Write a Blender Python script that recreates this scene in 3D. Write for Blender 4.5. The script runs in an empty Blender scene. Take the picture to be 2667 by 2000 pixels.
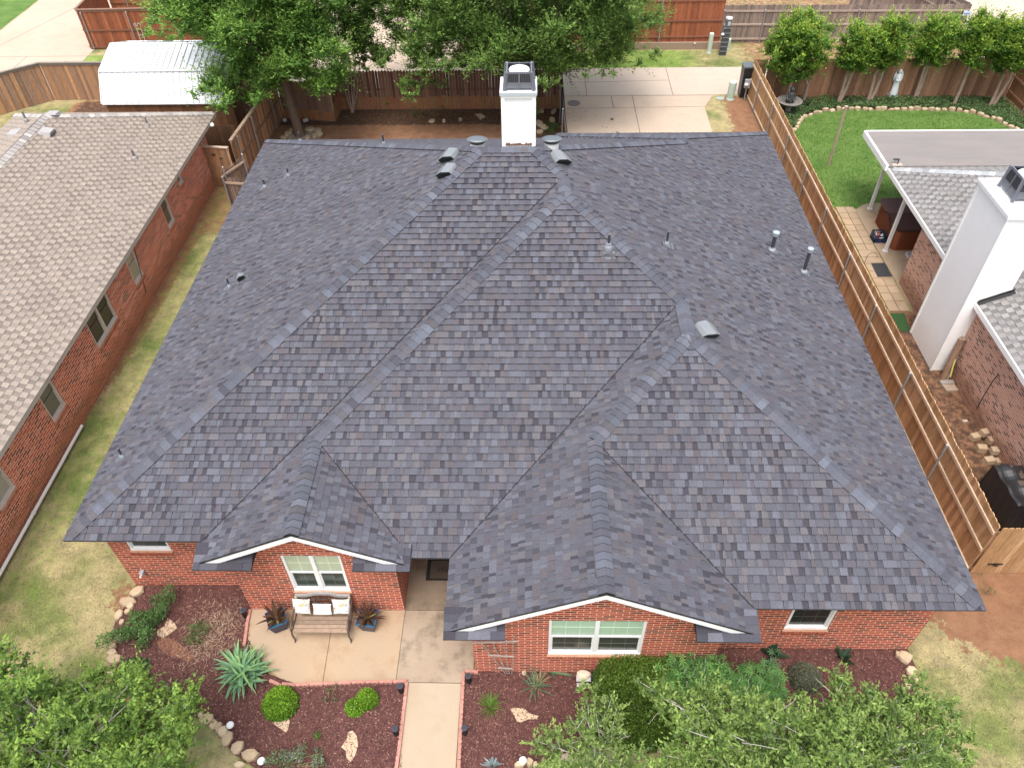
import bpy, math, random
import numpy as np
from mathutils import Vector, geometry
from mathutils.noise import noise as mnoise
random.seed(7); rng = np.random.default_rng(7)
scn = bpy.context.scene
# ---------------------------------------------------------------- camera
F = 1997.3953; PITCH = math.radians(44.9791); YAW = math.radians(-1.8667); ROLL = math.radians(-1.2555)
CAM = np.array([9.8613, -7.8123, 16.2641])
fwd = np.array([math.sin(YAW)*math.cos(PITCH), math.cos(YAW)*math.cos(PITCH), -math.sin(PITCH)])
rt0 = np.array([math.cos(YAW), -math.sin(YAW), 0.0]); up0 = np.cross(rt0, fwd)
RT = math.cos(ROLL)*rt0 + math.sin(ROLL)*up0; UP = -math.sin(ROLL)*rt0 + math.cos(ROLL)*up0
cd = bpy.data.cameras.new('camera'); cam = bpy.data.objects.new('camera', cd); scn.collection.objects.link(cam)
from mathutils import Matrix
M = Matrix(((RT[0], UP[0], -fwd[0], CAM[0]), (RT[1], UP[1], -fwd[1], CAM[1]), (RT[2], UP[2], -fwd[2], CAM[2]), (0, 0, 0, 1)))
cam.matrix_world = M
cd.sensor_width = 36.0; cd.lens = 36.0*F/2667.0; cd.clip_end = 2000; cd.clip_start = 0.1
scn.camera = cam
# ---------------------------------------------------------------- sky, sun, exposure
SUN_EL = math.radians(70); SUN_AZ = math.radians(190)      # 180 = south, behind the camera
w = bpy.data.worlds.new("World"); scn.world = w; w.use_nodes = True
nt = w.node_tree; bg = nt.nodes['Background']
sky = nt.nodes.new('ShaderNodeTexSky'); sky.sky_type = 'NISHITA'; sky.sun_disc = False
sky.sun_elevation = SUN_EL; sky.sun_rotation = SUN_AZ; sky.air_density = 1.0; sky.dust_density = 4.0; sky.ozone_density = 1.0
hs = nt.nodes.new('ShaderNodeHueSaturation'); hs.inputs['Saturation'].default_value = 0.45
nt.links.new(sky.outputs[0], hs.inputs['Color']); nt.links.new(hs.outputs[0], bg.inputs[0]); bg.inputs[1].default_value = 0.15
sl = bpy.data.lights.new('sun', 'SUN'); sl.energy = 1.05; sl.angle = math.radians(26); sl.color = (1.0, 0.955, 0.89)
so = bpy.data.objects.new('sun', sl); scn.collection.objects.link(so)
sd = Vector((math.sin(SUN_AZ)*math.cos(SUN_EL), math.cos(SUN_AZ)*math.cos(SUN_EL), math.sin(SUN_EL)))
so.rotation_euler = sd.to_track_quat('Z', 'Y').to_euler()
scn.view_settings.view_transform = 'Standard'; scn.view_settings.look = 'None'
scn.view_settings.exposure = 1.15; scn.view_settings.gamma = 1.0
scn.render.engine = 'CYCLES'
# ---------------------------------------------------------------- pixel -> point (photo pixels 2667x2000)
def ray(u, v): return fwd*F + RT*(u-1333.5) - UP*(v-1000)
def gp(u, v, z=0.0):
    d = ray(u, v); t = (z-CAM[2])/d[2]; return CAM + t*d
def gy(u, v, y):
    d = ray(u, v); t = (y-CAM[1])/d[1]; return CAM + t*d
def gx(u, v, x):
    d = ray(u, v); t = (x-CAM[0])/d[0]; return CAM + t*d
def gpl(u, v, pl):
    a, b, c = pl; d = ray(u, v); t = (a*CAM[0]+b*CAM[1]+c-CAM[2])/(d[2]-a*d[0]-b*d[1]); return CAM + t*d
def projn(P):
    d = np.asarray(P) - CAM; z = d@fwd
    return 1333.5 + F*(d@RT)/z, 1000 - F*(d@UP)/z
def cz(x0, y0, zx, zy, s=700/2212): return (x0+zx*s, y0+zy*s)
K00 = (0, 0); K0a = (0, 475); K0b = (0, 975); K0c = (0, 1475)
K6a = (650, 0); K6c = (650, 975); K6d = (650, 1475); K13 = (1300, 0); K13b = (1300, 475); K13c = (1300, 975); K13d = (1300, 1475)
K19 = (1967, 0); K19b = (1967, 475); K19c = (1967, 975); K19d = (1967, 1475)
def pz(K, zx, zy): return cz(K[0], K[1], zx, zy)
def gz(K, zx, zy, z=0.0): return gp(*pz(K, zx, zy), z)
# ---------------------------------------------------------------- objects
C = scn.collection
def tag(o, label=None, cat=None, group=None, kind=None):
    if label: o['label'] = label
    if cat: o['category'] = cat
    if group: o['group'] = group
    if kind: o['kind'] = kind
    return o
def thing(name, label, cat, loc=(0, 0, 0), group=None, rz=0.0):
    o = bpy.data.objects.new(name, None); C.objects.link(o); o.location = loc; o.rotation_euler = (0, 0, rz); o.empty_display_size = .1
    return tag(o, label, cat, group)
def copy_tree(o, parent=None):
    c = o.copy(); C.objects.link(c); c.parent = parent
    for ch in o.children: copy_tree(ch, c)
    return c
ORD = ['first', 'second', 'third', 'fourth', 'fifth', 'sixth', 'seventh', 'eighth', 'ninth', 'tenth', 'eleventh', 'twelfth', 'thirteenth', 'fourteenth', 'fifteenth', 'sixteenth', 'seventeenth', 'eighteenth', 'nineteenth', 'twentieth']
TENS = {2: 'twenty', 3: 'thirty', 4: 'forty', 5: 'fifty', 6: 'sixty'}
def nth(i):
    if i < 20: return ORD[i]
    n = i+1; t, r = divmod(n, 10)
    return (TENS[t][:-1]+'ieth') if r == 0 else TENS[t]+'-'+ORD[r-1]
class MB:
    def __init__(s): s.v = []; s.f = []; s.c = []; s.u = []; s.m = []
    def face(s, pts, col=(1, 1, 1), uv=None, m=0):
        i = len(s.v); s.v.extend([tuple(map(float, q)) for q in pts]); s.f.append(tuple(range(i, i+len(pts)))); s.c.append(col); s.u.append(uv); s.m.append(m)
    def quadbox(s, P, col=(1, 1, 1), m=0):
        # P: 8 points, bottom 4 (ccw) then top 4
        for q in ((3, 2, 1, 0), (4, 5, 6, 7), (0, 1, 5, 4), (1, 2, 6, 5), (2, 3, 7, 6), (3, 0, 4, 7)):
            s.face([P[k] for k in q], col, None, m)
    def box(s, c, d, rz=0.0, col=(1, 1, 1), m=0, tp=(1, 1)):
        cx, cy, c0 = c; a, b, h = d[0]/2, d[1]/2, d[2]
        cs, sn = math.cos(rz), math.sin(rz); P = []
        for z, k in ((c0, (1, 1)), (c0+h, tp)):
            for x, y in ((-a, -b), (a, -b), (a, b), (-a, b)):
                x *= k[0]; y *= k[1]; P.append((cx+x*cs-y*sn, cy+x*sn+y*cs, z))
        s.quadbox(P, col, m)
    def bar(s, p, q, w, h, col=(1, 1, 1), m=0, up=(0, 0, 1)):
        p = Vector(p); q = Vector(q); t = (q-p).normalized(); sd = t.cross(Vector(up))
        if sd.length < 1e-4: sd = t.cross(Vector((0, 1, 0)))
        sd.normalize(); u = sd.cross(t).normalized(); sd = sd*(w/2); u = u*(h/2)
        P = [p-sd-u, p+sd-u, p+sd+u, p-sd+u, q-sd-u, q+sd-u, q+sd+u, q-sd+u]
        for k in ((0, 1, 2, 3), (7, 6, 5, 4), (1, 0, 4, 5), (2, 1, 5, 6), (3, 2, 6, 7), (0, 3, 7, 4)): s.face([P[i] for i in k], col, None, m)
    def tube(s, path, rad, n=8, col=(1, 1, 1), m=0, cap=True):
        path = [Vector(p) for p in path]; rad = rad if isinstance(rad, (list, tuple)) else [rad]*len(path)
        rings = []; ref = Vector((0.31, 0.17, 0.93))
        for i, p in enumerate(path):
            t = (path[min(i+1, len(path)-1)]-path[max(i-1, 0)]).normalized()
            a = t.cross(ref)
            if a.length < .05: a = t.cross(Vector((1, 0, 0)))
            a.normalize(); b = t.cross(a)
            i0 = len(s.v)
            for k in range(n):
                an = 2*math.pi*k/n; s.v.append(tuple(p+(a*math.cos(an)+b*math.sin(an))*rad[i]))
            rings.append(i0)
        for i in range(len(rings)-1):
            for k in range(n):
                k2 = (k+1) % n
                s.f.append((rings[i]+k, rings[i+1]+k, rings[i+1]+k2, rings[i]+k2)); s.c.append(col); s.u.append(None); s.m.append(m)
        if cap:
            s.f.append(tuple(rings[0]+k for k in range(n))); s.c.append(col); s.u.append(None); s.m.append(m)
            s.f.append(tuple(rings[-1]+k for k in reversed(range(n)))); s.c.append(col); s.u.append(None); s.m.append(m)
    def lathe(s, c, prof, n=16, col=(1, 1, 1), m=0, sx=1.0, sy=1.0, wob=0.0):
        i0 = len(s.v)
        for r, z in prof:
            for k in range(n):
                an = 2*math.pi*k/n; rr = r*(1+wob*math.sin(3*an+z*9))
                s.v.append((c[0]+rr*sx*math.cos(an), c[1]+rr*sy*math.sin(an), c[2]+z))
        for i in range(len(prof)-1):
            for k in range(n):
                k2 = (k+1) % n; a = i0+i*n
                s.f.append((a+k, a+k2, a+n+k2, a+n+k)); s.c.append(col); s.u.append(None); s.m.append(m)
        s.f.append(tuple(i0+k for k in reversed(range(n)))); s.c.append(col); s.u.append(None); s.m.append(m)
        s.f.append(tuple(i0+(len(prof)-1)*n+k for k in range(n))); s.c.append(col); s.u.append(None); s.m.append(m)
    def prism(s, poly, z0, z1, col=(1, 1, 1), m=0, ctop=None):
        n = len(poly)
        s.face([(x, y, z1) for x, y in poly], ctop or col, None, m)
        s.face([(x, y, z0) for x, y in reversed(poly)], col, None, m)
        for i in range(n):
            a, b = poly[i], poly[(i+1) % n]; s.face([(a[0], a[1], z0), (b[0], b[1], z0), (b[0], b[1], z1), (a[0], a[1], z1)], col, None, m)
    def build(s, name, mats, parent=None, smooth=False, local=None):
        me = bpy.data.meshes.new(name); vs = s.v
        if local is not None: vs = [(a-local[0], b-local[1], c_-local[2]) for a, b, c_ in vs]
        me.from_pydata(vs, [], s.f)
        if not isinstance(mats, (list, tuple)): mats = [mats]
        for m in mats: me.materials.append(m)
        ln = np.array([len(f) for f in s.f]); cols = np.ones((len(s.f), 4), np.float32); cols[:, :3] = np.array([c[:3] for c in s.c], np.float32)
        at = me.color_attributes.new('Col', 'FLOAT_COLOR', 'CORNER'); at.data.foreach_set('color', np.repeat(cols, ln, axis=0).ravel())
        if any(u is not None for u in s.u):
            uvl = me.uv_layers.new(name='UVMap'); arr = []
            for f, u in zip(s.f, s.u): arr.extend([c for q in (u if u is not None else [(0, 0)]*len(f)) for c in q])
            uvl.data.foreach_set('uv', np.array(arr, np.float32))
        if max(s.m) > 0: me.polygons.foreach_set('material_index', np.array(s.m, np.int32))
        if smooth: me.polygons.foreach_set('use_smooth', np.ones(len(s.f), bool))
        me.validate(); me.update()
        o = bpy.data.objects.new(name, me); C.objects.link(o)
        if parent: o.parent = parent
        return o
def winding_up(poly):
    a = sum(poly[i][0]*poly[(i+1) % len(poly)][1]-poly[(i+1) % len(poly)][0]*poly[i][1] for i in range(len(poly)))
    return list(poly) if a > 0 else list(reversed(poly))
# ---------------------------------------------------------------- materials
def _new(name):
    m = bpy.data.materials.new(name); m.use_nodes = True; n = m.node_tree; b = n.nodes['Principled BSDF']; return m, n, b
def _noise(n, scale, detail=4, rough=.6, vec=None, stretch=None, coord='Object'):
    t = n.nodes.new('ShaderNodeTexNoise'); t.inputs['Scale'].default_value = scale; t.inputs['Detail'].default_value = detail; t.inputs['Roughness'].default_value = rough
    if vec is None:
        tc = n.nodes.new('ShaderNodeTexCoord'); vec = tc.outputs[coord]
    if stretch:
        mp = n.nodes.new('ShaderNodeMapping'); mp.inputs['Scale'].default_value = stretch; n.links.new(vec, mp.inputs[0]); vec = mp.outputs[0]
    n.links.new(vec, t.inputs['Vector']); return t
def _ramp(n, fac, p0, c0, p1, c1):
    r = n.nodes.new('ShaderNodeValToRGB'); e = r.color_ramp.elements; e[0].position = p0; e[1].position = p1
    e[0].color = (*c0, 1) if len(c0) == 3 else c0; e[1].color = (*c1, 1) if len(c1) == 3 else c1; n.links.new(fac, r.inputs[0]); return r
def _mix(n, fac, a, b, mode='MIX'):
    x = n.nodes.new('ShaderNodeMix'); x.data_type = 'RGBA'; x.blend_type = mode
    for k, v_ in ((0, fac), (6, a), (7, b)):
        if hasattr(v_, 'links'): n.links.new(v_, x.inputs[k])
        else: x.inputs[k].default_value = v_ if k == 0 else (*v_, 1)
    return x.outputs[2]
def _bump(n, b, h, st, dist=.01):
    bp = n.nodes.new('ShaderNodeBump'); bp.inputs['Strength'].default_value = st; bp.inputs['Distance'].default_value = dist
    n.links.new(h, bp.inputs['Height']); n.links.new(bp.outputs[0], b.inputs['Normal'])
def pm(name, c1, c2=None, scale=3, rough=.8, fine=60, fine_amt=.15, bump=.3, metal=0, spec=None, stretch=None, lo=.35, hi=.65):
    m, n, b = _new(name); c2 = c2 or tuple(x*.8 for x in c1)
    t = _noise(n, scale, 6, .65, stretch=stretch); r = _ramp(n, t.outputs[0], lo, c1, hi, c2)
    f = _noise(n, fine, 3, .7); fr = _ramp(n, f.outputs[0], .3, (1-fine_amt,)*3, .7, (1+fine_amt*.6,)*3)
    col = _mix(n, 1.0, r.outputs[0], fr.outputs[0], 'MULTIPLY'); n.links.new(col, b.inputs['Base Color'])
    b.inputs['Roughness'].default_value = rough; b.inputs['Metallic'].default_value = metal
    if bump: _bump(n, b, f.outputs[0], bump)
    return m
def am(name, rough=.85, scale=8, amt=.25, fine=120, fine_amt=.2, bump=.3, stretch=None, transl=0.0, tint=(1, 1, 1), dirt=None, metal=0, spec=.5):
    # colour comes from each piece's own 'Col' attribute, varied by noise
    m, n, b = _new(name); a = n.nodes.new('ShaderNodeAttribute'); a.attribute_name = 'Col'
    t = _noise(n, scale, 5, .6, stretch=stretch); r = _ramp(n, t.outputs[0], .25, (1-amt,)*3, .75, (1+amt,)*3)
    col = _mix(n, 1.0, a.outputs[0], r.outputs[0], 'MULTIPLY')
    if fine_amt:
        f = _noise(n, fine, 2, .8); fr = _ramp(n, f.outputs[0], .25, (1-fine_amt,)*3, .75, (1+fine_amt,)*3)
        col = _mix(n, 1.0, col, fr.outputs[0], 'MULTIPLY')
        if bump: _bump(n, b, f.outputs[0], bump)
    n.links.new(col, b.inputs['Base Color']); b.inputs['Roughness'].default_value = rough; b.inputs['Metallic'].default_value = metal
    b.inputs['Specular IOR Level'].default_value = spec
    if transl:
        tr = n.nodes.new('ShaderNodeBsdfTranslucent'); n.links.new(col, tr.inputs[0]); mx = n.nodes.new('ShaderNodeMixShader'); mx.inputs[0].default_value = transl
        n.links.new(b.outputs[0], mx.inputs[1]); n.links.new(tr.outputs[0], mx.inputs[2]); n.links.new(mx.outputs[0], n.nodes['Material Output'].inputs[0])
    return m
def brick(name, c1, c2, mortar, light, bw=.254, bh=.079, ms=.0125, smear=.5, dark=(.12, .03, .02), dirt=None):
    m, n, b = _new(name); tc = n.nodes.new('ShaderNodeTexCoord')
    t = n.nodes.new('ShaderNodeTexBrick'); n.links.new(tc.outputs['UV'], t.inputs[0])
    for k, v_ in (('Scale', 1.0), ('Mortar Size', ms), ('Mortar Smooth', .35), ('Bias', -.1), ('Brick Width', bw), ('Row Height', bh)): t.inputs[k].default_value = v_
    t.inputs['Color1'].default_value = (*c1, 1); t.inputs['Color2'].default_value = (*c2, 1); t.inputs['Mortar'].default_value = (*mortar, 1)
    # a second brick lattice (same cells) decides which bricks are dark or washed with lime
    t2 = n.nodes.new('ShaderNodeTexBrick'); n.links.new(tc.outputs['UV'], t2.inputs[0])
    for k, v_ in (('Scale', 1.0), ('Mortar Size', 0.0), ('Bias', 0.0), ('Brick Width', bw), ('Row Height', bh)): t2.inputs[k].default_value = v_
    t2.inputs['Color1'].default_value = (0, 0, 0, 1); t2.inputs['Color2'].default_value = (1, 1, 1, 1)
    dk = _ramp(n, t2.outputs['Color'], .66, (0, 0, 0), .80, (1, 1, 1))
    lt = _ramp(n, t2.outputs['Color'], .10, (1, 1, 1), .20, (0, 0, 0))
    ns = _noise(n, 9, 5, .7, vec=tc.outputs['UV'], stretch=(1, 2.4, 1)); nr = _ramp(n, ns.outputs[0], .5, (0, 0, 0), .72, (1, 1, 1))
    ns2 = _noise(n, 28, 3, .7, vec=tc.outputs['UV']); nr2 = _ramp(n, ns2.outputs[0], .4, (0, 0, 0), .7, (1, 1, 1))
    inv = n.nodes.new('ShaderNodeMath'); inv.operation = 'SUBTRACT'; inv.inputs[0].default_value = 1; n.links.new(t.outputs['Fac'], inv.inputs[1])
    def mul(a, c):
        x = n.nodes.new('ShaderNodeMath'); x.operation = 'MULTIPLY'; n.links.new(a, x.inputs[0])
        if hasattr(c, 'links'): n.links.new(c, x.inputs[1])
        else: x.inputs[1].default_value = c
        return x.outputs[0]
    col = _mix(n, mul(mul(dk.outputs[0], inv.outputs[0]), .75), t.outputs['Color'], dark)
    col = _mix(n, mul(mul(lt.outputs[0], nr2.outputs[0]), smear), col, light)
    col = _mix(n, mul(nr.outputs[0], smear*.55), col, light)
    f = _noise(n, 90, 2, .7, vec=tc.outputs['UV']); fr = _ramp(n, f.outputs[0], .25, (.75,)*3, .75, (1.2,)*3)
    col = _mix(n, 1.0, col, fr.outputs[0], 'MULTIPLY')
    if dirt:
        sp = n.nodes.new('ShaderNodeSeparateXYZ'); n.links.new(tc.outputs['Object'], sp.inputs[0])
        dn = _noise(n, 2.2, 4, .6); ad = n.nodes.new('ShaderNodeMath'); ad.operation = 'MULTIPLY_ADD'; n.links.new(dn.outputs[0], ad.inputs[0]); ad.inputs[1].default_value = -.8; n.links.new(sp.outputs[2], ad.inputs[2])
        dr = _ramp(n, ad.outputs[0], .0, (1, 1, 1), .35, (0, 0, 0)); col = _mix(n, mul(dr.outputs[0], .6), col, dirt)
    n.links.new(col, b.inputs['Base Color']); b.inputs['Roughness'].default_value = .9
    hm = n.nodes.new('ShaderNodeMath'); hm.operation = 'MULTIPLY_ADD'; n.links.new(inv.outputs[0], hm.inputs[0]); hm.inputs[1].default_value = 1.0; n.links.new(mul(f.outputs[0], .3), hm.inputs[2])
    _bump(n, b, hm.outputs[0], .6, .008); return m
MAT = {}
MAT['shingle'] = am('asphalt_shingle', .95, 1.4, .07, 48, .30, .3, spec=.25)
MAT['brick'] = brick('red_brick', (.42, .050, .020), (.27, .028, .013), (.72, .46, .33), (.56, .26, .16), ms=.0115, smear=.32, dark=(.11, .016, .011))
MAT['brick_left'] = brick('red_brick_rough', (.56, .10, .042), (.36, .048, .022), (.74, .46, .33), (.72, .42, .31), smear=1.0, ms=.014, dirt=(.30, .12, .05), dark=(.11, .020, .016))
MAT['brick_pink'] = brick('pink_brick', (.58, .30, .21), (.46, .21, .145), (.64, .46, .36), (.66, .48, .38), bw=.2, bh=.07, smear=.6, dirt=(.20, .09, .045), dark=(.09, .04, .03))
MAT['sill'] = am('brick_sill', .9, 14, .25, 120, .2)
MAT['white'] = pm('white_paint', (.90, .89, .87), (.87, .86, .84), 2, .5, 40, .03, .05)
MAT['whitetrim'] = pm('white_vinyl', (.84, .84, .84), (.80, .80, .80), 3, .35, 60, .02, 0)
MAT['tanfascia'] = pm('tan_paint', (.50, .46, .40), (.42, .38, .33), 4, .6, 50, .08, .1)
MAT['black'] = pm('black_plastic', (.012, .012, .014), (.02, .02, .023), 6, .45, 50, .2, .1)
MAT['darkedge'] = pm('drip_edge', (.012, .012, .013), None, 6, .7)
MAT['wood'] = am('weathered_wood', .85, 5, .38, 60, .18, .4, stretch=(9, 9, .8))
MAT['woodh'] = am('rail_wood', .85, 6, .25, 60, .15, .3, stretch=(1.5, 1.5, 6))
MAT['galv'] = pm('galvanised_steel', (.30, .30, .31), (.20, .20, .21), 8, .45, 50, .1, .1, metal=.5)
MAT['concrete'] = None
def concrete(name, c1, c2, stain, sc=.5, st=.35, wet=None):
    m, n, b = _new(name); t = _noise(n, sc, 6, .6); r = _ramp(n, t.outputs[0], .35, c1, .65, c2)
    s_ = _noise(n, 1.6, 7, .72); sr = _ramp(n, s_.outputs[0], .50, (0, 0, 0), .74, (st,)*3)
    col = _mix(n, sr.outputs[0], r.outputs[0], stain)
    a = n.nodes.new('ShaderNodeAttribute'); a.attribute_name = 'Col'; col = _mix(n, 1.0, col, a.outputs[0], 'MULTIPLY')
    f = _noise(n, 70, 3, .8); fr = _ramp(n, f.outputs[0], .3, (.9,)*3, .7, (1.07,)*3); col = _mix(n, 1.0, col, fr.outputs[0], 'MULTIPLY')
    n.links.new(col, b.inputs['Base Color']); b.inputs['Roughness'].default_value = .88; _bump(n, b, f.outputs[0], .15); return m
MAT['patio'] = concrete('tan_concrete', (.42, .30, .195), (.38, .29, .20), (.27, .15, .08), .45, .6)
MAT['porch'] = concrete('stained_concrete', (.38, .30, .22), (.32, .24, .17), (.10, .08, .055), .9, .95)
MAT['porchdark'] = concrete('porch_concrete', (.27, .205, .145), (.22, .16, .11), (.06, .05, .038), 1.4, .9)  # porch shade painted into the darker base tones, along with real stains
MAT['path'] = concrete('path_concrete', (.42, .335, .245), (.39, .305, .215), (.34, .22, .13), .6, .4)
MAT['drive'] = concrete('driveway_concrete', (.50, .395, .305), (.46, .36, .275), (.36, .23, .145), .35, .3)
MAT['alley'] = concrete('alley_concrete', (.50, .415, .335), (.46, .38, .31), (.36, .26, .20), .35, .3)
def ground_mat():
    m, n, b = _new('lawn_and_dirt'); tc = n.nodes.new('ShaderNodeTexCoord')
    big = _noise(n, .55, 5, .6); mid = _noise(n, 3.0, 6, .7); fi = _noise(n, 26, 4, .85)
    g = _ramp(n, big.outputs[0], .44, (.355, .305, .165), .60, (.165, .195, .062))
    md = _ramp(n, mid.outputs[0], .3, (.62, .62, .62), .72, (1.38, 1.33, 1.25)); g2 = _mix(n, 1.0, g.outputs[0], md.outputs[0], 'MULTIPLY')
    fr = _ramp(n, fi.outputs[0], .3, (.60, .60, .57), .72, (1.40, 1.38, 1.32)); g3 = _mix(n, 1.0, g2, fr.outputs[0], 'MULTIPLY')
    d = _ramp(n, mid.outputs[0], .3, (.19, .090, .046), .7, (.31, .165, .092)); d2 = _mix(n, .6, d.outputs[0], fr.outputs[0], 'MULTIPLY')
    a = n.nodes.new('ShaderNodeAttribute'); a.attribute_name = 'Col'; sp = n.nodes.new('ShaderNodeSeparateColor'); n.links.new(a.outputs[0], sp.inputs[0])
    dn = _noise(n, 4.5, 6, .75); ad = n.nodes.new('ShaderNodeMath'); ad.operation = 'MULTIPLY_ADD'; n.links.new(dn.outputs[0], ad.inputs[0]); ad.inputs[1].default_value = 1.2; n.links.new(sp.outputs[0], ad.inputs[2])
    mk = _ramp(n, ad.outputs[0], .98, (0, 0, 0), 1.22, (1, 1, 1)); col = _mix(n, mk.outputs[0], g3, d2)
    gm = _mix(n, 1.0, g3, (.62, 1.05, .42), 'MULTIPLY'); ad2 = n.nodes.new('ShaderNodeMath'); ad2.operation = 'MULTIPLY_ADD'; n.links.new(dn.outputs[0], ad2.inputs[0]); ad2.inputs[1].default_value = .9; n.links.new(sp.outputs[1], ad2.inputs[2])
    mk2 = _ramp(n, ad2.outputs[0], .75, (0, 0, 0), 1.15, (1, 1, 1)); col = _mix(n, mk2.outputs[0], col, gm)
    # dark leaf mould / wet earth
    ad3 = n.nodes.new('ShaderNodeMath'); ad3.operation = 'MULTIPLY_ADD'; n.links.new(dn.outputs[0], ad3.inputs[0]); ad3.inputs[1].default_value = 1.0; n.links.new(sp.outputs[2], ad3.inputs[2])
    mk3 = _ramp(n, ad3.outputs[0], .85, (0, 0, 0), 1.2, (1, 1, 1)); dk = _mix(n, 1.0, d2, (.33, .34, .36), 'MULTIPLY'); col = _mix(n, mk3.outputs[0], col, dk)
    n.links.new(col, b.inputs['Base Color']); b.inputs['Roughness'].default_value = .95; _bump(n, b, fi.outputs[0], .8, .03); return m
MAT['ground'] = ground_mat()
MAT['lawn'] = pm('green_lawn', (.065, .145, .018), (.125, .205, .038), 1.3, .95, 22, .35, .6)
MAT['mulch'] = pm('red_mulch', (.078, .029, .026), (.140, .056, .046), 9, .95, 34, .55, 1.0)
MAT['chips'] = am('mulch_chips', .9, 30, .2, 80, .1, 0)
MAT['stone'] = am('limestone', .9, 5, .18, 45, .22, .6)
MAT['leaf'] = am('leaves', .55, 1.2, .10, 40, .0, 0, transl=.40, spec=.4)
MAT['bark'] = am('bark', .9, 9, .3, 60, .25, .6, stretch=(3, 3, .6))
MAT['paint'] = am('painted_metal', .4, 3, .05, 30, .04, 0)
MAT['cloth'] = am('cloth', .9, 20, .06, 90, .08, .2)
MAT['glass'] = None
def glassy(name, col, rough=.08, coat=.6):
    m, n, b = _new(name); a = n.nodes.new('ShaderNodeAttribute'); a.attribute_name = 'Col'
    n.links.new(_mix(n, 1.0, a.outputs[0], col, 'MULTIPLY'), b.inputs['Base Color']); b.inputs['Roughness'].default_value = rough; b.inputs['Specular IOR Level'].default_value = coat; return m
MAT['glass'] = glassy('window_glass', (1, 1, 1), .12, .35)
MAT['glaze'] = glassy('glazed_ceramic', (1, 1, 1), .22, .3)
MAT['metalroof'] = pm('white_metal_roof', (.83, .84, .85), (.78, .79, .80), 1.5, .35, 30, .03, 0)
MAT['flatroof'] = pm('roll_roofing', (.235, .205, .19), (.20, .185, .178), .8, .9, 90, .2, .2, stretch=(.6, 3, 1))
MAT['gravel'] = pm('pale_gravel', (.42, .33, .26), (.30, .22, .16), 12, .95, 30, .5, .8)
# ================================================================ GROUND AND PAVING
def sst(a, b, x):
    t = min(1, max(0, (x-a)/(b-a))); return t*t*(3-2*t)
def boxw(x, y, x0, x1, y0, y1, s=.35): return sst(x0-s, x0+s, x)*(1-sst(x1-s, x1+s, x))*sst(y0-s, y0+s, y)*(1-sst(y1-s, y1+s, y))
def blob(x, y, cx, cy, rx, ry): return math.exp(-(((x-cx)/rx)**2+((y-cy)/ry)**2))
def gw(x, y):
    d = boxw(x, y, -1.7, 11.4, 17, 26.8, .2)*1.0
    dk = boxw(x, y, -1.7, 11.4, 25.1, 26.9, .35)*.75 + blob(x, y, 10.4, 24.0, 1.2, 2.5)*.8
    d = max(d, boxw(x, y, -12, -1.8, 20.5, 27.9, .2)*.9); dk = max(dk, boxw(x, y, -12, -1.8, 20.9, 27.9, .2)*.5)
    d = max(d, (1-sst(-2.75, -2.35, x))*(x > -3.5)*(.25+.75*sst(6, 14, y))*boxw(x, y, -4, 0, -1, 20, .3))
    d = max(d, boxw(x, y, -3, 0, 16.5, 20, 1.2)*.95)
    d = max(d, boxw(x, y, 18.3, 20.5, 1.2, 24, .2))
    d = max(d, blob(x, y, 21.4, 1.0, 2.3, 1.15)*1.15); d = max(d, boxw(x, y, 20.0, 26, .2, 2.2, .5)*.75)
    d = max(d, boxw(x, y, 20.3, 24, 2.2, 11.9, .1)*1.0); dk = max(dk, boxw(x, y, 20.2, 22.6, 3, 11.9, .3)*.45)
    if x > 17.9 and 23 < y < 28: d = max(d, sst(18.3, 19.6, x)*.8)
    if y > 31: d = max(d, sst(19.6, 21.5, x)*.42); 
    if y > 34: d = max(d, .45*blob(x, y, 26, 35.6, 6, 1.3)); d = max(d, .12)
    d = max(d, .60*blob(x, y, 1.9, -.9, .55, 1.6), .50*blob(x, y, .9, -1.5, .7, .6), .70*blob(x, y, .25, 1.3, .35, .7))
    d = max(d, .35*blob(x, y, 4.0, -3.1, .6, .5))
    g = 0
    if 31 < y < 33.6 and x < 20: g = .55*sst(21, 17, x)
    if x < 3 and y < 1.5: g = max(g, .30*blob(x, y, -1.2, .3, .9, 1.2), .35*blob(x, y, 4.0, -3.6, 1.0, .6), .25*blob(x, y, -.2, .2, .6, .5))
    if -3 < x < 1 and y > 1: g = max(g, .36*(1-sst(-1.9, -1.1, x)))
    if x > 17 and y < 0.5: g = max(g, .22*blob(x, y, 18.9, -1.9, 1.0, 1.2))
    return d, g, dk
def grid_ground():
    xs = np.concatenate([[-160, -90, -60, -40], np.arange(-30, 46, .4), [60, 90, 160]]); ys = np.concatenate([[-90, -50, -25, -12], np.arange(-8, 48, .4), [60, 90, 160, 260]])
    nx, ny = len(xs), len(ys); V = [(float(x), float(y), 0.0) for y in ys for x in xs]
    Fc = [(j*nx+i, j*nx+i+1, (j+1)*nx+i+1, (j+1)*nx+i) for j in range(ny-1) for i in range(nx-1)]
    me = bpy.data.meshes.new('ground'); me.from_pydata(V, [], Fc); me.materials.append(MAT['ground'])
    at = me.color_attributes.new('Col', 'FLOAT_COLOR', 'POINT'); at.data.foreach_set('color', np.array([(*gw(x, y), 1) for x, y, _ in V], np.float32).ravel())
    o = bpy.data.objects.new('ground', me); C.objects.link(o); return tag(o, kind='structure')
grid_ground()
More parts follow.
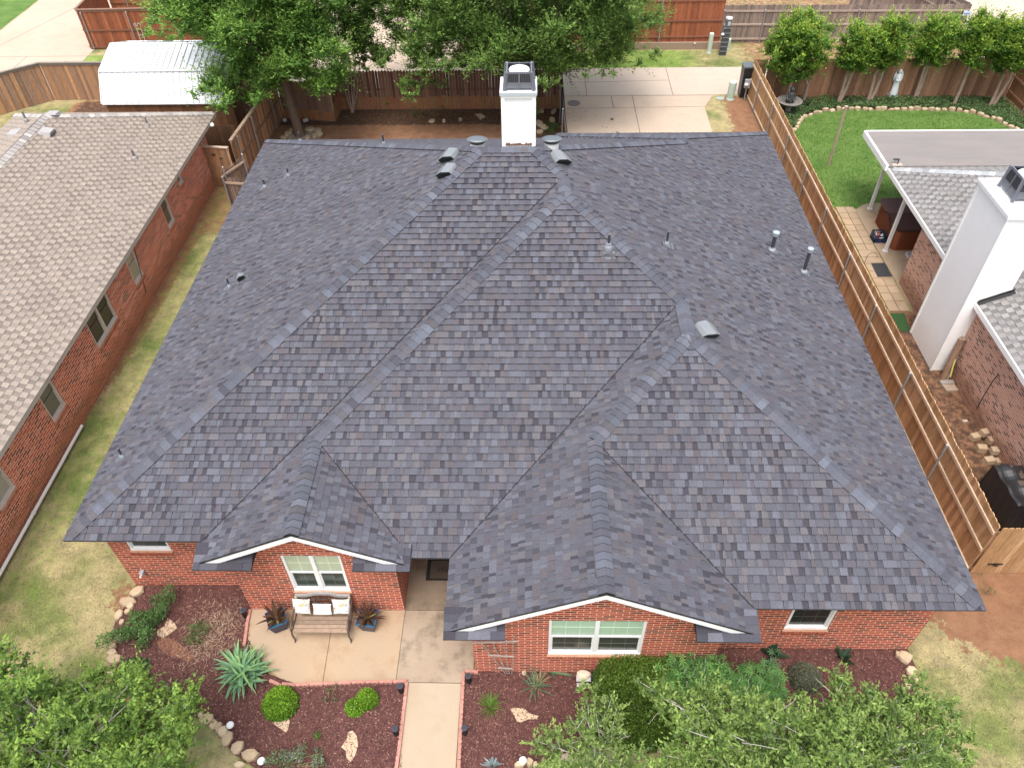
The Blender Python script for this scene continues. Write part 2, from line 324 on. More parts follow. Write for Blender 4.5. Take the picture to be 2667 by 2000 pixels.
def sheet(name, poly, z, m, joints=(), jw=.02, thick=None, col=(1, 1, 1)):
    b = MB(); poly = winding_up([(p[0], p[1]) for p in poly])
    if thick: b.prism(poly, z-thick, z, col)
    else: b.face([(x, y, z) for x, y in poly], col)
    for a, c in joints:
        a = Vector((a[0], a[1])); c = Vector((c[0], c[1])); t = (c-a).normalized(); nn = Vector((-t.y, t.x))*jw/2
        b.face([(*(a-nn), z+.003), (*(c-nn), z+.003), (*(c+nn), z+.003), (*(a+nn), z+.003)], (.22, .17, .13))
    return tag(b.build(name, m), kind='structure')
# --- rear alley and driveways
sheet('alley', [(-60, 27.95), (60, 27.95), (60, 31.1), (-60, 31.1)], .012, MAT['alley'],
      [(gz(K13, 705, 640), gz(K13, 722, 800)), (gz(K13, 1370, 560), gz(K13, 1430, 785)), ((9.5, 29.5), (13.0, 29.45)), ((13, 29.45), (16.6, 29.6)), ((-20, 28.6), (-13.5, 28.6)), ((25.2, 28), (25.3, 31.1))], .025)
sheet('driveway', [(11.42, 18.3), (17.93, 18.3), (17.93, 24.16), (17.98, 26.66), (18.58, 27.93), (11.42, 27.93)], .016, MAT['drive'],
      [((11.45, 26.6), (17.98, 26.7)), (gz(K13, 1095, 795), gz(K13, 1160, 1100)), (gz(K13, 920, 797), gz(K13, 942, 890)), ((11.45, 27.9), (18.5, 27.9))], .025)
sheet('west_driveway', [(-20.4, 31.12), (-13.8, 31.12), (-13.8, 60), (-20.4, 60)], .010, MAT['drive'], [((-20.4, 33.2), (-13.8, 33.2)), ((-19.8, 33.2), (-16.2, 45)), ((-17.1, 31.1), (-17.1, 33.2))], .025)
sheet('west_lawn', [(-20.5, 31.1), (-20.5, 60), (-60, 60), (-60, 31.1)], .006, MAT['lawn'])
sheet('north_driveway', [(-1.5, 31.12), (7.7, 31.12), (7.7, 38.3), (-1.5, 38.3)], .009, MAT['drive'])
sheet('far_pavement', [(-13.3, 38.4), (7, 38.4), (7, 60), (-13.3, 60)], .008, MAT['drive'])
sheet('east_driveway', [(32.6, 31.12), (60, 31.12), (60, 60), (33.6, 60)], .010, MAT['alley'], [((33, 35.4), (60, 35.2))])
# --- neighbour's back lawn, patio slab and strip
lawnp = [(21.45, 24.3), (22.28, 25.55), (23.32, 26.14), (24.36, 26.31), (25.75, 26.17), (27.41, 26.2), (29.03, 26.11), (29.83, 25.92), (30.61, 25.31), (31.06, 24.49), (31.5, 23.9), (31.9, 17), (23.4, 17), (22.4, 17.97), (20.35, 17.97), (20.35, 22.2)]
sheet('back_lawn', lawnp, .010, MAT['lawn'])
slab = [(22.42, 11.4), (32, 11.4), (32, 18.6)] + [(23.3+1.0*math.cos(a), 17.6+.75*math.sin(a)) for a in np.linspace(math.pi/2, math.pi*1.03, 9)] + [(22.32, 15.0)]
sheet('patio_slab', slab, .03, MAT['patio'])
# paving stones laid in the narrow side yard
b = MB(); rr = random.Random(3); y = 11.8
while y < 17.9:
    h = .52 if y < 12.2 else .41
    xs = [21.62, 21.97, 22.3] if not (13.3 < y < 15) else [21.62, 22.3]
    for x0, x1 in zip(xs[:-1], xs[1:]):
        k = rr.uniform(.9, 1.08); b.box(((x0+x1)/2-.02, y+h/2, .012), (x1-x0-.02, h-.02, .03+rr.uniform(0, .006)), 0, (k*.98, k*.96, k*.93))
    y += h
tag(b.build('paving', MAT['patio']), kind='structure')
# --- front: mulch beds, porch, patio, walk
LB = [(354, 1526), (340, 1560), (305, 1610), (296, 1640), (300, 1690), (285, 1745), (300, 1790), (380, 1830), (470, 1850), (535, 1880), (575, 1915), (605, 1960), (665, 2000), (700, 2060), (1044, 2060), (1056, 1790), (1066, 1772), (770, 1782), (700, 1755), (655, 1700), (650, 1640), (656, 1588), (625, 1523)]
RB = [(1190, 2060), (1199, 1800), (1206, 1757), (1245, 1742), (1855, 1738), (1855, 1690), (2362, 1690), (2385, 1740), (2395, 1800), (2405, 1860), (2330, 1930), (2150, 1955), (1900, 1955), (1730, 1935), (1650, 1925), (1450, 1970), (1340, 2010), (1335, 2060)]
def poly_g(P): return [tuple(gp(u, v)[:2]) for u, v in P]
LBp, RBp = poly_g(LB), poly_g(RB)
sheet('west_mulch_bed', LBp, .030, MAT['mulch']); sheet('east_mulch_bed', RBp, .030, MAT['mulch'])
pat = [gz(K6d, *q)[:2] for q in ((25, 352), (0, 480), (-10, 600), (50, 700), (150, 850), (240, 920), (380, 968), (600, 962), (900, 950), (1312, 945), (1742, 955), (1750, 880), (1845, 868))]
PX0, PX1 = 6.9734, 8.6886       # entry passage between the two gable walls
# patio left of the walk joint
jx = gz(K6d, 1280, 380)[0]
yw = 1.0
patio = [(3.40, yw), *[tuple(q) for q in pat[1:9]], (gz(K6d, 1205, 945)[0], gz(K6d, 1205, 945)[1]), (jx, yw)]
sheet('patio', patio, .045, MAT['patio'], [(gz(K6d, 672, 550), gz(K6d, 605, 960)), (gz(K6d, 690, 380), gz(K6d, 672, 550))], .012, thick=.05)
a0 = gz(K6d, 1205, 945)
sheet('entry_slab', [(jx+.012, yw), (a0[0]+.012, a0[1]), tuple(gz(K6d, 1312, 957)[:2]), tuple(gz(K6d, 1742, 962)[:2]), tuple(gz(K6d, 1750, 880)[:2]), (PX1-.05, tuple(gz(K6d, 1845, 868))[1]), (PX1-.05, yw)], .047, MAT['porch'], (), thick=.05)
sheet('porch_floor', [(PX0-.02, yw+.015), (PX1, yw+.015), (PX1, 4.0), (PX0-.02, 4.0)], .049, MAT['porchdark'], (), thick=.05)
w0 = gz(K6d, 1312, 962); w1 = gz(K6d, 1742, 968)
sheet('walk', [(w0[0], w0[1]), (w1[0], w1[1]), (w1[0]+.0, -5.2), (w0[0], -5.2)], .043, MAT['path'], (), thick=.05)
# --- mulch chips, gravel, grass tufts: nobody could count them
def in_poly(x, y, P):
    c = False; n = len(P); j = n-1
    for i in range(n):
        if (P[i][1] > y) != (P[j][1] > y) and x < (P[j][0]-P[i][0])*(y-P[i][1])/(P[j][1]-P[i][1])+P[i][0]: c = not c
        j = i
    return c
def scatter(poly, n, seed):
    r = random.Random(seed); xs = [p[0] for p in poly]; ys = [p[1] for p in poly]; out = []
    while len(out) < n:
        x, y = r.uniform(min(xs), max(xs)), r.uniform(min(ys), max(ys))
        if in_poly(x, y, poly): out.append((x, y))
    return np.array(out)
def quads(name, P, D, S, L, W, cols, m, fold=.25, kind=None, parent=None, label=None, cat=None, group=None):
    """many small leaf-shaped quads: P centre, D axis, S side (unit), L length, W width"""
    n = len(P); N = np.cross(D, S); L = np.broadcast_to(np.asarray(L, float).reshape(-1, 1), (n, 1)); W = np.broadcast_to(np.asarray(W, float).reshape(-1, 1), (n, 1))
    V = np.empty((n, 4, 3)); V[:, 0] = P-D*L*.5; V[:, 1] = P+S*W*.5+N*W*fold-D*L*.05; V[:, 2] = P+D*L*.5; V[:, 3] = P-S*W*.5+N*W*fold-D*L*.05
    me = bpy.data.meshes.new(name); me.vertices.add(4*n); me.vertices.foreach_set('co', V.astype(np.float32).ravel())
    me.loops.add(4*n); me.loops.foreach_set('vertex_index', np.arange(4*n, dtype=np.int32)); me.polygons.add(n)
    me.polygons.foreach_set('loop_start', np.arange(0, 4*n, 4, dtype=np.int32)); me.polygons.foreach_set('loop_total', np.full(n, 4, np.int32))
    c = np.ones((n, 4), np.float32); c[:, :3] = cols; at = me.color_attributes.new('Col', 'FLOAT_COLOR', 'POINT'); at.data.foreach_set('color', np.repeat(c, 4, axis=0).ravel())
    me.materials.append(m); me.update(calc_edges=True); o = bpy.data.objects.new(name, me); C.objects.link(o)
    if parent: o.parent = parent
    return tag(o, label, cat, group, kind)
def unit(a): return a/np.maximum(np.linalg.norm(a, axis=1, keepdims=True), 1e-9)
def pick(pal, n, r, var=.15):
    pal = np.array(pal); return pal[r.integers(0, len(pal), n)]*r.uniform(1-var, 1+var, (n, 1))
def chips(name, poly, n, z, seed, pal, label, L=(.02, .07), W=(.008, .022), cat='mulch'):
    r = np.random.default_rng(seed); xy = scatter(poly, n, seed); P = np.column_stack([xy, z+r.uniform(.004, .035, n)])
    a = r.uniform(0, 2*math.pi, n); D = np.column_stack([np.cos(a), np.sin(a), r.uniform(-.35, .35, n)]); D = unit(D); S = unit(np.cross(np.array([[0, 0, 1.]]), D)+r.normal(0, .25, (n, 3)))
    quads(name, P, D, S, r.uniform(*L, n), r.uniform(*W, n), pick(pal, n, r, .3), MAT['chips'], .1, kind='stuff', label=label, cat=cat)
MP = [(.11, .038, .034), (.15, .055, .046), (.055, .020, .019), (.21, .09, .07), (.30, .18, .14), (.07, .026, .024), (.20, .10, .08), (.06, .02, .02)]
chips('mulch', LBp, 16000, .03, 11, MP, 'red shredded mulch covering the bed left of the front walk')
chips('mulch', RBp, 17000, .03, 12, MP, 'red shredded mulch covering the bed right of the front walk')
# dry straw and litter in the left bed and yards
def litter(name, cx, cy, rx, ry, n, seed, pal, label, L=(.05, .2), W=(.004, .01), z=.04, cat='litter'):
    r = np.random.default_rng(seed); P = np.column_stack([r.normal(cx, rx, n), r.normal(cy, ry, n), z+r.uniform(0, .06, n)])
    a = r.uniform(0, 2*math.pi, n); D = unit(np.column_stack([np.cos(a), np.sin(a), r.uniform(-.3, .3, n)])); S = unit(np.cross(D, np.array([[0.1, 0, 1.]])))
    quads(name, P, D, S, r.uniform(*L, n), r.uniform(*W, n), pick(pal, n, r, .25), MAT['chips'], .1, kind='stuff', label=label, cat=cat)
q = gz(K0c, 1750, 560); litter('straw', q[0], q[1], .35, .45, 900, 21, [(.42, .30, .20), (.5, .38, .27), (.3, .2, .13)], 'dry grey straw scattered over the mulch near the patio')
litter('leaf_litter', 5.0, 25.9, 3.2, .45, 3000, 22, [(.20, .10, .05), (.28, .16, .08), (.12, .06, .03)], 'brown leaf litter under the back fence', (.03, .09), (.02, .05), .01)
# grass tufts
def turf(name, poly, n, seed, pal, label, L=(.03, .07), test=None):
    r = np.random.default_rng(seed); xy = scatter(poly, n, seed)
    if test is not None: xy = np.array([q for q in xy if r.random() < test(q[0], q[1])])
    n = len(xy); a = r.uniform(0, 2*math.pi, n); tl = r.uniform(.3, 1.0, n)
    D = unit(np.column_stack([np.cos(a)*tl, np.sin(a)*tl, r.uniform(.35, 1, n)])); S = unit(np.cross(D, np.array([[0., .1, 1.]]))); ll = r.uniform(*L, n)
    P = np.column_stack([xy, .008+ll*.35]); quads(name, P, D, S, ll, ll*.22, pick(pal, n, r, .3), MAT['leaf'], .0, kind='stuff', label=label, cat='grass')
GP = [(.30, .26, .12), (.19, .20, .07), (.38, .33, .18), (.16, .19, .06), (.44, .38, .22)]
def nodirt(x, y):
    d, g, k = gw(x, y); return max(0, 1-1.6*max(d, k))*(.45+.55*(mnoise(Vector((x*1.1, y*1.1, 0)))+.5))
turf('grass', [(-2.98, -4.5), (2.2, -4.5), (2.0, -1.0), (.5, 1.6), (.4, 1.7), (-.6, 19), (-2.98, 19)], 26000, 31, GP, 'patchy half-dry lawn between the brick houses and at the left of the front yard', test=nodirt)
turf('grass', [(18.3, .2), (26, .2), (26, -5), (15, -5), (18, -2.5)], 20000, 32, GP, 'tan and green lawn at the right front corner', test=nodirt)
turf('grass', [(2.2, -4.6), (7.0, -4.6), (5.4, -3.2), (3.6, -2.9), (2.2, -2.4)], 7000, 33, GP+[(.10, .15, .04)]*2, 'greener lawn below the stone border left of the walk')
turf('grass', [(8, 31.15), (20.2, 31.15), (20.2, 33.2), (8, 33.2)], 9000, 34, [(.10, .16, .04), (.15, .2, .06), (.25, .22, .1)], 'green verge between the alley and the low curb wall', test=nodirt)
turf('grass', lawnp, 30000, 35, [(.06, .14, .02), (.09, .18, .03), (.12, .21, .04), (.16, .22, .06)], 'dense green lawn of the neighbouring back yard', L=(.05, .1))
# ================================================================ SHINGLED ROOFS
ROOFCOL = [(0.086, 0.086, 0.103), (0.086, 0.086, 0.103), (0.089, 0.091, 0.108), (0.081, 0.080, 0.096), (0.098, 0.099, 0.119), (0.089, 0.081, 0.096), (0.093, 0.083, 0.091), (0.108, 0.110, 0.133), (0.112, 0.105, 0.115)]
DARKC = [(0.049, 0.046, 0.057), (0.057, 0.057, 0.069), (0.067, 0.066, 0.082), (0.076, 0.076, 0.090)]
def clip(poly, a, b, c):
    out = []; n = len(poly)
    for i in range(n):
        p, q = poly[i], poly[(i+1) % n]; dp = a*p[0]+b*p[1]-c; dq = a*q[0]+b*q[1]-c
        if dp >= 0: out.append(p)
        if (dp >= 0) != (dq >= 0):
            t = dp/(dp-dq); out.append((p[0]+t*(q[0]-p[0]), p[1]+t*(q[1]-p[1])))
    return out
def shingle_face(b, P3, up2, ex, seed, pal, dark, wr=(.065, .17), lift=.030, base=(.03, .03, .034), tooth=.009, edge=(.014, .014, .016), regular=False):
    """cover one roof plane with courses of laminated shingles; up2 = horizontal direction that climbs the roof"""
    r = random.Random(seed); P3 = [Vector(p) for p in P3]
    nrm = Vector((0, 0, 0))
    for i in range(len(P3)): nrm += (P3[i]-P3[0]).cross(P3[(i+1) % len(P3)]-P3[0])
    nrm.normalize()
    if nrm.z < 0: nrm = -nrm
    up2 = Vector((up2[0], up2[1], 0)).normalized(); v = (up2 - nrm*up2.dot(nrm)).normalized(); u = v.cross(nrm).normalized(); o = P3[0]
    poly = [((p-o).dot(u), (p-o).dot(v)) for p in P3]
    tris = geometry.tessellate_polygon([[Vector((x, y, 0)) for x, y in poly]])
    T = []
    for t in tris:
        q = [poly[i] for i in t]; ar = (q[1][0]-q[0][0])*(q[2][1]-q[0][1])-(q[2][0]-q[0][0])*(q[1][1]-q[0][1])
        if abs(ar) < 1e-6: continue
        if ar < 0: q.reverse()
        T.append((q, min(k[0] for k in q), max(k[0] for k in q), min(k[1] for k in q), max(k[1] for k in q)))
    b.face(P3 if (P3[1]-P3[0]).cross(P3[2]-P3[0]).dot(nrm) > 0 else list(reversed(P3)), base)
    vmin = min(p[1] for p in poly); vmax = max(p[1] for p in poly); umin = min(p[0] for p in poly); umax = max(p[0] for p in poly)
    nrow = int(math.ceil((vmax-vmin)/ex)); zone = 0
    for k in range(nrow):
        v0 = vmin+k*ex+ (r.uniform(-.004, .004) if k else 0); v1 = vmin+(k+1)*ex+.006; x = umin-(r.uniform(0, .4) if not regular else .6+(k % 2)*.15+(k % 4 > 1)*.04); up_ = r.random() < .5 if not regular else True; runc = None
        while x < umax:
            wd = r.uniform(*wr)
            if not up_: wd *= .85
            if regular: wd = .165 if up_ else .135
            if up_ and not regular and r.random() < .22: wd *= 1.7
            u0, u1 = x, x+wd; x = u1
            col = r.choice(pal) if up_ or (not regular and r.random() < .5) else r.choice(dark)
            kk = r.uniform(.95, 1.05); col = tuple(c*kk for c in col); th = tooth if up_ else 0.0
            tpr = r.uniform(-.012, .012) if up_ else 0
            up_ = not up_
            if u1 < umin: continue
            for q, a0_, a1_, b0_, b1_ in T:
                if u1 < a0_ or u0 > a1_ or v1 < b0_ or v0 > b1_: continue
                c = clip([(u0, v0), (u1, v0), (u1-tpr, v1), (u0+tpr, v1)], 0, 1, -1e9)
                for i in range(3):
                    p, s = q[i], q[(i+1) % 3]; na, nb = -(s[1]-p[1]), s[0]-p[0]; c = clip(c, na, nb, na*p[0]+nb*p[1])
                    if len(c) < 3: break
                if len(c) < 3: continue
                H = lambda vv: lift*(1-(vv-v0)/(v1-v0))*.9+.002+th
                b.face([o+u*a+v*bb+nrm*H(bb) for a, bb in c], col)
                for i in range(len(c)):
                    p, s = c[i], c[(i+1) % len(c)]
                    if abs(p[1]-v0) < 1e-5 and abs(s[1]-v0) < 1e-5:
                        b.face([o+u*p[0]+v*p[1], o+u*s[0]+v*s[1], o+u*s[0]+v*s[1]+nrm*H(v0), o+u*p[0]+v*p[1]+nrm*H(v0)], edge)
                    elif th and abs(p[0]-s[0]) < .02 and abs(p[1]-s[1]) > .03 and (abs(p[0]-u0) < .016 or abs(p[0]-u1) < .016):
                        b.face([o+u*p[0]+v*p[1], o+u*s[0]+v*s[1], o+u*s[0]+v*s[1]+nrm*H(s[1]), o+u*p[0]+v*p[1]+nrm*H(p[1])], edge)
    return u, v, nrm
def caps(b, p0, p1, n1, n2, pal, seed, ex=.165, w=.155, edge=(.018, .018, .020), lift=.040):
    """overlapping ridge / hip cap shingles climbing from p0 (low) to p1 (high)"""
    r = random.Random(seed); p0 = Vector(p0); p1 = Vector(p1); t = (p1-p0); L = t.length; t.normalize(); n1 = Vector(n1); n2 = Vector(n2)
    d = []
    for nn in (n1, n2):
        q = t.cross(nn).normalized()
        if q.z > 0: q = -q
        d.append(q)
    up = (n1+n2).normalized(); k = 0; s = 0.0
    s = .16 if abs(p0.z-2.6) < .02 else 0.0
    while s < L:
        e = min(s+ex+.01, L); col = r.choice(pal); kk = r.uniform(.85, 1.12)*(.93 if r.random() < .5 else 1.05); col = tuple(c*kk for c in col)
        h0, h1 = lift+.012, lift-.002; A0 = p0+t*s+up*(h0+.010); A1 = p0+t*e+up*(h1+.010)
        for dd, nn in ((d[0], n1), (d[1], n2)):
            m0 = p0+t*s+dd*w*.35+nn*(h0+.003); m1 = p0+t*e+dd*w*.35+nn*(h1+.003)
            B0 = p0+t*s+dd*w+nn*(h0-.006); B1 = p0+t*e+dd*w+nn*(h1-.006); F0 = p0+t*s+dd*w+nn*.002; F1 = p0+t*e+dd*w+nn*.002
            b.face([A0, A1, m1, m0], col); b.face([m0, m1, B1, B0], col); b.face([B0, B1, F1, F0], edge)
            b.face([A0, m0, B0, F0, p0+t*s+up*.002], edge)
        s += ex
def norm_of(a, b_, c): # z = a x + b y + c
    return Vector((-a, -b_, 1)).normalized()
# ================================================================ THE MAIN HOUSE
G = {'XE': 18.6551, 'YA': 1.1519, 'YB': 0.785, 'YC': -0.2967, 'XB': 2.9704, 'XC': 8.227, 'YN': 18.6561, 'YD': 19.0198, 'XD': 10.8399, 'XG1': 7.4294, 'XG2': 14.2067, 'YG1': 0.4696, 'YG2': -0.9863, 'YR1': 0.5923, 'YR2': -0.8522}
SL = dict(W=.4798, A=.46, E=.4755, B=.4813, C=.4941, BW=.4888, CW=.4949, G1=.4921, G2=.4969, N=.486, D=.4824, DW=.488)
ZE = 2.6; WX = .442; YW1 = 1.6264; YW3 = .1612; WG1 = 1.002; WG2 = -.4291; XW1 = 3.399; XW1E = 6.9734; XW2 = 8.6886; XW2E = 13.7486; XWE = 18.1954
PLD = {'W': (1, 0, 0), 'E': (-1, 0, G['XE']), 'BW': (1, 0, -G['XB']), 'CW': (1, 0, -G['XC']), 'G1': (-1, 0, G['XG1']), 'G2': (-1, 0, G['XG2']), 'A': (0, 1, -G['YA']), 'B': (0, 1, -G['YB']), 'C': (0, 1, -G['YC']), 'N': (0, -1, G['YN']), 'D': (0, -1, G['YD']), 'DW': (1, 0, -G['XD'])}
PL = {k: (SL[k]*a, SL[k]*b_, SL[k]*c+ZE) for k, (a, b_, c) in PLD.items()}
def I3(*k): return tuple(np.linalg.solve(np.array([[PL[q][0], PL[q][1], -1] for q in k]), [-PL[q][2] for q in k]))
def rdg(k1, k2, y):
    a1, b1, c1 = PL[k1]; a2, b2, c2 = PL[k2]; x = ((c2-c1)+(b2-b1)*y)/(a1-a2); return (x, y, a1*x+b1*y+c1)
def NN(k): return norm_of(*PL[k])
P4, P5, P6, P7 = I3('W', 'A', 'N'), I3('E', 'A', 'N'), I3('BW', 'B', 'E'), I3('BW', 'A', 'E')
P8, P9, P10, P12 = I3('CW', 'B', 'E'), I3('CW', 'C', 'E'), I3('CW', 'C', 'G2'), I3('BW', 'B', 'G1')
PQ, P23 = I3('DW', 'E', 'N'), I3('DW', 'D', 'E'); R1, R2 = rdg('BW', 'G1', G['YR1']), rdg('CW', 'G2', G['YR2'])
e = lambda x, y: (x, y, ZE)
g = G
FACES = [('W', [e(0, g['YA']), P4, e(0, g['YN'])]), ('N', [e(0, g['YN']), e(g['XD'], g['YN']), PQ, P5, P4]), ('DW', [e(g['XD'], g['YN']), e(g['XD'], g['YD']), P23, PQ]),
         ('D', [e(g['XD'], g['YD']), e(g['XE'], g['YD']), P23]), ('E', [e(g['XE'], g['YC']), e(g['XE'], g['YD']), P23, PQ, P5, P7, P6, P8, P9]),
         ('A', [e(0, g['YA']), e(g['XB'], g['YA']), P7, P5, P4]), ('BW', [e(g['XB'], g['YR1']), R1, P12, P6, P7, e(g['XB'], g['YA'])]),
         ('G1', [e(g['XG1'], g['YR1']), R1, P12, e(g['XG1'], g['YB'])]), ('B', [e(g['XG1'], g['YB']), e(g['XC'], g['YB']), P8, P6, P12]),
         ('CW', [e(g['XC'], g['YR2']), R2, P10, P9, P8, e(g['XC'], g['YB'])]), ('G2', [e(g['XG2'], g['YR2']), R2, P10, e(g['XG2'], g['YC'])]),
         ('C', [e(g['XG2'], g['YC']), e(g['XE'], g['YC']), P9, P10])]
house = thing('brick_house', 'large red brick house in the middle under the dark grey hip and gable shingle roof', 'house', (9, 9, 0))
HL = (9, 9, 0)
def up_of(k): a, b_, c = PL[k]; return (a, b_)
b = MB()
for i, (k, P) in enumerate(FACES): shingle_face(b, P, up_of(k), .158, 100+i, ROOFCOL, DARKC, **(dict(tooth=.004, lift=.014, edge=(.03, .03, .034)) if k in ('W', 'E', 'BW', 'CW', 'G1', 'G2') else {}))
# eave returns at the foot of both gables
RETX = {}
for nm, yg, ywl, xa, xb, sa in (('1', g['YG1'], WG1, g['XB'], g['XG1'], 501), ('2', g['YG2'], WG2, g['XC'], g['XG2'], 502)):
    yf = yg; rise = .40*(ywl-yf)
    if nm == '1': xi = gp(653, 1487, ZE)[0]; xj = gp(917, 1487, ZE)[0]
    else: xi = gp(*pz(K13d, 48, 600), ZE)[0]; xj = gp(*pz(K13d, 1630, 625), ZE)[0]
    for x0, x1, sd_ in ((xa, xi, 1), (xj, xb, 2)):
        shingle_face(b, [(x0, yf, ZE-.004), (x1, yf, ZE-.004), (x1, ywl, ZE-.004+rise), (x0, ywl, ZE-.004+rise)], (0, 1), .158, sa+sd_, DARKC+[(.12, .12, .145)], DARKC, wr=(.25, .5), lift=.008)  # dark palette paints in the shade under the rake
        dk = (.03, .03, .034)
        b.face([(x0, yf, ZE-.03), (x1, yf, ZE-.03), (x1, yf, ZE), (x0, yf, ZE)], dk)
        for xx, fl in ((x0, 0), (x1, 1)):
            q = [(xx, yf, ZE-.03), (xx, yf, ZE), (xx, ywl, ZE+rise), (xx, ywl, ZE-.03)]; b.face(q if fl else q[::-1], dk)
        b.face([(x0, yf, ZE-.03), (x0, ywl, ZE-.03), (x1, ywl, ZE-.03), (x1, yf, ZE-.03)], (.5, .48, .46))
# eave edges (drip edge) and soffit
OUT = [(0, g['YA']), (g['XB'], g['YA']), (g['XB'], g['YG1']), (XW1+.5, g['YG1']), (XW1+.5, WG1+.05), (XW1E-.5, WG1+.05), (XW1E-.5, g['YG1']), (g['XG1'], g['YG1']), (g['XG1'], g['YB']), (g['XC'], g['YB']), (g['XC'], g['YG2']), (XW2+.5, g['YG2']), (XW2+.5, WG2+.05), (XW2E-.5, WG2+.05), (XW2E-.5, g['YG2']), (g['XG2'], g['YG2']), (g['XG2'], g['YC']), (g['XE'], g['YC']), (g['XE'], g['YD']), (g['XD'], g['YD']), (g['XD'], g['YN']), (0, g['YN'])]
for i in range(len(OUT)):
    p, q = OUT[i], OUT[(i+1) % len(OUT)]
    if p[1] in (WG1+.05, WG2+.05) or q[1] in (WG1+.05, WG2+.05) or (p[1] == q[1] and p[1] in (g['YG1'], g['YG2'])): continue
    b.face([(p[0], p[1], ZE-.03), (q[0], q[1], ZE-.03), (q[0], q[1], ZE+.004), (p[0], p[1], ZE+.004)], (.028, .028, .032))
b.face([(x, y, ZE-.031) for x, y in reversed([(0, g['YA']), (g['XB'], g['YA']), (XW1, WG1+.05), (XW1E, WG1+.05), (g['XG1'], g['YB']), (g['XC'], g['YB']), (XW2, WG2+.05), (XW2E, WG2+.05), (g['XG2'], g['YC']), (g['XE'], g['YC']), (g['XE'], g['YD']), (g['XD'], g['YD']), (g['XD'], g['YN']), (0, g['YN'])])], (.5, .48, .46))
# valleys: the thin dark cut line
def valley(b, p, q, na, nb, w=.008, h=.037):
    p = Vector(p); q = Vector(q); t = (q-p).normalized(); s = t.cross(Vector((0, 0, 1))).normalized()*w; z = Vector((0, 0, h))
    b.face([p-s+z, p+s+z, q+s+z, q-s+z], (.022, .022, .026))
for p, q in ((e(g['XB'], g['YA']), P7), (e(g['XG1'], g['YB']), P12), (e(g['XC'], g['YB']), P8), (e(g['XG2'], g['YC']), P10), (e(g['XD'], g['YN']), PQ)): valley(b, p, q, 0, 0)
roof = b.build('roof', MAT['shingle'], house, local=HL)
CAPC = [(0.094, 0.098, 0.120), (0.099, 0.105, 0.130), (0.090, 0.092, 0.113), (0.105, 0.112, 0.137), (0.094, 0.093, 0.113), (0.098, 0.092, 0.103), (0.077, 0.078, 0.097), (0.116, 0.123, 0.148)]
b = MB(); hips = [(e(0, g['YA']), P4, 'W', 'A'), (e(0, g['YN']), P4, 'W', 'N'), (P4, P5, 'A', 'N'), (PQ, P5, 'E', 'N'), (P7, P5, 'A', 'E'), (P7, P6, 'BW', 'E'), (P12, P6, 'BW', 'B'), (R1, P12, 'BW', 'G1'), (P8, P6, 'B', 'E'), (P8, P9, 'CW', 'E'), (P10, P9, 'CW', 'C'), (R2, P10, 'CW', 'G2'), (e(g['XE'], g['YC']), P9, 'C', 'E'), (P23, PQ, 'DW', 'E'), (e(g['XE'], g['YD']), P23, 'E', 'D'), (e(g['XD'], g['YD']), P23, 'D', 'DW')]
for i, (p, q, k1, k2) in enumerate(hips): caps(b, p, q, NN(k1), NN(k2), CAPC, 300+i, ex=.170)
b.build('ridge_caps', MAT['shingle'], roof, local=HL)
# rake boards
for ka, kb, yr, ywl, xa, xb, R in (('BW', 'G1', g['YR1'], WG1, g['XB'], g['XG1'], R1), ('CW', 'G2', g['YR2'], WG2, g['XC'], g['XG2'], R2)):
    b = MB()
    for k, x0, sg in ((ka, xa, 1), (kb, xb, -1)):
        a, b_, c = PL[k]; Z = lambda x: a*x+b_*yr+c; x1 = R[0]; xs = x0+sg*.34
        # black drip edge, then the white board a little behind it
        q = [(x0, yr-.004, Z(x0)-.035), (x1, yr-.004, Z(x1)-.035), (x1, yr-.004, Z(x1)+.012), (x0, yr-.004, Z(x0)+.012)]
        b.face(q if sg > 0 else q[::-1], (.01, .01, .01), None, 1)
        q = [(xs-sg*.2, yr+.012, Z(xs-sg*.2)-.04), (xs, yr+.012, Z(xs)-.205), (x1, yr+.012, Z(x1)-.205), (x1, yr+.012, Z(x1)-.032)]
        b.face(q if sg > 0 else q[::-1], (1, 1, 1), None, 0)
        q = [(xs, yr+.012, Z(xs)-.205), (xs, ywl, Z(xs)-.19), (x1, ywl, Z(x1)-.19), (x1, yr+.012, Z(x1)-.205)]
        b.face(q if sg > 0 else q[::-1], (1, 1, 1), None, 0)
    b.build('rake_board', [MAT['white'], MAT['darkedge']], roof, local=HL)
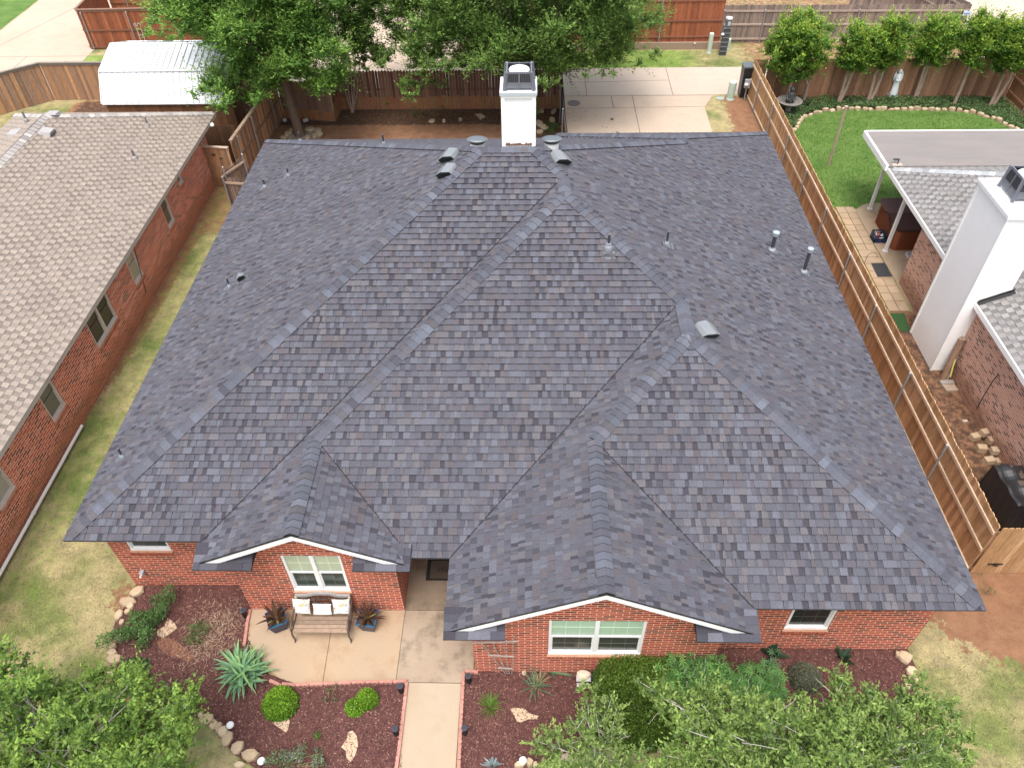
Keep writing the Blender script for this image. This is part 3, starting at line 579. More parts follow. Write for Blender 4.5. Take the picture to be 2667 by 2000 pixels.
# ---- brick walls
def wall(b, p, q, z0, z1, holes=(), dep=.10, m=0, uo=None):
    p = Vector((p[0], p[1])); q = Vector((q[0], q[1])); L = (q-p).length; t = (q-p)/L; n = Vector((t.y, -t.x)); uo = uo if uo is not None else p.x*.7+p.y*1.3
    ss = sorted({0, L, *[h[0] for h in holes], *[h[1] for h in holes]}); zs = sorted({z0, z1, *[h[2] for h in holes], *[h[3] for h in holes]})
    W = lambda s, z, d=0: (p.x+t.x*s-n.x*d, p.y+t.y*s-n.y*d, z)
    for i in range(len(ss)-1):
        for j in range(len(zs)-1):
            sm, zm = (ss[i]+ss[i+1])/2, (zs[j]+zs[j+1])/2
            if any(h[0] < sm < h[1] and h[2] < zm < h[3] for h in holes): continue
            s0, s1, a, c = ss[i], ss[i+1], zs[j], zs[j+1]
            b.face([W(s0, a), W(s1, a), W(s1, c), W(s0, c)], (1, 1, 1), [(uo+s0, a), (uo+s1, a), (uo+s1, c), (uo+s0, c)], m)
    for s0, s1, a, c in holes:
        b.face([W(s0, a), W(s0, c), W(s0, c, dep), W(s0, a, dep)][::-1], (1, 1, 1), [(uo, a), (uo, c), (uo+dep, c), (uo+dep, a)][::-1], m)
        b.face([W(s1, a), W(s1, c), W(s1, c, dep), W(s1, a, dep)], (1, 1, 1), [(uo, a), (uo, c), (uo+dep, c), (uo+dep, a)], m)
        b.face([W(s0, c), W(s1, c), W(s1, c, dep), W(s0, c, dep)][::-1], (1, 1, 1), [(0, 0)]*4, m)
        b.face([W(s0, a), W(s1, a), W(s1, a, dep), W(s0, a, dep)], (1, 1, 1), [(0, 0)]*4, m)
ZW = ZE-.03
b = MB()
hA = (.86, 1.80, 1.50, 2.48)
wall(b, (WX, YW1), (XW1, YW1), 0, ZW, [(hA[0]-WX, hA[1]-WX, hA[2], hA[3])])
h1 = (4.58, 5.86, .87, 2.32); wall(b, (XW1, WG1), (XW1E, WG1), 0, ZW, [(h1[0]-XW1, h1[1]-XW1, h1[2], h1[3])])
h2 = (10.25, 12.18, .86, 2.32); wall(b, (XW2, WG2), (XW2E, WG2), 0, ZW, [(h2[0]-XW2, h2[1]-XW2, h2[2], h2[3])])
h3 = (15.28, 16.21, .90, 2.55); wall(b, (XW2E, YW3), (XWE, YW3), 0, ZW, [(h3[0]-XW2E, h3[1]-XW2E, h3[2], h3[3])])
wall(b, (XW1, YW1), (XW1, WG1), 0, ZW); wall(b, (XW1E, WG1), (XW1E, 4.0), 0, ZW); wall(b, (XW2, 4.0), (XW2, WG2), 0, ZW); wall(b, (XW2E, WG2), (XW2E, YW3), 0, ZW)
wall(b, (XWE, YW3), (XWE, g['YD']-.42), 0, ZW); wall(b, (XWE, g['YD']-.42), (g['XD']+.42, g['YD']-.42), 0, ZW); wall(b, (g['XD']+.42, g['YN']-.42), (WX, g['YN']-.42), 0, ZW); wall(b, (WX, g['YN']-.42), (WX, YW1), 0, ZW)
wall(b, (XW1E, 4.0), (XW2, 4.0), 0, ZW, [(.35, 1.30, .06, 2.15)])
for ka, kb, ywl, x0, x1, R, yr in (('BW', 'G1', WG1, XW1, XW1E, R1, g['YR1']), ('CW', 'G2', WG2, XW2, XW2E, R2, g['YR2'])):
    Z = lambda x: min(PL[ka][0]*x+PL[ka][1]*yr+PL[ka][2], PL[kb][0]*x+PL[kb][1]*yr+PL[kb][2])-.10
    P = [(x0, ZW), (x1, ZW), (x1, Z(x1)), (R[0], Z(R[0])), (x0, Z(x0))]; uo = x0*.7+ywl*1.3
    b.face([(x, ywl, z) for x, z in P], (1, 1, 1), [(uo+x-x0, z) for x, z in P])
b.build('wall', MAT['brick'], house, local=HL)
# ---- windows
PALE = (.44, .50, .36); PALE2 = (.38, .52, .38); DARKG = (.035, .042, .035)
def window(parent, loc, p, t, wdt, z0, z1, units=1, up=PALE, low=DARKG, rec=.09, mats=None, grid=(2, 2), single=False, label=None, frame=None, sillc=None, sill=True):
    """double-hung window in a wall opening: p = left end of the opening (outside view), t = unit vector along the wall"""
    t = Vector((t[0], t[1])); n = Vector((t.y, -t.x)); p = Vector((p[0], p[1]))
    W = lambda s, d, z: (p.x+t.x*s+n.x*d, p.y+t.y*s+n.y*d, z)
    def bx(b, s0, s1, za, zb, d0, d1, col=(1, 1, 1), m=0):
        b.quadbox([W(s0, d1, za), W(s1, d1, za), W(s1, d0, za), W(s0, d0, za), W(s0, d1, zb), W(s1, d1, zb), W(s1, d0, zb), W(s0, d0, zb)], col, m)
    f = MB(); fw = .055; uw = wdt/units
    bx(f, 0, wdt, z0, z0+fw, -rec, .012-.02); bx(f, 0, wdt, z1-fw, z1, -rec, -.03); bx(f, 0, fw, z0+fw, z1-fw, -rec, -.02); bx(f, wdt-fw, wdt, z0+fw, z1-fw, -rec, -.02)
    for k in range(1, units): bx(f, k*uw-.045, k*uw+.045, z0+fw, z1-fw, -rec, -.02)
    fr = f.build('window', frame or MAT['whitetrim'], parent, local=loc)
    if label: fr['label'] = label
    zm = (z0+z1)/2
    for k in range(units):
        s0 = k*uw+(fw if k == 0 else .045); s1 = (k+1)*uw-(fw if k == units-1 else .045)
        sb = MB()
        if not single: bx(sb, s0, s1, zm-.022, zm+.022, -rec+.002, -.035)
        bx(sb, s0, s1, z0+fw, z0+fw+.035, -rec+.002, -.05); bx(sb, s0, s0+.03, z0+fw+.035, zm-.022, -rec+.002, -.05); bx(sb, s1-.03, s1, z0+fw+.035, zm-.022, -rec+.002, -.05)
        sb.build('sash', frame or MAT['whitetrim'], fr, local=loc)
        for za, zb, cc, dd in (((z0+fw, zm-.02, low, -.075), (zm+.02, z1-fw, up, -.068))):
            pn = MB(); bx(pn, s0, s1, za, zb, -rec-.01, dd, cc)
            if grid:
                gc = tuple(min(1, c*1.35+.06) for c in cc)
                for i in range(1, grid[0]): x = s0+(s1-s0)*i/grid[0]; bx(pn, x-.006, x+.006, za, zb, dd, dd+.003, gc)
                for i in range(1, grid[1]): z = za+(zb-za)*i/grid[1]; bx(pn, s0, s1, z-.006, z+.006, dd, dd+.0045, gc)
                if cc is up:      # blind slats behind the pane and their bottom edge
                    zz = za+.05
                    while zz < zb: bx(pn, s0, s1, zz, zz+.006, dd, dd+.002, tuple(c*.82 for c in cc)); zz += .045
                    bx(pn, s0+.01, s1-.01, za+.008, za+.02, dd, dd+.0025, (.08, .09, .06))
            pn.build('pane', MAT['glass'], fr, local=loc)
    if sill:
        sb = MB(); nb = int(round((wdt+.04)/.085)); rr = random.Random(int(abs(p.x*100+p.y*10)))
        for i in range(nb):
            s = -.02+(wdt+.04)*(i+.5)/nb; k = rr.uniform(.75, 1.25); c = sillc or (.36, .085, .045)
            sb.quadbox([W(s-.036, .045, z0-.125), W(s+.036, .045, z0-.125), W(s+.036, -.02, z0-.125), W(s-.036, -.02, z0-.125), W(s-.036, .045, z0-.03), W(s+.036, .045, z0-.03), W(s+.036, -.06, z0-.004), W(s-.036, -.06, z0-.004)], tuple(x*k for x in c))
        bx(sb, -.02, wdt+.02, z0-.13, z0-.012, -.03, .036, (.45, .27, .18))
        sb.build('sill', MAT['sill'], fr, local=loc)
    return fr
window(house, HL, (hA[0], YW1), (1, 0), hA[1]-hA[0], hA[2], hA[3], 1, DARKG, DARKG, grid=(3, 3), frame=MAT['whitetrim'])
window(house, HL, (h1[0], WG1), (1, 0), h1[1]-h1[0], h1[2], h1[3], 2, PALE, (.045, .06, .05), label='twin window with pale blinds behind the garden bench')
window(house, HL, (h2[0], WG2), (1, 0), h2[1]-h2[0], h2[2], h2[3], 2, PALE2, (.05, .055, .045), grid=(3, 2), label='wide twin window under the larger gable')
window(house, HL, (h3[0], YW3), (1, 0), h3[1]-h3[0], h3[2], h3[3], 1, (.10, .13, .09), (.022, .026, .022), grid=(3, 2))
b = MB(); b.box(((XW1E+.35+XW1E+1.30)/2, 4.04, .06), (.95, .05, 2.09), 0, (.10, .045, .025)); b.box((XW1E+.825, 4.008, 1.2), (.55, .02, .8), 0, (.07, .03, .018)); b.box((XW1E+.825, 4.008, .25), (.55, .02, .7), 0, (.07, .03, .018))
dr = b.build('door', MAT['paint'], house, local=HL); b = MB(); b.box((XW1E+.46, 3.97, 1.05), (.03, .06, .16), 0, (.45, .35, .15)); b.build('handle', MAT['paint'], dr, local=HL)
q = pz(K0c, 1175, 35); q = gy(q[0], q[1], YW1); b = MB(); b.box((q[0], q[1]-.05, q[2]-.04), (.09, .10, .08), 0, (.35, .35, .36)); b.tube([(q[0], q[1]-.08, q[2]), (q[0]-.02, q[1]-.16, q[2]-.05)], .025, 8, (.5, .5, .5)); b.build('outdoor_faucet', MAT['paint'], house, local=HL)
# ---- chimney with lap siding, cap and shroud
def lap_shaft(b, x0, x1, y0, y1, z0, z1, row=.14, col=(1, 1, 1), corner=.09, m=0, o_=.006):
    n = max(2, int((z1-z0)/row)); h = (z1-z0)/n
    for i in range(n):
        za, zb = z0+i*h, z0+(i+1)*h; P0 = [(x0-o_, y0-o_), (x1+o_, y0-o_), (x1+o_, y1+o_), (x0-o_, y1+o_)]; P1 = [(x0, y0), (x1, y0), (x1, y1), (x0, y1)]
        for k in range(4):
            a, c = k, (k+1) % 4
            b.face([(*P0[a], za), (*P0[c], za), (*P1[c], zb), (*P1[a], zb)], col, None, m); b.face([(*P1[a], za), (*P1[c], za), (*P0[c], za), (*P0[a], za)], col, None, m)
    for x, y in ((x0, y0), (x1, y0), (x1, y1), (x0, y1)): b.box((x, y, z0), (corner if 1 else 0, corner, z1-z0), 0, col, m)
def shroud(name, parent, loc, cx, cy, z, w, d, h):
    c = (.13, .135, .16); s = MB(); b0, t0 = 1.0, .86; tk = .035
    def P(k, z_): return [(cx-w/2*k, cy-d/2*k), (cx+w/2*k, cy-d/2*k), (cx+w/2*k, cy+d/2*k), (cx-w/2*k, cy+d/2*k)]
    lv = [0, .12*h, .45*h, .9*h, h]; sc = [b0-(b0-t0)*l/h for l in lv]
    for j in (1, 3):                       # solid bands (lower skirt, top rim)
        A, B = P(sc[j], 0), P(sc[j+1], 0)
        for k in range(4):
            a, e_ = k, (k+1) % 4; s.face([(*A[a], z+lv[j]), (*A[e_], z+lv[j]), (*B[e_], z+lv[j+1]), (*B[a], z+lv[j+1])], c)
            i0 = .93; s.face([(cx+(A[e_][0]-cx)*i0, cy+(A[e_][1]-cy)*i0, z+lv[j]), (cx+(A[a][0]-cx)*i0, cy+(A[a][1]-cy)*i0, z+lv[j]), (cx+(B[a][0]-cx)*i0, cy+(B[a][1]-cy)*i0, z+lv[j+1]), (cx+(B[e_][0]-cx)*i0, cy+(B[e_][1]-cy)*i0, z+lv[j+1])], (.06, .06, .07))
            if j == 3: s.face([(*B[a], z+h), (*B[e_], z+h), (cx+(B[e_][0]-cx)*i0, cy+(B[e_][1]-cy)*i0, z+h), (cx+(B[a][0]-cx)*i0, cy+(B[a][1]-cy)*i0, z+h)], (.20, .21, .24))
    A, B = P((b0-(b0-t0)*.4)*.96, 0), P((b0-(b0-t0)*.9)*.96, 0)
    for k in range(4):
        e_ = (k+1) % 4; s.face([(*A[k], z+.4*h), (*A[e_], z+.4*h), (*B[e_], z+.9*h), (*B[k], z+.9*h)], (.03, .03, .034))  # unlit inside of the shroud painted as opaque dark panels
    A, B = P(b0, 0), P(t0, 0)
    for k in range(4):
        s.bar((*A[k], z), (*B[k], z+h), .075, .075, c)
        n_ = (k+1) % 4; ma = ((A[k][0]+A[n_][0])/2, (A[k][1]+A[n_][1])/2); mb = ((B[k][0]+B[n_][0])/2, (B[k][1]+B[n_][1])/2); s.bar((*ma, z+.3*h), (*mb, z+h), .03, .03, c)
        for i in range(1, 12):             # mesh screen wires
            f = i/12; p0 = (A[k][0]*(1-f)+A[n_][0]*f, A[k][1]*(1-f)+A[n_][1]*f); p1 = (B[k][0]*(1-f)+B[n_][0]*f, B[k][1]*(1-f)+B[n_][1]*f); s.bar((*p0, z+.4*h), (*p1, z+.9*h), .007, .007, (.08, .08, .09))
    sh = s.build(name, MAT['paint'], parent, local=loc)
    f = MB(); r = min(w, d)*.385; f.lathe((cx, cy, z), [(r*.6, 0), (r*.6, h*.7), (r*1.0, h*.78), (r*1.02, h*.86), (r*.95, h*.92), (.01, h*.94)], 24, (.80, .80, .79)); f.build('flue_cap', MAT['paint'], parent, smooth=False, local=loc)
    return sh
b = MB(); CX0, CX1, CY0, CY1 = 9.20, 9.96, 10.24, 11.0; CT = 8.10
lap_shaft(b, CX0, CX1, CY0, CY1, 6.2, CT, .17, (1, 1, 1), o_=.002)
ch = b.build('chimney', MAT['white'], house, local=HL)
b = MB(); rr = random.Random(1)
for i in range(14): b.box((CX0+.03+.054*i, CY0-.014, 6.78), (.05, .012, .03+rr.uniform(0, .05)), 0, (.16, .085, .05))
b.build('base_flashing', MAT['stone'], ch, local=HL)
b = MB(); b.box((9.58, 10.62, CT-.07), (.86, .86, .07), 0, (.80, .78, .74)); b.box((9.58, 10.62, CT), (.91, .91, .07), 0, (.42, .47, .50)); b.box((9.58, 10.62, CT+.07), (.90, .90, .012), 0, (.60, .63, .66)); b.build('chimney_cap', MAT['paint'], ch, local=HL)
shroud('chimney_shroud', ch, HL, 9.60, 10.60, CT+.082, .70, .66, .43)
# ---- things on the roof (sub-parts of the roof)
def vent_pipe(pt, nrm, h, r=.028, flange=.13, cap=False, cone=False, col=(.045, .047, .055), lean=None):
    b = MB(); x, y, z = pt; n = Vector(nrm); dn = Vector((n.x, n.y, 0))
    dn = (dn - n*dn.dot(n)).normalized(); s = n.cross(dn); o_ = Vector(pt)+n*.016
    gl = (.24, .26, .29)
    b.face([o_-dn*flange*.9-s*flange, o_-dn*flange*.9+s*flange, o_+dn*flange*1.5+s*flange, o_+dn*flange*1.5-s*flange][::-1], gl)
    b.face([o_-dn*flange*.9-s*flange, o_-dn*flange*.9+s*flange, o_+dn*flange*1.5+s*flange, o_+dn*flange*1.5-s*flange], gl)
    if cone: b.lathe((x, y, z), [(r*3.2, -.03), (r*3.3, .06), (r*2.9, .12), (r*1.9, .16), (r*1.9, .20), (r*1.1, .21)], 16, (.20, .215, .24))
    else: b.lathe((x, y, z), [(r*2.1, -.02), (r*1.9, .05), (r*1.25, .09), (r*1.2, .11)], 12, (.26, .28, .31))
    b.tube([(x, y, z), (x, y, z+h)], r, 12, col, cap=False); b.tube([(x, y, z+h-.06), (x, y, z+h)], r*.8, 10, (.01, .01, .01)); b.lathe((x, y, z+h), [(r, -.01), (r*1.02, 0), (r*.8, .002)], 12, (.10, .10, .11))
    if cap:
        b.lathe((x, y, z+h-.03), [(r*.9, 0), (r*1.6, .005), (r*1.6, .06), (r*1.0, .065)], 16, (.25, .28, .30)); b.lathe((x, y, z+h+.05), [(r*1.2, 0), (r*1.75, .01), (r*1.7, .035), (r*1.2, .045)], 16, (.33, .37, .40))
    b.build('vent_pipe', MAT['paint'], roof, local=HL)
def onp(K, zx, zy, k): q = pz(K, zx, zy); return tuple(gpl(q[0], q[1], PL[k]))
vent_pipe(onp(K0b, 1010, 680, 'W'), NN('W'), .30); vent_pipe(onp(K0a, 1890, 862, 'W'), NN('W'), .30)
vent_pipe(onp(K6a, 322, 1448, 'W'), NN('W'), .27, .026); vent_pipe(onp(K6a, 127, 1540, 'W'), NN('W'), .28, .036)
vent_pipe(onp(K13b, 1378, 512, 'E'), NN('E'), .38, .03); vent_pipe(onp(K13b, 897, 560, 'B'), NN('B'), .44, .033, .16, cone=True)
vent_pipe(onp(K19b, 135, 560, 'E'), NN('E'), .52, .055, cap=True); vent_pipe(onp(K19b, 398, 740, 'E'), NN('E'), .72, .05, cap=True)
q = onp(K6a, 570, 1148, 'N'); vent_pipe((1.6, 17.75, PL['N'][1]*17.75+PL['N'][2]), NN('N'), .34, .03); vent_pipe((5.35, 14.1, PL['N'][1]*14.1+PL['N'][2]), NN('N'), .32, .03)
def box_vent(pt, k, w=.42, l=.42, h=.165, face=(0, -1)):
    n = NN(k); dn = Vector((face[0], face[1], 0)); dn = (dn-n*dn.dot(n)).normalized(); s = n.cross(dn); o_ = Vector(pt)+n*.018; b = MB()
    top = (.20, .215, .23); blk = (.008, .008, .009)
    Q = lambda a, c, d: o_+s*a+dn*c+n*d
    fl = .07; fq = [Q(-w/2-fl, -l*.6, 0), Q(w/2+fl, -l*.6, 0), Q(w/2+fl, l/2+.06, 0), Q(-w/2-fl, l/2+.06, 0)]; b.face(fq, top); b.face(fq[::-1], top)
    # hood: two folded panes rising towards the downhill, open, louvred mouth
    A, B_, Cc = Q(-w/2, -l/2, .10), Q(0, -l/2, .17), Q(w/2, -l/2, .10); D, E_, F_ = Q(-w/2, l/2, h*.85), Q(0, l/2+.03, h*1.25), Q(w/2, l/2, h*.85)
    for q in ([A, B_, E_, D], [B_, Cc, F_, E_]):
        b.face(q, top); b.face([v-n*.012 for v in q][::-1], (.25, .26, .27))
    D0, F0 = Q(-w/2, l/2-.06, 0), Q(w/2, l/2-.06, 0); E0 = Q(0, l/2-.06, 0)
    b.face([D0, E0, E_, D], blk); b.face([E0, F0, F_, E_], blk); A0, C0 = Q(-w/2, -l/2, 0), Q(w/2, -l/2, 0); b.face([A, D, D0, A0], (.28, .30, .31)); b.face([Cc, C0, F0, F_], (.28, .30, .31)); b.face([A0, C0, Cc, B_, A], top)
    for i in range(1, 14):
        f = i/14; lo = D0.lerp(F0, f)+dn*.012; hi = (D.lerp(E_, f*2) if f < .5 else E_.lerp(F_, f*2-1))+dn*.012; b.bar(lo, hi, .006, .006, (.05, .05, .055))
    b.build('box_vent', MAT['paint'], roof, local=HL)
for K, a, c, k in ((K6a, 1650, 1305, 'W'), (K6a, 1632, 1432, 'W'), (K13, 500, 1325, 'E'), (K13b, 1700, 1238, 'E')): box_vent(onp(K, a, c, k), k, face=(-.35, -1) if k == 'W' else (.5, -1))
box_vent(onp(K0a, 1998, 800, 'W'), 'W', .22, .2, .13, face=(.5, -1))
def turbine(x, y):
    z = PL['N'][1]*y+PL['N'][2]+.13; b = MB()
    b.lathe((x, y, z), [(.19, -.25), (.19, .06)], 24, (.66, .66, .64)); b.lathe((x, y, z+.06), [(.21, 0), (.21, .03)], 24, (.02, .02, .02))
    b.lathe((x, y, z+.09), [(.23, 0), (.27, .01), (.275, .03), (.23, .055), (.16, .065), (.01, .068)], 28, (.12, .14, .155), sy=.62)
    b.build('dome_vent', MAT['paint'], roof, local=HL)
turbine(8.50, 10.62); turbine(10.42, 10.62)
# ================================================================ NEIGHBOUR TO THE WEST
LH = thing('brick_house', 'red brick house at the left edge under the pale tan shingle roof', 'house', (-5, 8, 0)); LL = (-5, 8, 0)
TAN = [(0.310, 0.260, 0.215), (0.302, 0.252, 0.210), (0.321, 0.270, 0.224), (0.287, 0.242, 0.204), (0.305, 0.252, 0.212)]; TAND = [(0.217, 0.179, 0.152), (0.194, 0.160, 0.138), (0.242, 0.203, 0.175)]
sL = .458; xr = -6.7; zr = ZE+sL*(xr+2.55)*-1; ye = 21.0; yr = ye-(-2.55-xr)
q = gpl(20, 306, (-sL*-1, 0, zr-sL*xr)); xw = -10.85
qq = gpl(41, 290, (sL, 0, zr-sL*xr)); xw = max(-9.9, min(-7.6, qq[0]))
b = MB(); zw = zr-sL*(xr-xw)
shingle_face(b, [(-2.55, -6, ZE), (-2.55, ye, ZE), (xr, yr, zr), (xr, -6, zr)], (-1, 0), .165, 201, TAN, TAND, regular=True, tooth=.005, lift=.012, edge=(.12, .10, .09))
shingle_face(b, [(xw, -6, zw), (xr, -6, zr), (xr, yr, zr), (xw, yr+(xr-xw), zw)], (1, 0), .165, 202, TAN, TAN, regular=True, tooth=.005, lift=.012, edge=(.12, .10, .09))
shingle_face(b, [(-2.55, ye, ZE), (xr, yr, zr), (xw, yr+(xr-xw), zw), (xw, ye, ZE)], (0, -1), .165, 203, TAN, TAND)
b.quadbox([(-2.6, -6, ZE-.13), (-2.551, -6, ZE-.13), (-2.551, ye, ZE-.13), (-2.6, ye, ZE-.13), (-2.6, -6, ZE), (-2.551, -6, ZE), (-2.551, ye, ZE), (-2.6, ye, ZE)], (.40, .36, .30))
b.quadbox([(xw, ye-.05, ZE-.13), (-2.6, ye-.05, ZE-.13), (-2.6, ye, ZE-.13), (xw, ye, ZE-.13), (xw, ye-.05, ZE), (-2.6, ye-.05, ZE), (-2.6, ye, ZE), (xw, ye, ZE)], (.40, .36, .30))
b.face([(xw, -6, ZE-.1), (xw, ye-.05, ZE-.1), (-2.6, ye-.05, ZE-.1), (-2.6, -6, ZE-.1)], (.45, .42, .38))
lroof = b.build('roof', MAT['shingle'], LH, local=LL)
nE = Vector((sL, 0, 1)).normalized(); nW = Vector((-sL, 0, 1)).normalized(); nN = Vector((0, sL, 1)).normalized()
b = MB(); CT_ = [(.40, .37, .345), (.36, .33, .31), (.43, .40, .37), (.33, .30, .285)]
caps(b, (-2.55, ye, ZE), (xr, yr, zr), nE, nN, CT_, 5, .2, lift=.02); caps(b, (xr, -6, zr), (xr, yr, zr), nE, nW, CT_, 6, .2, .19, lift=.02); caps(b, (xw, yr+(xr-xw), zw), (xr, yr, zr), nW, nN, CT_, 7, .2, lift=.02)
b.build('ridge_caps', MAT['shingle'], lroof, local=LL)
wins = [(17.02, 17.42, 1.66, 2.3, 1), (15.24, 15.84, 1.0, 2.3, 1), (11.98, 12.64, 1.0, 2.3, 1), (8.92, 10.40, 1.01, 2.3, 2), (5.92, 6.63, 1.04, 2.3, 1), (3.0, 3.75, 1.07, 2.3, 1)]
b = MB(); wall(b, (-3, -6), (-3, 20.4), 0, ZW, [(a+6, c+6, z0, z1) for a, c, z0, z1, u_ in wins]); wall(b, (-3, 20.4), (xw+.4, 20.4), 0, ZW); wall(b, (xw+.4, 20.4), (xw+.4, -6), 0, ZW)
b.build('wall', MAT['brick_left'], LH, local=LL)
TF = pm('almond_vinyl', (.62, .56, .50), (.56, .50, .45), 3, .4, 60, .03, 0)
cols = [((.12, .11, .10), (.12, .11, .10)), ((.12, .10, .075), (.12, .10, .075)), ((.36, .33, .24), (.36, .33, .24)), ((.05, .035, .03), (.05, .035, .03)), ((.13, .13, .105), (.13, .13, .105)), ((.38, .36, .30), (.38, .36, .30))]
for (a, c, z0, z1, u_), cc in zip(wins, cols):
    window(LH, LL, (-3, a), (0, 1), c-a, z0, z1, u_, cc[0], cc[1], grid=None, frame=TF, single=True, sillc=(.42, .14, .08))
def lpipe(K, zx, zy, h, r):
    q = pz(K, zx, zy); x, y, z = gpl(q[0], q[1], (-sL, 0, ZE+sL*-2.55)); b = MB(); b.tube([(x, y, z-.05), (x, y, z+h)], r, 10, (.17, .15, .15)); b.lathe((x, y, z), [(r*2.4, -.06), (r*2.2, .03), (r*1.2, .07)], 12, (.26, .24, .23)); b.build('vent_pipe', MAT['paint'], lroof, local=LL)
lpipe(K00, 1215, 1030, .30, .035); lpipe(K00, 1108, 1300, .30, .045); lpipe(K00, 215, 990, .3, .035)
def lvent(x, y, z, nn):
    b = MB(); dn = Vector((nn.x, nn.y, 0)); dn = (dn-nn*dn.dot(nn)).normalized(); s = nn.cross(dn); o_ = Vector((x, y, z))+nn*.01; Q = lambda a, c, d: o_+s*a+dn*c+nn*d
    b.quadbox([Q(-.22, -.2, 0), Q(.22, -.2, 0), Q(.22, .2, 0), Q(-.22, .2, 0), Q(-.2, -.2, .03), Q(.2, -.2, .03), Q(.17, .16, .15), Q(-.17, .16, .15)], (.36, .34, .33))
    b.quadbox([Q(-.19, .17, .01), Q(.19, .17, .01), Q(.19, .21, .01), Q(-.19, .21, .01), Q(-.16, .17, .13), Q(.16, .17, .13), Q(.16, .2, .13), Q(-.16, .2, .13)], (.12, .11, .11)); b.build('box_vent', MAT['paint'], lroof, local=LL)
q = pz(K00, 385, 1095); q = gpl(q[0], q[1], (-sL, 0, ZE-sL*2.55)); lvent(*q, nE)
q = pz(K00, 130, 1105); q = gpl(q[0], q[1], (sL, 0, zr-sL*xr)); lvent(*q, nW); 
q = pz(K00, 430, 900); lvent(xr+.15, yr+.25, zr-.12, nN)
q = gx(*pz(K00, 1732, 1030), -2.56); b = MB(); b.lathe((-2.5, q[1], ZE-.18), [(.05, 0), (.09, .05), (.07, .12)], 10, (.85, .85, .83)); b.build('floodlight', MAT['paint'], LH, local=LL)
b = MB(); b.tube([(-2.985, y_, z_) for y_, z_ in ((12.9, 2.5), (12.7, 1.9), (12.5, 1.2), (12.3, .45))], .012, 6, (.03, .02, .02)); b.build('cable', MAT['paint'], LH, local=LL)
b = MB(); b.tube([(-2.90, -5, .16), (-2.90, 6.6, .16)], .045, 10, (.72, .70, .66)); b.tube([(-2.94, -5, .11), (-2.94, 5.5, .11)], .02, 6, (.03, .02, .06)); b.tube([(-2.90, 3.55, .16), (-2.90, 3.62, .16)], .06, 10, (.66, .62, .58))
tag(b.build('pipe', MAT['paint']), 'white plastic pipe lying along the foot of the red brick wall at left', 'pipe')
# ================================================================ NEIGHBOUR TO THE EAST
RH = thing('brick_house', 'pinkish brick house at the right edge with grey shingles and a tall white chimney', 'house', (25, 8, 0)); RL = (25, 8, 0)
GRY = [(0.258, 0.247, 0.239), (0.236, 0.224, 0.220), (0.281, 0.270, 0.262), (0.243, 0.228, 0.217)]; GRYD = [(0.172, 0.164, 0.160), (0.148, 0.140, 0.136), (0.195, 0.183, 0.176)]
sR = .48; ex0 = 22.28; yn = 16.42; xr2 = 29.0; zr2 = ZE+sR*(xr2-ex0)
b = MB(); shingle_face(b, [(ex0, -3, ZE), (xr2, -3, zr2), (xr2, yn-(xr2-ex0), zr2), (ex0, yn, ZE)], (1, 0), .165, 211, GRY, GRYD, regular=True, tooth=.005, lift=.012, edge=(.12, .115, .11))
shingle_face(b, [(ex0, yn, ZE), (xr2, yn-(xr2-ex0), zr2), (36, yn-(xr2-ex0), zr2), (36, yn, ZE)], (0, -1), .165, 212, GRY, GRYD, regular=True)
b.face([(ex0, -3, ZE-.14), (ex0, yn, ZE-.14), (36, yn, ZE-.14), (36, -3, ZE-.14)], (.7, .69, .67))
rroof = b.build('roof', MAT['shingle'], RH, local=RL)
b = MB(); mW = Vector((-sR, 0, 1)).normalized(); mN = Vector((0, sR, 1)).normalized(); caps(b, (ex0, yn, ZE), (xr2, yn-(xr2-ex0), zr2), mW, mN, [(.36, .37, .38), (.32, .33, .34), (.40, .41, .43)], 8, .2, .17, lift=.018); b.build('ridge_caps', MAT['shingle'], rroof, local=RL)
def bbox(x0, x1, y0, y1, z0, z1, col=(1, 1, 1), b=None):
    b = b or MB(); b.quadbox([(x0, y0, z0), (x1, y0, z0), (x1, y1, z0), (x0, y1, z0), (x0, y0, z1), (x1, y0, z1), (x1, y1, z1), (x0, y1, z1)], col); return b
b = bbox(ex0-.05, ex0-.002, -3, 9.03, ZE-.16, ZE-.004); bbox(ex0-.05, ex0-.002, 10.8, yn, ZE-.16, ZE-.004, b=b); b.build('fascia', MAT['white'], RH, local=RL)
b = MB(); RWX = 22.42; wall(b, (RWX, 13.3), (RWX, 10.8), 0, ZE-.14); wall(b, (RWX, 9.05), (RWX, -3), 0, ZE-.14); wall(b, (36, 13.3), (RWX, 13.3), 0, ZE-.14)
b.build('wall', MAT['brick_pink'], RH, local=RL)
b = MB(); X0, X1, Y0, Y1, ZT = 21.95, 22.98, 9.05, 10.78, 5.38
lap_shaft(b, X0, X1, Y0, Y1, .02, ZT, .105, (1, 1, 1), .06); rch = b.build('chimney', MAT['white'], RH, local=RL)
b = MB(); bbox(X0-.07, X1+.07, Y0-.07, Y1+.07, ZT-.05, ZT+.05, (.83, .83, .83), b); bbox(X0-.03, X1+.03, Y0-.03, Y1+.03, ZT+.05, ZT+.075, (.74, .75, .75), b); b.prism([(22.4, 9.2), (23.0, 9.15), (23.0, 9.7), (22.55, 9.65)], ZT+.075, ZT+.079, (.52, .52, .47)); b.build('chimney_cap', MAT['paint'], rch, local=RL)
shroud('chimney_shroud', rch, RL, 22.62, 10.0, ZT+.078, .80, .80, .62)
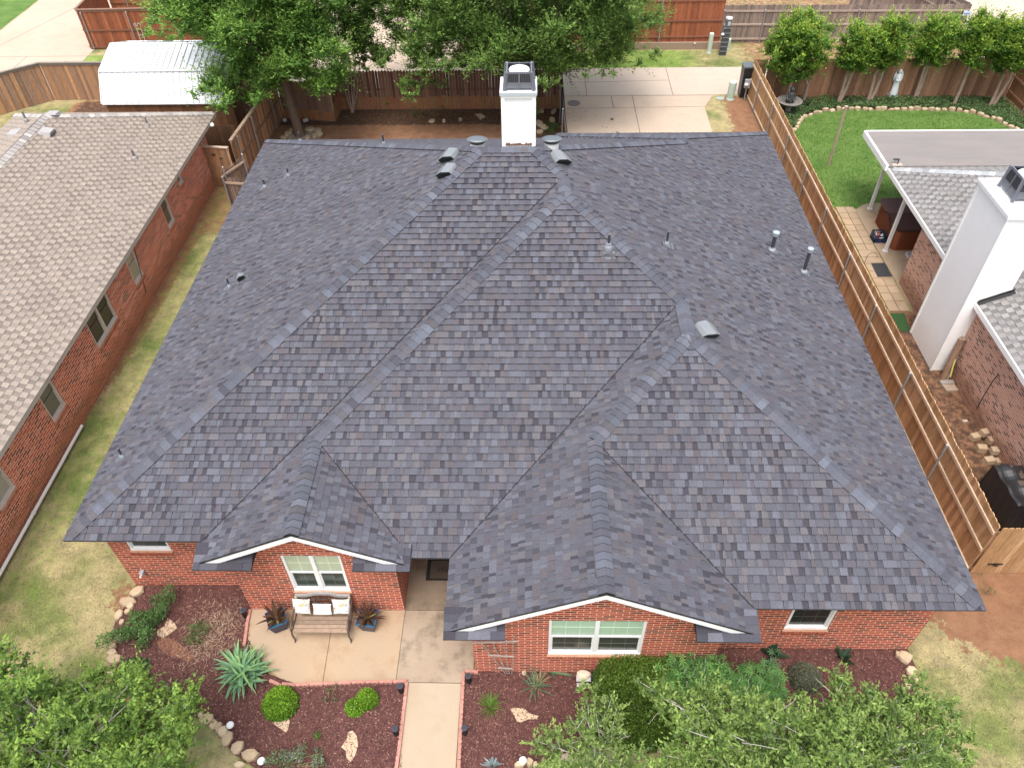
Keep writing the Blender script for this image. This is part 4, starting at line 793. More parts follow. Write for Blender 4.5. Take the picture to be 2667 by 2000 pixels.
b = MB(); b.face([(ex0-.02, Y0-.03, ZE+.0), (23.1, Y0-.03, ZE+.03+sR*.82), (23.1, Y0-.03, ZE+.13+sR*.82), (ex0-.02, Y0-.03, ZE+.11)], (.015, .015, .015)); b.face([(ex0-.02, Y0-.13, ZE+.03), (23.1, Y0-.13, ZE+.03+sR*.84), (23.1, Y0-.02, ZE+.05+sR*.84), (ex0-.02, Y0-.02, ZE+.05)], (.02, .02, .02)); b.build('flashing', MAT['paint'], rroof, local=RL)
# flat patio roof
b = bbox(22.24, 36, yn+.02, 18.95, 2.60, 2.66); proof = b.build('patio_roof', MAT['flatroof'], RH, local=RL)
b = bbox(22.16, 22.239, yn+.02, 18.97, 2.48, 2.69); bbox(22.239, 36, 18.951, 19.0, 2.50, 2.69, b=b); b.build('fascia', MAT['white'], proof, local=RL)
for yy, zt in ((17.9, 2.5), (15.14, 2.46)):
    x_ = 22.86 if yy > 17 else 22.55; b = MB(); b.box((x_, yy, .03), (.10, .10, zt-.03), 0, (.74, .74, .74)); b.box((x_, yy, .03), (.16, .16, .05), 0, (.70, .70, .70)); b.build('post', MAT['paint'], RH, local=RL)
q = gp(*pz(K19, 1165, 1355), 2.68); b = MB(); b.box((q[0]+.02, q[1], 2.662), (.34, .17, .02), .05, (.48, .38, .30)); b.tube([(q[0]+.03, q[1]+.02, 2.68), (q[0]+.03, q[1]+.02, 2.80), (q[0]-.02, q[1]+.06, 2.83)], .018, 8, (.02, .02, .02)); b.box((q[0]-.03, q[1]+.08, 2.81), (.2, .1, .035), .05, (.05, .05, .055)); b.build('floodlight', MAT['paint'], RH, local=RL)
b = MB(); pth = [gx(*pz(K19c, *k), RWX-.015) for k in ((2000, 0), (1950, 60), (1890, 160), (1840, 250), (1825, 290))]; b.tube(pth, .012, 6, (.05, .03, .03)); b.build('cable', MAT['paint'], RH, local=RL)
# ================================================================ FENCES
def fence(label, p0, p1, h, pal, rails=(.25, .95, 1.6), railc=(.36, .24, .15), posts=(), postc=None, side=1, pw=.14, gap=.004, top='ear', cap=None, stain=None, z0=0.02, seed=1, postw=.06, round_=True, name='wooden_fence', th=.018, railh=.085, group=None, posth=None, capw=.13, split=None):
    r = random.Random(seed); p0 = Vector((p0[0], p0[1])); p1 = Vector((p1[0], p1[1])); L = (p1-p0).length; t = (p1-p0)/L; n = Vector((-t.y, t.x))*side
    root = thing(name, label, 'fence', (p0.x, p0.y, 0), group); LO = (p0.x, p0.y, 0)
    W = lambda s, d, z: (p0.x+t.x*s+n.x*d, p0.y+t.y*s+n.y*d, z)
    b = MB(); s = 0.0
    while s < L-.02:
        w_ = min(pw*r.uniform(.97, 1.03), L-s); gg = gap*(4 if r.random() < .12 and gap > .005 else 1); a, c = s+gg*.5, s+w_-gg*.5; s += w_; hh = h+r.uniform(-.02, .02) if top != 'flat' else h+r.uniform(-.006, .006)
        base = r.choice(pal); k = r.uniform(.82, 1.18); col = tuple(x*k for x in base); dd = r.uniform(-.004, .004); rr = (c-a)
        if top == 'ear': T = [(c, hh-.035), (c-rr*.10, hh-.012), (c-rr*.30, hh), (a+rr*.30, hh), (a+rr*.10, hh-.012), (a, hh-.035)]
        elif top == 'point': T = [(c, hh-.07), ((a+c)/2, hh), (a, hh-.07)]
        else: T = [(c, hh), (a, hh)]
        zs = stain[0]+r.uniform(-.05, .05)+stain[2]*math.sin(s*1.3) if stain else z0
        if stain:
            sc = tuple(x*r.uniform(.85, 1.12) for x in stain[1])
            for q, cc in (([(a, z0), (c, z0), (c, zs), (a, zs)], sc),):
                for d_, fl in ((-th/2+dd, side > 0), (th/2+dd, side < 0)):
                    f = [W(x, d_, z) for x, z in q]; b.face(f if fl else f[::-1], cc)
                b.face([W(a, -th/2+dd, z0), W(a, -th/2+dd, zs), W(a, th/2+dd, zs), W(a, th/2+dd, z0)], cc)
        P = [(a, zs), (c, zs)]+T
        for d_, fl in ((-th/2+dd, side > 0), (th/2+dd, side < 0)):
            f = [W(x, d_, z) for x, z in P]; b.face(f if fl else f[::-1], col)
        for i in range(1, len(P)):
            a_, c_ = P[i], P[(i+1) % len(P)]; f = [W(a_[0], -th/2+dd, a_[1]), W(c_[0], -th/2+dd, c_[1]), W(c_[0], th/2+dd, c_[1]), W(a_[0], th/2+dd, a_[1])]; b.face(f, tuple(min(1, x*1.25) for x in col))
    b.build('picket_panel', MAT['wood'], root, local=LO)
    for z in rails:
        b = MB(); m = max(1, int(L/2.5)); 
        for i in range(m):
            k = r.uniform(.85, 1.12); b.bar(W(L*i/m+.004, th/2+.024, z), W(L*(i+1)/m-.004, th/2+.024, z), railh, .038, tuple(x*k for x in railc), up=(n.x, n.y, 0))
        b.build('rail', MAT['woodh'], root, local=LO)
    for s_ in posts:
        b = MB(); q = W(s_, th/2+.05+postw/2, 0); ph = posth or h-.12
        if round_: b.tube([(q[0], q[1], 0), (q[0], q[1], ph)], postw/2, 10, postc or (.24, .235, .23)); b.lathe((q[0], q[1], ph), [(postw*.55, -.03), (postw*.55, .01), (.005, .03)], 10, (.40, .40, .39))
        else: b.box((q[0], q[1], 0), (postw, postw, ph), math.atan2(t.y, t.x), postc or (.2, .13, .09))
        for z in rails:
            if z < ph: b.bar(W(s_-.05, th/2+.055, z), W(s_+.05, th/2+.055, z), .05, .01, (.25, .25, .25), up=(n.x, n.y, 0))
        b.build('post', MAT['paint'] if round_ else MAT['wood'], root, local=LO)
    if cap:
        b = MB(); b.bar(W(0, .02, h+.02), W(L, .02, h+.02), capw, .04, cap, up=(0, 0, 1)); b.bar(W(0, th/2+.02, h-.05), W(L, th/2+.02, h-.05), .11, .03, tuple(x*.85 for x in cap), up=(n.x, n.y, 0)); b.build('top_board', MAT['woodh'], root, local=LO)
    return root
NEWW = [(.45, .265, .13), (.40, .23, .105), (.50, .31, .165), (.36, .20, .09)]
OLDB = [(0.187, 0.094, 0.055), (0.154, 0.075, 0.046), (0.220, 0.121, 0.075), (0.132, 0.066, 0.044)]
GRYW = [(.23, .175, .145), (.20, .15, .13), (.27, .21, .17), (.17, .13, .115)]
REDW = [(0.241, 0.071, 0.030), (0.207, 0.060, 0.025), (0.287, 0.090, 0.039)]
MIXW = [(0.406, 0.211, 0.106), (0.312, 0.168, 0.088), (0.500, 0.265, 0.125), (0.250, 0.147, 0.094)]
# east line fence, new cedar with steel posts facing us
ytops = []
for K, a, c in ((K19, 55, 680), (K19, 155, 910), (K19, 285, 1150), (K19, 430, 1430), (K19b, 590, 240), (K19b, 785, 600), (K19b, 1000, 1015), (K19b, 1290, 1540), (K19c, 1600, 540)):
    ytops.append(gx(*pz(K, a, c), 20.18)[1])
FE0 = (20.30, 2.16); FE1 = (20.14, 27.6); FL_ = 25.44
fence('long new cedar fence with scalloped pickets between the grey roof and the right-hand neighbour', FE0, FE1, 1.85, NEWW, (.12, .90, 1.56), (.60, .44, .30), [max(.1, y_-2.16) for y_ in ytops if y_ < 27], side=1, seed=2, pw=.14, posth=1.62, railh=.09)
fence('short new cedar gate panel closing the gap beside the covered grill', (20.34, 2.12), (22.38, 2.12), 1.85, NEWW, (.12, .9, 1.6), (.42, .27, .17), (), side=1, seed=3)
b = MB(); q = gy(*pz(K19c, 1978, 1560), 2.10); b.box((q[0], 2.10, q[2]-.03), (.34, .012, .05), 0, (.015, .015, .015)); b.lathe((q[0], 2.095, q[2]-.03), [(.05, 0), (.05, .05)], 10, (.015, .015, .015)); gh = b.build('hinge', MAT['paint'])
for o in bpy.data.objects:
    if o.get('label', '').startswith('short new cedar gate'): gh.parent = o; gh.matrix_parent_inverse = Matrix.Translation((-o.location.x, -o.location.y, 0)); 
fence('end return of the new cedar fence at the alley with rails sticking out', (20.12, 27.64), (20.75, 27.62), 1.8, NEWW, (.3, 1.0, 1.6), side=-1, seed=4)
fence('brown cedar fence behind the row of crape myrtles and the white statue', (32.2, 27.62), (20.8, 27.62), 1.80, [(.33, .175, .095), (.28, .14, .075), (.38, .21, .12), (.25, .125, .07)], (.3, 1.5), (.22, .12, .07), (), side=-1, seed=5, top='flat')
fence('brown cedar fence running along the far side of the neighbour\'s lawn', (32.2, 27.6), (32.4, 8), 1.80, [(.27, .13, .06), (.31, .15, .07)], (.3, .95, 1.55), (.33, .18, .10), (1.8, 4.2, 6.6, 9), side=-1, seed=6, top='flat')
# back yard fences
fence('dark brown picket fence with pointed tops along the back of the middle yard', (.98, 26.66), (11.3, 26.62), 1.86, OLDB, (.95,), (.12, .07, .045), (), side=1, seed=7, top='point', gap=.006, stain=(.62, (.31, .145, .068), .03))
fence('weathered fence corner stepping forward beside the big tree trunk', (-1.5, 25.85), (.94, 25.45), 1.80, [(.22, .13, .085), (.26, .16, .10), (.19, .12, .09)], (), (.2, .1, .07), (), side=1, seed=8, top='ear', stain=(.45, (.30, .14, .065), .05))
fence('short dirt-stained fence return beside the crape myrtle stems', (.96, 25.45), (.98, 26.62), 1.80, OLDB, (), (.2, .1, .07), (), side=1, seed=9, stain=(.8, (.30, .14, .065), .05))
fence('weathered plank fence with steel posts along the left side of the back yard', (-1.95, 20.1), (-1.55, 25.85), 1.85, MIXW, (.12, .95), (.24, .15, .09), (.5, 2.2, 4.6), side=-1, seed=10, top='flat', cap=(.40, .29, .20), posth=1.8)
fence('dark board fence between the chimney yard and the driveway', (11.36, 18.65), (11.3, 26.6), 1.8, [(.07, .05, .04), (.09, .065, .05)], (.3, 1.5), (.10, .08, .07), (.4, 2.0, 4.4, 6.6), side=1, seed=11, top='flat')
# west neighbour's rear fence and gate
fence('weathered brown fence with a grey cap board behind the tan roof', (-13.2, 27.93), (-2.4, 27.9), 1.80, MIXW, (), (.2, .14, .1), (), side=-1, seed=12, top='flat', cap=(.24, .20, .17))
f_ = fence('angled weathered fence at the upper left corner with a loose middle rail', (-21, 21.6), (-13.22, 27.93), 1.80, MIXW, (), (.2, .14, .1), (4.6,), side=-1, seed=13, top='flat', cap=(.24, .20, .17))
fence('plank gate with iron latch joining the left brick house to the yard fence', (-3.0, 19.85), (-1.95, 19.72), 1.74, MIXW, (), (.3, .2, .14), (), side=1, seed=14, top='flat', cap=(.50, .38, .29), stain=(.35, (.30, .15, .07), .1), name='wooden_gate')
bb = MB(); q = gy(*pz(K00, 1760, 1275), 19.78); bb.box((q[0], 19.76, q[2]), (.16, .02, .025), 0, (.01, .01, .01)); bb.box((q[0]-.02, 19.76, q[2]-.06), (.03, .02, .14), 0, (.01, .01, .01)); q = gy(*pz(K00, 1828, 1305), 19.76); bb.box((q[0], 19.75, q[2]), (.18, .02, .025), .1, (.01, .01, .01)); gh = bb.build('latch', MAT['paint'])
for o in bpy.data.objects:
    if o.get('label', '').startswith('plank gate with iron'): gh.parent = o; gh.matrix_parent_inverse = Matrix.Translation((-o.location.x, -o.location.y, 0))
fence('ragged grey picket gate leaning open beside the dark roof edge', (-1.95, 18.45), (-.75, 18.3), 1.25, [(.17, .12, .10), (.24, .17, .13), (.13, .095, .08)], (1.0,), (.42, .30, .22), (.05, 1.1), side=-1, seed=15, top='point', pw=.085, gap=.02, name='picket_gate', posth=1.3)
fence('narrow grey picket leaf with a steel frame behind the ragged gate', (-1.95, 18.5), (-1.40, 19.65), 1.45, [(.17, .12, .10), (.24, .17, .13)], (1.25,), (.45, .33, .24), (.05, 1.15), side=-1, seed=16, top='point', pw=.08, gap=.02, name='picket_gate', posth=1.62)
# red fence beyond the alley, west and east
fence('tall red-stained fence behind the white shed with grey steel posts', (-13.95, 34.1), (-4.0, 34.35), 2.05, REDW, (.12, 1.0), (.17, .07, .04), (.2, 2.6, 5.0, 7.4), side=-1, seed=17, top='flat', cap=(.24, .13, .09))
fence('red-stained fence running away from the alley at the upper left', (-14.0, 34.15), (-14.25, 38.2), 2.05, REDW, (.12, 1.0), (.17, .07, .04), (), side=1, seed=18, top='flat', cap=(.24, .13, .09))
fence('far red-stained fence at the top edge behind the turquoise ball', (-14.2, 38.3), (-3, 38.4), 2.05, [(.30, .11, .045), (.26, .09, .04)], (.12, 1.0), (.22, .09, .05), (1, 3.4, 5.8, 8.2), side=-1, seed=19, top='flat')
fence('tall dark red fence standing on the concrete curb beyond the alley', (8.0, 33.52), (19.78, 33.52), 2.75, REDW, (.62, 1.42, 2.4), (.24, .09, .055), (1.0, 3.4, 5.8, 8.6), side=-1, seed=20, top='flat', z0=.36, posth=2.6)
fence('old grey picket fence crossing the top right beyond the alley', (19.85, 34.25), (32.4, 34.0), 1.92, GRYW, (.22, .95, 1.62), (.36, .28, .23), (.1, 2.2, 4.6, 7.0, 9.4), side=-1, seed=21, gap=.01, posth=1.7)
fence('side run of the old grey picket fence heading away at the top right', (32.45, 34.0), (31.6, 38.2), 1.92, GRYW, (.22, .95, 1.62), (.36, .28, .23), (), side=1, seed=22, gap=.01)
fence('low brown fence strip at the very top between the two yards', (28.0, 38.6), (31.6, 38.2), 1.4, GRYW, (.3, 1.0), (.38, .28, .2), (), side=-1, seed=23)
b = bbox(6.0, 19.85, 33.36, 33.68, 0, .36, (.62, .52, .48)); tag(b.build('curb_wall', MAT['alley']), 'low pinkish concrete curb wall under the dark red fence', 'wall')
def grp(n_): return n_
q = gp(*pz(K19, 1765, 85), 1.5); b = MB(); b.box((32.3, 33.9, 1.38), (.36, .02, .26), 0, (.55, .60, .75)); b.box((32.3, 33.885, 1.46), (.30, .01, .06), 0, (.16, .22, .45)); tag(b.build('notice_sign', MAT['paint']), 'small blue and white sign on the end of the grey picket fence', 'sign')
# ================================================================ SHED
x0, xB_ = -8.22, -2.75; SP = [(23.15, 1.98), (23.92, 3.05), (25.62, 3.52), (27.05, 3.05), (27.75, 1.98)]; yS, yN_ = SP[0][0], SP[-1][0]; z_e = 1.98
shed = thing('garden_shed', 'long wooden shed with a bright white ribbed metal roof at the upper left', 'shed', (x0, yS, 0)); SLc = (x0, yS, 0)
b = MB()
for (ya, za), (yb, zb) in zip(SP[:-1], SP[1:]):
    b.face([(x0, ya, za), (xB_, ya, za), (xB_, yb, zb), (x0, yb, zb)]); b.face([(x0, yb, zb-.03), (xB_, yb, zb-.03), (xB_, ya, za-.03), (x0, ya, za-.03)])
    for i in range(22):
        x = x0+.015+(xB_-x0-.03)*i/21; b.bar((x, ya, za+.014), (x, yb, zb+.014), .03, .036, (.42, .44, .46), 1, up=(0, 0, 1))  # grey ribs: shading painted onto the same white metal
    b.bar((x0-.01, ya, za), (x0-.01, yb, zb), .02, .09)
for y_, z_ in (SP[1], SP[2], SP[3]): b.bar((x0, y_, z_+.015), (xB_, y_, z_+.015), .16, .02)
b.build('roof', [MAT['metalroof'], MAT['paint']], shed, local=SLc); b = MB(); b.face([(x0+.1, y_, z_-.06) for y_, z_ in SP], (.16, .07, .03)); b.build('gable', MAT['wood'], shed, local=SLc)
rr = random.Random(5); b = MB(); x = x0+.12
for ya in (yS+.12, yN_-.1):
    x = x0+.1
    while x < xB_-.1: k = rr.uniform(.75, 1.2); b.box((x+.1, ya, 0), (.195, .03, z_e), 0, (.17*k, .075*k, .03*k)); x += .2
for xx in (x0+.1, xB_-.1):
    y = yS+.14
    while y < yN_-.14: k = rr.uniform(.75, 1.2); b.box((xx, y+.1, 0), (.03, .195, z_e+.1), 0, (.17*k, .075*k, .03*k)); y += .2
b.build('wall', MAT['wood'], shed, local=SLc)
fence('dark brown fence in the shade between the shed and the plank gate', (-10.5, 22.1), (-2.2, 21.6), 1.75, [(.13, .065, .03), (.10, .05, .025)], (), (.1, .05, .03), (), side=1, seed=25, top='flat')
b = MB()
for dx in (-.12, .12): b.tube([(-10.9+dx, 33.95, .0), (-10.9+dx, 33.95, 1.15), (-10.9+dx*1.6, 33.9, 1.35), (-10.9+dx*.6, 33.85, 1.45), (-10.9+dx*.2, 33.85, 1.3)], .02, 8, (.45, .45, .45))
for z in (.4, .8, 1.1): b.bar((-11.02, 33.95, z), (-10.78, 33.95, z), .02, .02, (.45, .45, .45))
tag(b.build('hand_truck', MAT['paint']), 'grey metal hand truck frame standing behind the white shed roof', 'hand truck')
q = gp(*pz(K00, 762, 28), .3); b = MB(); b.lathe((q[0], q[1], 0), [(.02, 0), (.13, .05), (.2, .17), (.21, .26), (.16, .38), (.02, .44)], 18, (.05, .42, .44)); tag(b.build('ball', MAT['paint'], smooth=True), 'turquoise ball lying by the far red fence at the top left', 'ball')
# ================================================================ UTILITIES BY THE ALLEY
def pedestal(px, hgt, r, label, col=(.40, .50, .42), wide=False, grpn='green utility pedestals'):
    x, y, _ = gp(*px, 0); b = MB(); b.lathe((x, y, 0), [(r*1.15, 0), (r*1.15, .05), (r, .08), (r, hgt*.35), (r*1.04, hgt*.36), (r*1.04, hgt-.04), (r*.9, hgt), (.01, hgt+.01)], 18, col); b.lathe((x, y, hgt-.02), [(r*1.02, 0), (r*.95, .035), (.01, .045)], 18, tuple(min(1, c*1.3) for c in col)); return tag(b.build('utility_pedestal', MAT['paint']), label, 'utility pedestal', grpn)
pedestal(pz(K13, 1725, 440), 1.0, .115, 'tall pale green utility pedestal in front of the dark red fence', (.46, .55, .47)); pedestal(pz(K13, 1900, 820), .85, .17, 'pale green utility pedestal on the grass corner beside the driveway'); pedestal(pz(K13, 1878, 410), .55, .11, 'short pale green pedestal half behind the stair-like meter post')
x, y, _ = gp(*pz(K13, 1835, 455), 0)
mt = thing('meter_post', 'dark grey stepped utility post topped by a round white meter beyond the alley', 'utility post', (x, y, 0)); ML = (x, y, 0); b = MB()
for i in range(6): b.box((x+.012*i, y+.02*i, i*.22), (.34, .16, .21), 0, (.055, .06, .065), tp=(1, .85)); b.box((x+.012*i, y+.02*i-.02, i*.22+.2), (.36, .16, .025), 0, (.17, .18, .19))
b.build('body', MAT['paint'], mt, local=ML); b = MB(); b.lathe((x+.08, y+.14, 1.32), [(.15, 0), (.15, .42), (.17, .43), (.17, .50), (.01, .52)], 18, (.10, .12, .14)); b.lathe((x+.08, y+.14, 1.75), [(.172, 0), (.172, .07), (.01, .09)], 18, (.62, .60, .58)); b.box((x+.08, y-.02, 1.48), (.14, .02, .18), 0, (.40, .43, .45)); b.lathe((x-.15, y, 1.0), [(.06, 0), (.09, .04), (.05, .1)], 10, (.7, .7, .68)); b.build('meter', MAT['paint'], mt, local=ML)
b = MB(); q = gp(*pz(K13, 1600, 410), 0); b.tube([(q[0], q[1]-.03, 0), (q[0], q[1]-.03, .30)], .03, 8, (.35, .28, .24)); b.lathe((q[0], q[1]-.03, .28), [(.05, 0), (.07, .04), (.04, .1)], 10, (.50, .40, .34)); tag(b.build('standpipe', MAT['paint']), 'small rusty standpipe in front of the curb wall', 'standpipe')
x, y, _ = gp(*pz(K13, 1990, 810), 0); ub = thing('trash_bin', 'tall black wheeled bin beside the end of the new cedar fence', 'trash bin', (x, y, 0)); b = MB(); b.box((x+.12, y+.25, .04), (.40, .5, 1.38), 0, (.014, .015, .017), tp=(1.15, 1.12)); b.build('body', MAT['paint'], ub, local=(x, y, 0)); b = MB(); b.box((x+.12, y+.25, 1.42), (.50, .60, .06), 0, (.10, .12, .13)); b.build('lid', MAT['paint'], ub, local=(x, y, 0))
b = MB(); x, y, _ = gp(*pz(K13, 2015, 830), 0); b.box((x, y, .0), (.05, .05, .7), 0, (.25, .25, .25)); b.box((x, y, .62), (.24, .14, .38), 0, (.33, .33, .34)); b.lathe((x-.06, y-.09, .76), [(.09, 0), (.1, .06), (.05, .11)], 12, (.6, .6, .6)); tag(b.build('meter_box', MAT['paint']), 'grey electrical meter box on a post in front of the black bin', 'meter box')
b = MB(); x, y, _ = gp(*pz(K13, 1818, 815), 0); b.lathe((x, y, 0.01), [(.17, 0), (.17, .02), (.01, .025)], 16, (.35, .38, .33), sx=1.2); tag(b.build('valve_cover', MAT['paint']), 'round grey valve cover set in the grass corner by the driveway', 'cover')
b = MB(); x, y, _ = gp(*pz(K13, 615, 855), 0); b.lathe((x, y, .017), [(.30, 0), (.30, .012), (.25, .016), (.24, .010), (.01, .011)], 24, (.12, .095, .08)); tag(b.build('manhole_cover', MAT['paint']), 'round iron manhole cover in the driveway slab', 'manhole cover')
# ================================================================ RIGHT-HAND YARD THINGS
x, y, _ = gp(*pz(K19, 600, 1365), 0); b = MB(); b.tube([(x, y, 0), (x+.02, y, 1.3), (x+.02, y+.02, 2.52)], [.055, .052, .045], 10, (.33, .24, .18)); b.box((x+.02, y+.02, 2.50), (.13, .10, .05), .2, (.42, .33, .26)); tag(b.build('wooden_pole', MAT['wood']), 'lone weathered wooden pole standing in the neighbour\'s green lawn', 'pole')
x0_, x1_, y0_, y1_ = 22.74, 24.9, 15.16, 17.2; tub = thing('hot_tub', 'brown hot tub with a folded dark cover under the patio roof', 'hot tub', (x0_, y0_, 0)); TL = (x0_, y0_, 0)
def rrect(x0, x1, y0, y1, r, n=5):
    P = []
    for cx, cy, a0 in ((x1-r, y0+r, -90), (x1-r, y1-r, 0), (x0+r, y1-r, 90), (x0+r, y0+r, 180)):
        for i in range(n+1): a = math.radians(a0+90*i/n); P.append((cx+r*math.cos(a), cy+r*math.sin(a)))
    return P
b = MB(); b.prism(rrect(x0_+.04, x1_, y0_+.04, y1_-.04, .18), .03, .82, (.27, .085, .035))
for i in range(44):
    f = i/44; b.box((x0_+.2+(x1_-x0_-.4)*f, y0_+.035, .08), (.012, .012, .7), 0, (.15, .04, .02)); b.box((x0_+.037, y0_+.2+(y1_-y0_-.4)*f, .08), (.012, .012, .7), 0, (.15, .04, .02))
b.build('cabinet', MAT['paint'], tub, local=TL)
b = MB(); ym = (y0_+y1_)/2; b.prism(rrect(x0_, x1_+.03, y0_-.01, ym-.015, .12), .82, .93, (.075, .030, .028)); b.prism(rrect(x0_, x1_+.03, ym+.015, y1_, .12), .82, .94, (.12, .065, .065)); b.bar((x0_-.03, ym-.05, .95), (x0_-.03, y0_+.3, .6), .05, .02, (.05, .02, .02)); b.bar((x0_-.03, ym+.05, .95), (x0_-.03, y1_-.3, .6), .05, .02, (.05, .02, .02)); b.build('cover', MAT['cloth'], tub, local=TL)
x, y, _ = gp(*pz(K19b, 1015, 500), 0); cr = thing('milk_crate', 'navy plastic crate with white bottles beside the hot tub', 'crate', (x, y, .03)); b = MB(); y += .16; sz = .40; hh = .30; nv = (.022, .04, .10)
for i in range(4):
    an = [(0, -1), (1, 0), (0, 1), (-1, 0)][i]; cx_, cy_ = x+an[0]*sz/2, y+an[1]*sz/2; w_, d_ = (sz, .02) if an[0] == 0 else (.02, sz)
    for z in (.0, .13, .26): b.box((cx_, cy_, .03+z), (w_, d_, .04), 0, nv)
    for k in range(6): o_ = -sz/2+sz*k/5; b.box((cx_+(o_ if an[0] == 0 else 0), cy_+(o_ if an[1] == 0 else 0), .03), (.02, .02, hh), 0, nv)
b.box((x, y, .03), (sz, sz, .02), 0, nv); b.box((x, y-sz/2-.012, .24), (.16, .01, .03), 0, (.7, .7, .72)); b.build('body', MAT['paint'], cr, local=(x, y-.16, .03))
for i, (dx, dy, c_) in enumerate(((-.1, .06, (.7, .7, .7)), (.1, -.02, (.75, .75, .76)), (.02, .1, (.5, .12, .1)))):
    b = MB(); b.lathe((x+dx, y+dy, .05), [(.05, 0), (.055, .02), (.055, .17), (.02, .2), (.02, .25), (.005, .255)], 12, c_); tag(b.build('bottle', MAT['paint']), ['white squat bottle at the left in the navy crate', 'white squat bottle at the right in the navy crate', 'red bottle at the back of the navy crate'][i], 'bottle', 'bottles in the crate')
q = [gz(K19b, *k, z=.045)[:2] for k in ((952, 667), (1065, 665), (1125, 778), (1007, 781))]; b = MB(); b.prism(winding_up([tuple(k) for k in q]), .045, .058, (.035, .035, .038)); tag(b.build('rubber_mat', MAT['cloth']), 'black rubber mat on the narrow paving by the patio slab', 'mat')
x, y, _ = gp(*pz(K19b, 1280, 610), .03); b = MB(); b.prism(rrect(x-.17, x+.17, y-.13, y+.15, .06), .03, .12, (.62, .63, .65)); b.prism(rrect(x-.12, x+.12, y-.08, y+.09, .04), .12, .125, (.30, .32, .35)); b.lathe((x+.03, y, .125), [(.07, 0), (.07, .012), (.01, .013)], 12, (.08, .08, .09)); tag(b.build('pet_feeder', MAT['paint']), 'white plastic pet bowl against the pink brick corner', 'pet bowl')
b = MB(); P = [gp(*pz(K19b, *k), z_) for k, z_ in (((900, 665), .05), ((925, 600), .45), ((960, 577), .55), ((1000, 585), .5), ((1005, 615), .4))]; b.tube(P, .009, 6, (.02, .02, .02)); tag(b.build('garden_hook', MAT['paint']), 'thin black shepherd hook curling over the paving by the fence', 'hook')
sheet('artificial_turf', [gz(K19b, *k)[:2] for k in ((1108, 1080), (1225, 1080), (1275, 1230), (1190, 1225))], .02, pm('fake_turf', (.022, .07, .018), (.03, .09, .02), 20, .9, 50, .3, .4))
# leaning log against chimney, pavers, bbq cover, blocks
b0_ = gp(*pz(K19b, 1545, 1620), 0); b1_ = gp(*pz(K19b, 1705, 1290), 1.35); b = MB(); b.tube([b0_, b1_], [.10, .095], 12, (.26, .16, .10)); b.lathe(tuple(b1_), [(.094, -.01), (.09, .01), (.01, .012)], 12, (.40, .28, .18)); tag(b.build('wooden_post', MAT['bark']), 'thick round wooden post leaning in the corner of the white chimney', 'post')
b = MB(); p_ = gp(*pz(K19b, 1575, 1640), 0); b.tube([p_, gp(*pz(K19b, 1725, 1285), 1.4), gp(*pz(K19b, 1700, 1262), 1.45)], .018, 6, (.40, .40, .38)); b.tube([gp(*pz(K19b, 1605, 1600), .25), gp(*pz(K19b, 1662, 1395), .95)], .022, 6, (.55, .50, .12)); tag(b.build('conduit', MAT['paint']), 'grey pipe with a yellow sleeve beside the leaning post', 'pipe')
b = MB(); q = gz(K19c, 1600, 120); b.box((q[0], q[1], 0.0), (.36, .26, .07), .1, (.36, .27, .20)); b.box((q[0]-.03, q[1]+.2, 0.0), (.4, .16, .10), .05, (.30, .26, .22)); tag(b.build('splash_block', MAT['stone']), 'flat concrete splash block at the foot of the leaning post', 'block')
i = 0
for (a, c, z_) in ((1815, 505, 0), (1890, 480, .0), (1945, 545, .0), (1870, 600, 0), (1975, 640, 0), (1930, 700, 0), (1900, 470, .16), (1960, 535, .16), (1985, 620, .16), (2015, 710, .0)):
    q = gz(K19c, a, c, z_+.12); rr_ = random.Random(i); b = MB(); b.box((0, 0, 0), (.26, .19, .15), 0, [(.46, .33, .21), (.40, .28, .18), (.50, .37, .25)][i % 3], tp=(.96, .94)); o = tag(b.build('retaining_block', MAT['stone']), '%s tan concrete block of the pile by the pink wall, counted from the grill' % nth(9-i), 'block', 'tan blocks piled by the right-hand house')
    o.location = (q[0], q[1], z_+.005); o.rotation_euler = (0, 0, rr_.uniform(-.3, .3)+.1); i += 1
b = MB(); q = gz(K19c, 1720, 392); b.box((q[0], q[1], 0.01), (.14, .07, .05), .2, (.5, .42, .34)); tag(b.build('brick', MAT['stone']), 'single pale brick lying in the dirt by the pink wall', 'brick')
gx0, gx1, gy0, gy1 = 21.50, 22.35, 3.25, 4.72; b = MB()
me_ = []; nx_, ny_ = 14, 20
def gh_(i, j):
    u = i/(nx_-1); v_ = j/(ny_-1); edge = min(u, 1-u, v_, 1-v_); z = 1.0 if edge > .0 else 0.02
    x = gx0+(gx1-gx0)*u; y = gy0+(gy1-gy0)*v_; z += (.03*math.sin(u*9+v_*4)+.025*math.sin(v_*17))*(edge > 0)
    if edge < .09 and edge > 0: z -= .03
    return (x+(0.03*math.sin(v_*30) if i in (0, nx_-1) else 0), y+(.03*math.sin(u*25) if j in (0, ny_-1) else 0), z)
G_ = [[gh_(i, j) for j in range(ny_)] for i in range(nx_)]
for i in range(nx_-1):
    for j in range(ny_-1): 
        cc = (.018, .018, .020); d_ = mnoise(Vector((i*.35, j*.35, 1)))
        if 5 < i < 12 and 2 < j < 17 and d_ > .05: cc = (.10, .075, .055)
        b.face([G_[i][j], G_[i+1][j], G_[i+1][j+1], G_[i][j+1]], cc)
tag(b.build('grill_cover', glassy('black_cover', (1, 1, 1), .35, .5)), 'boxy grill under a wrinkled black cover by the right edge', 'covered grill')
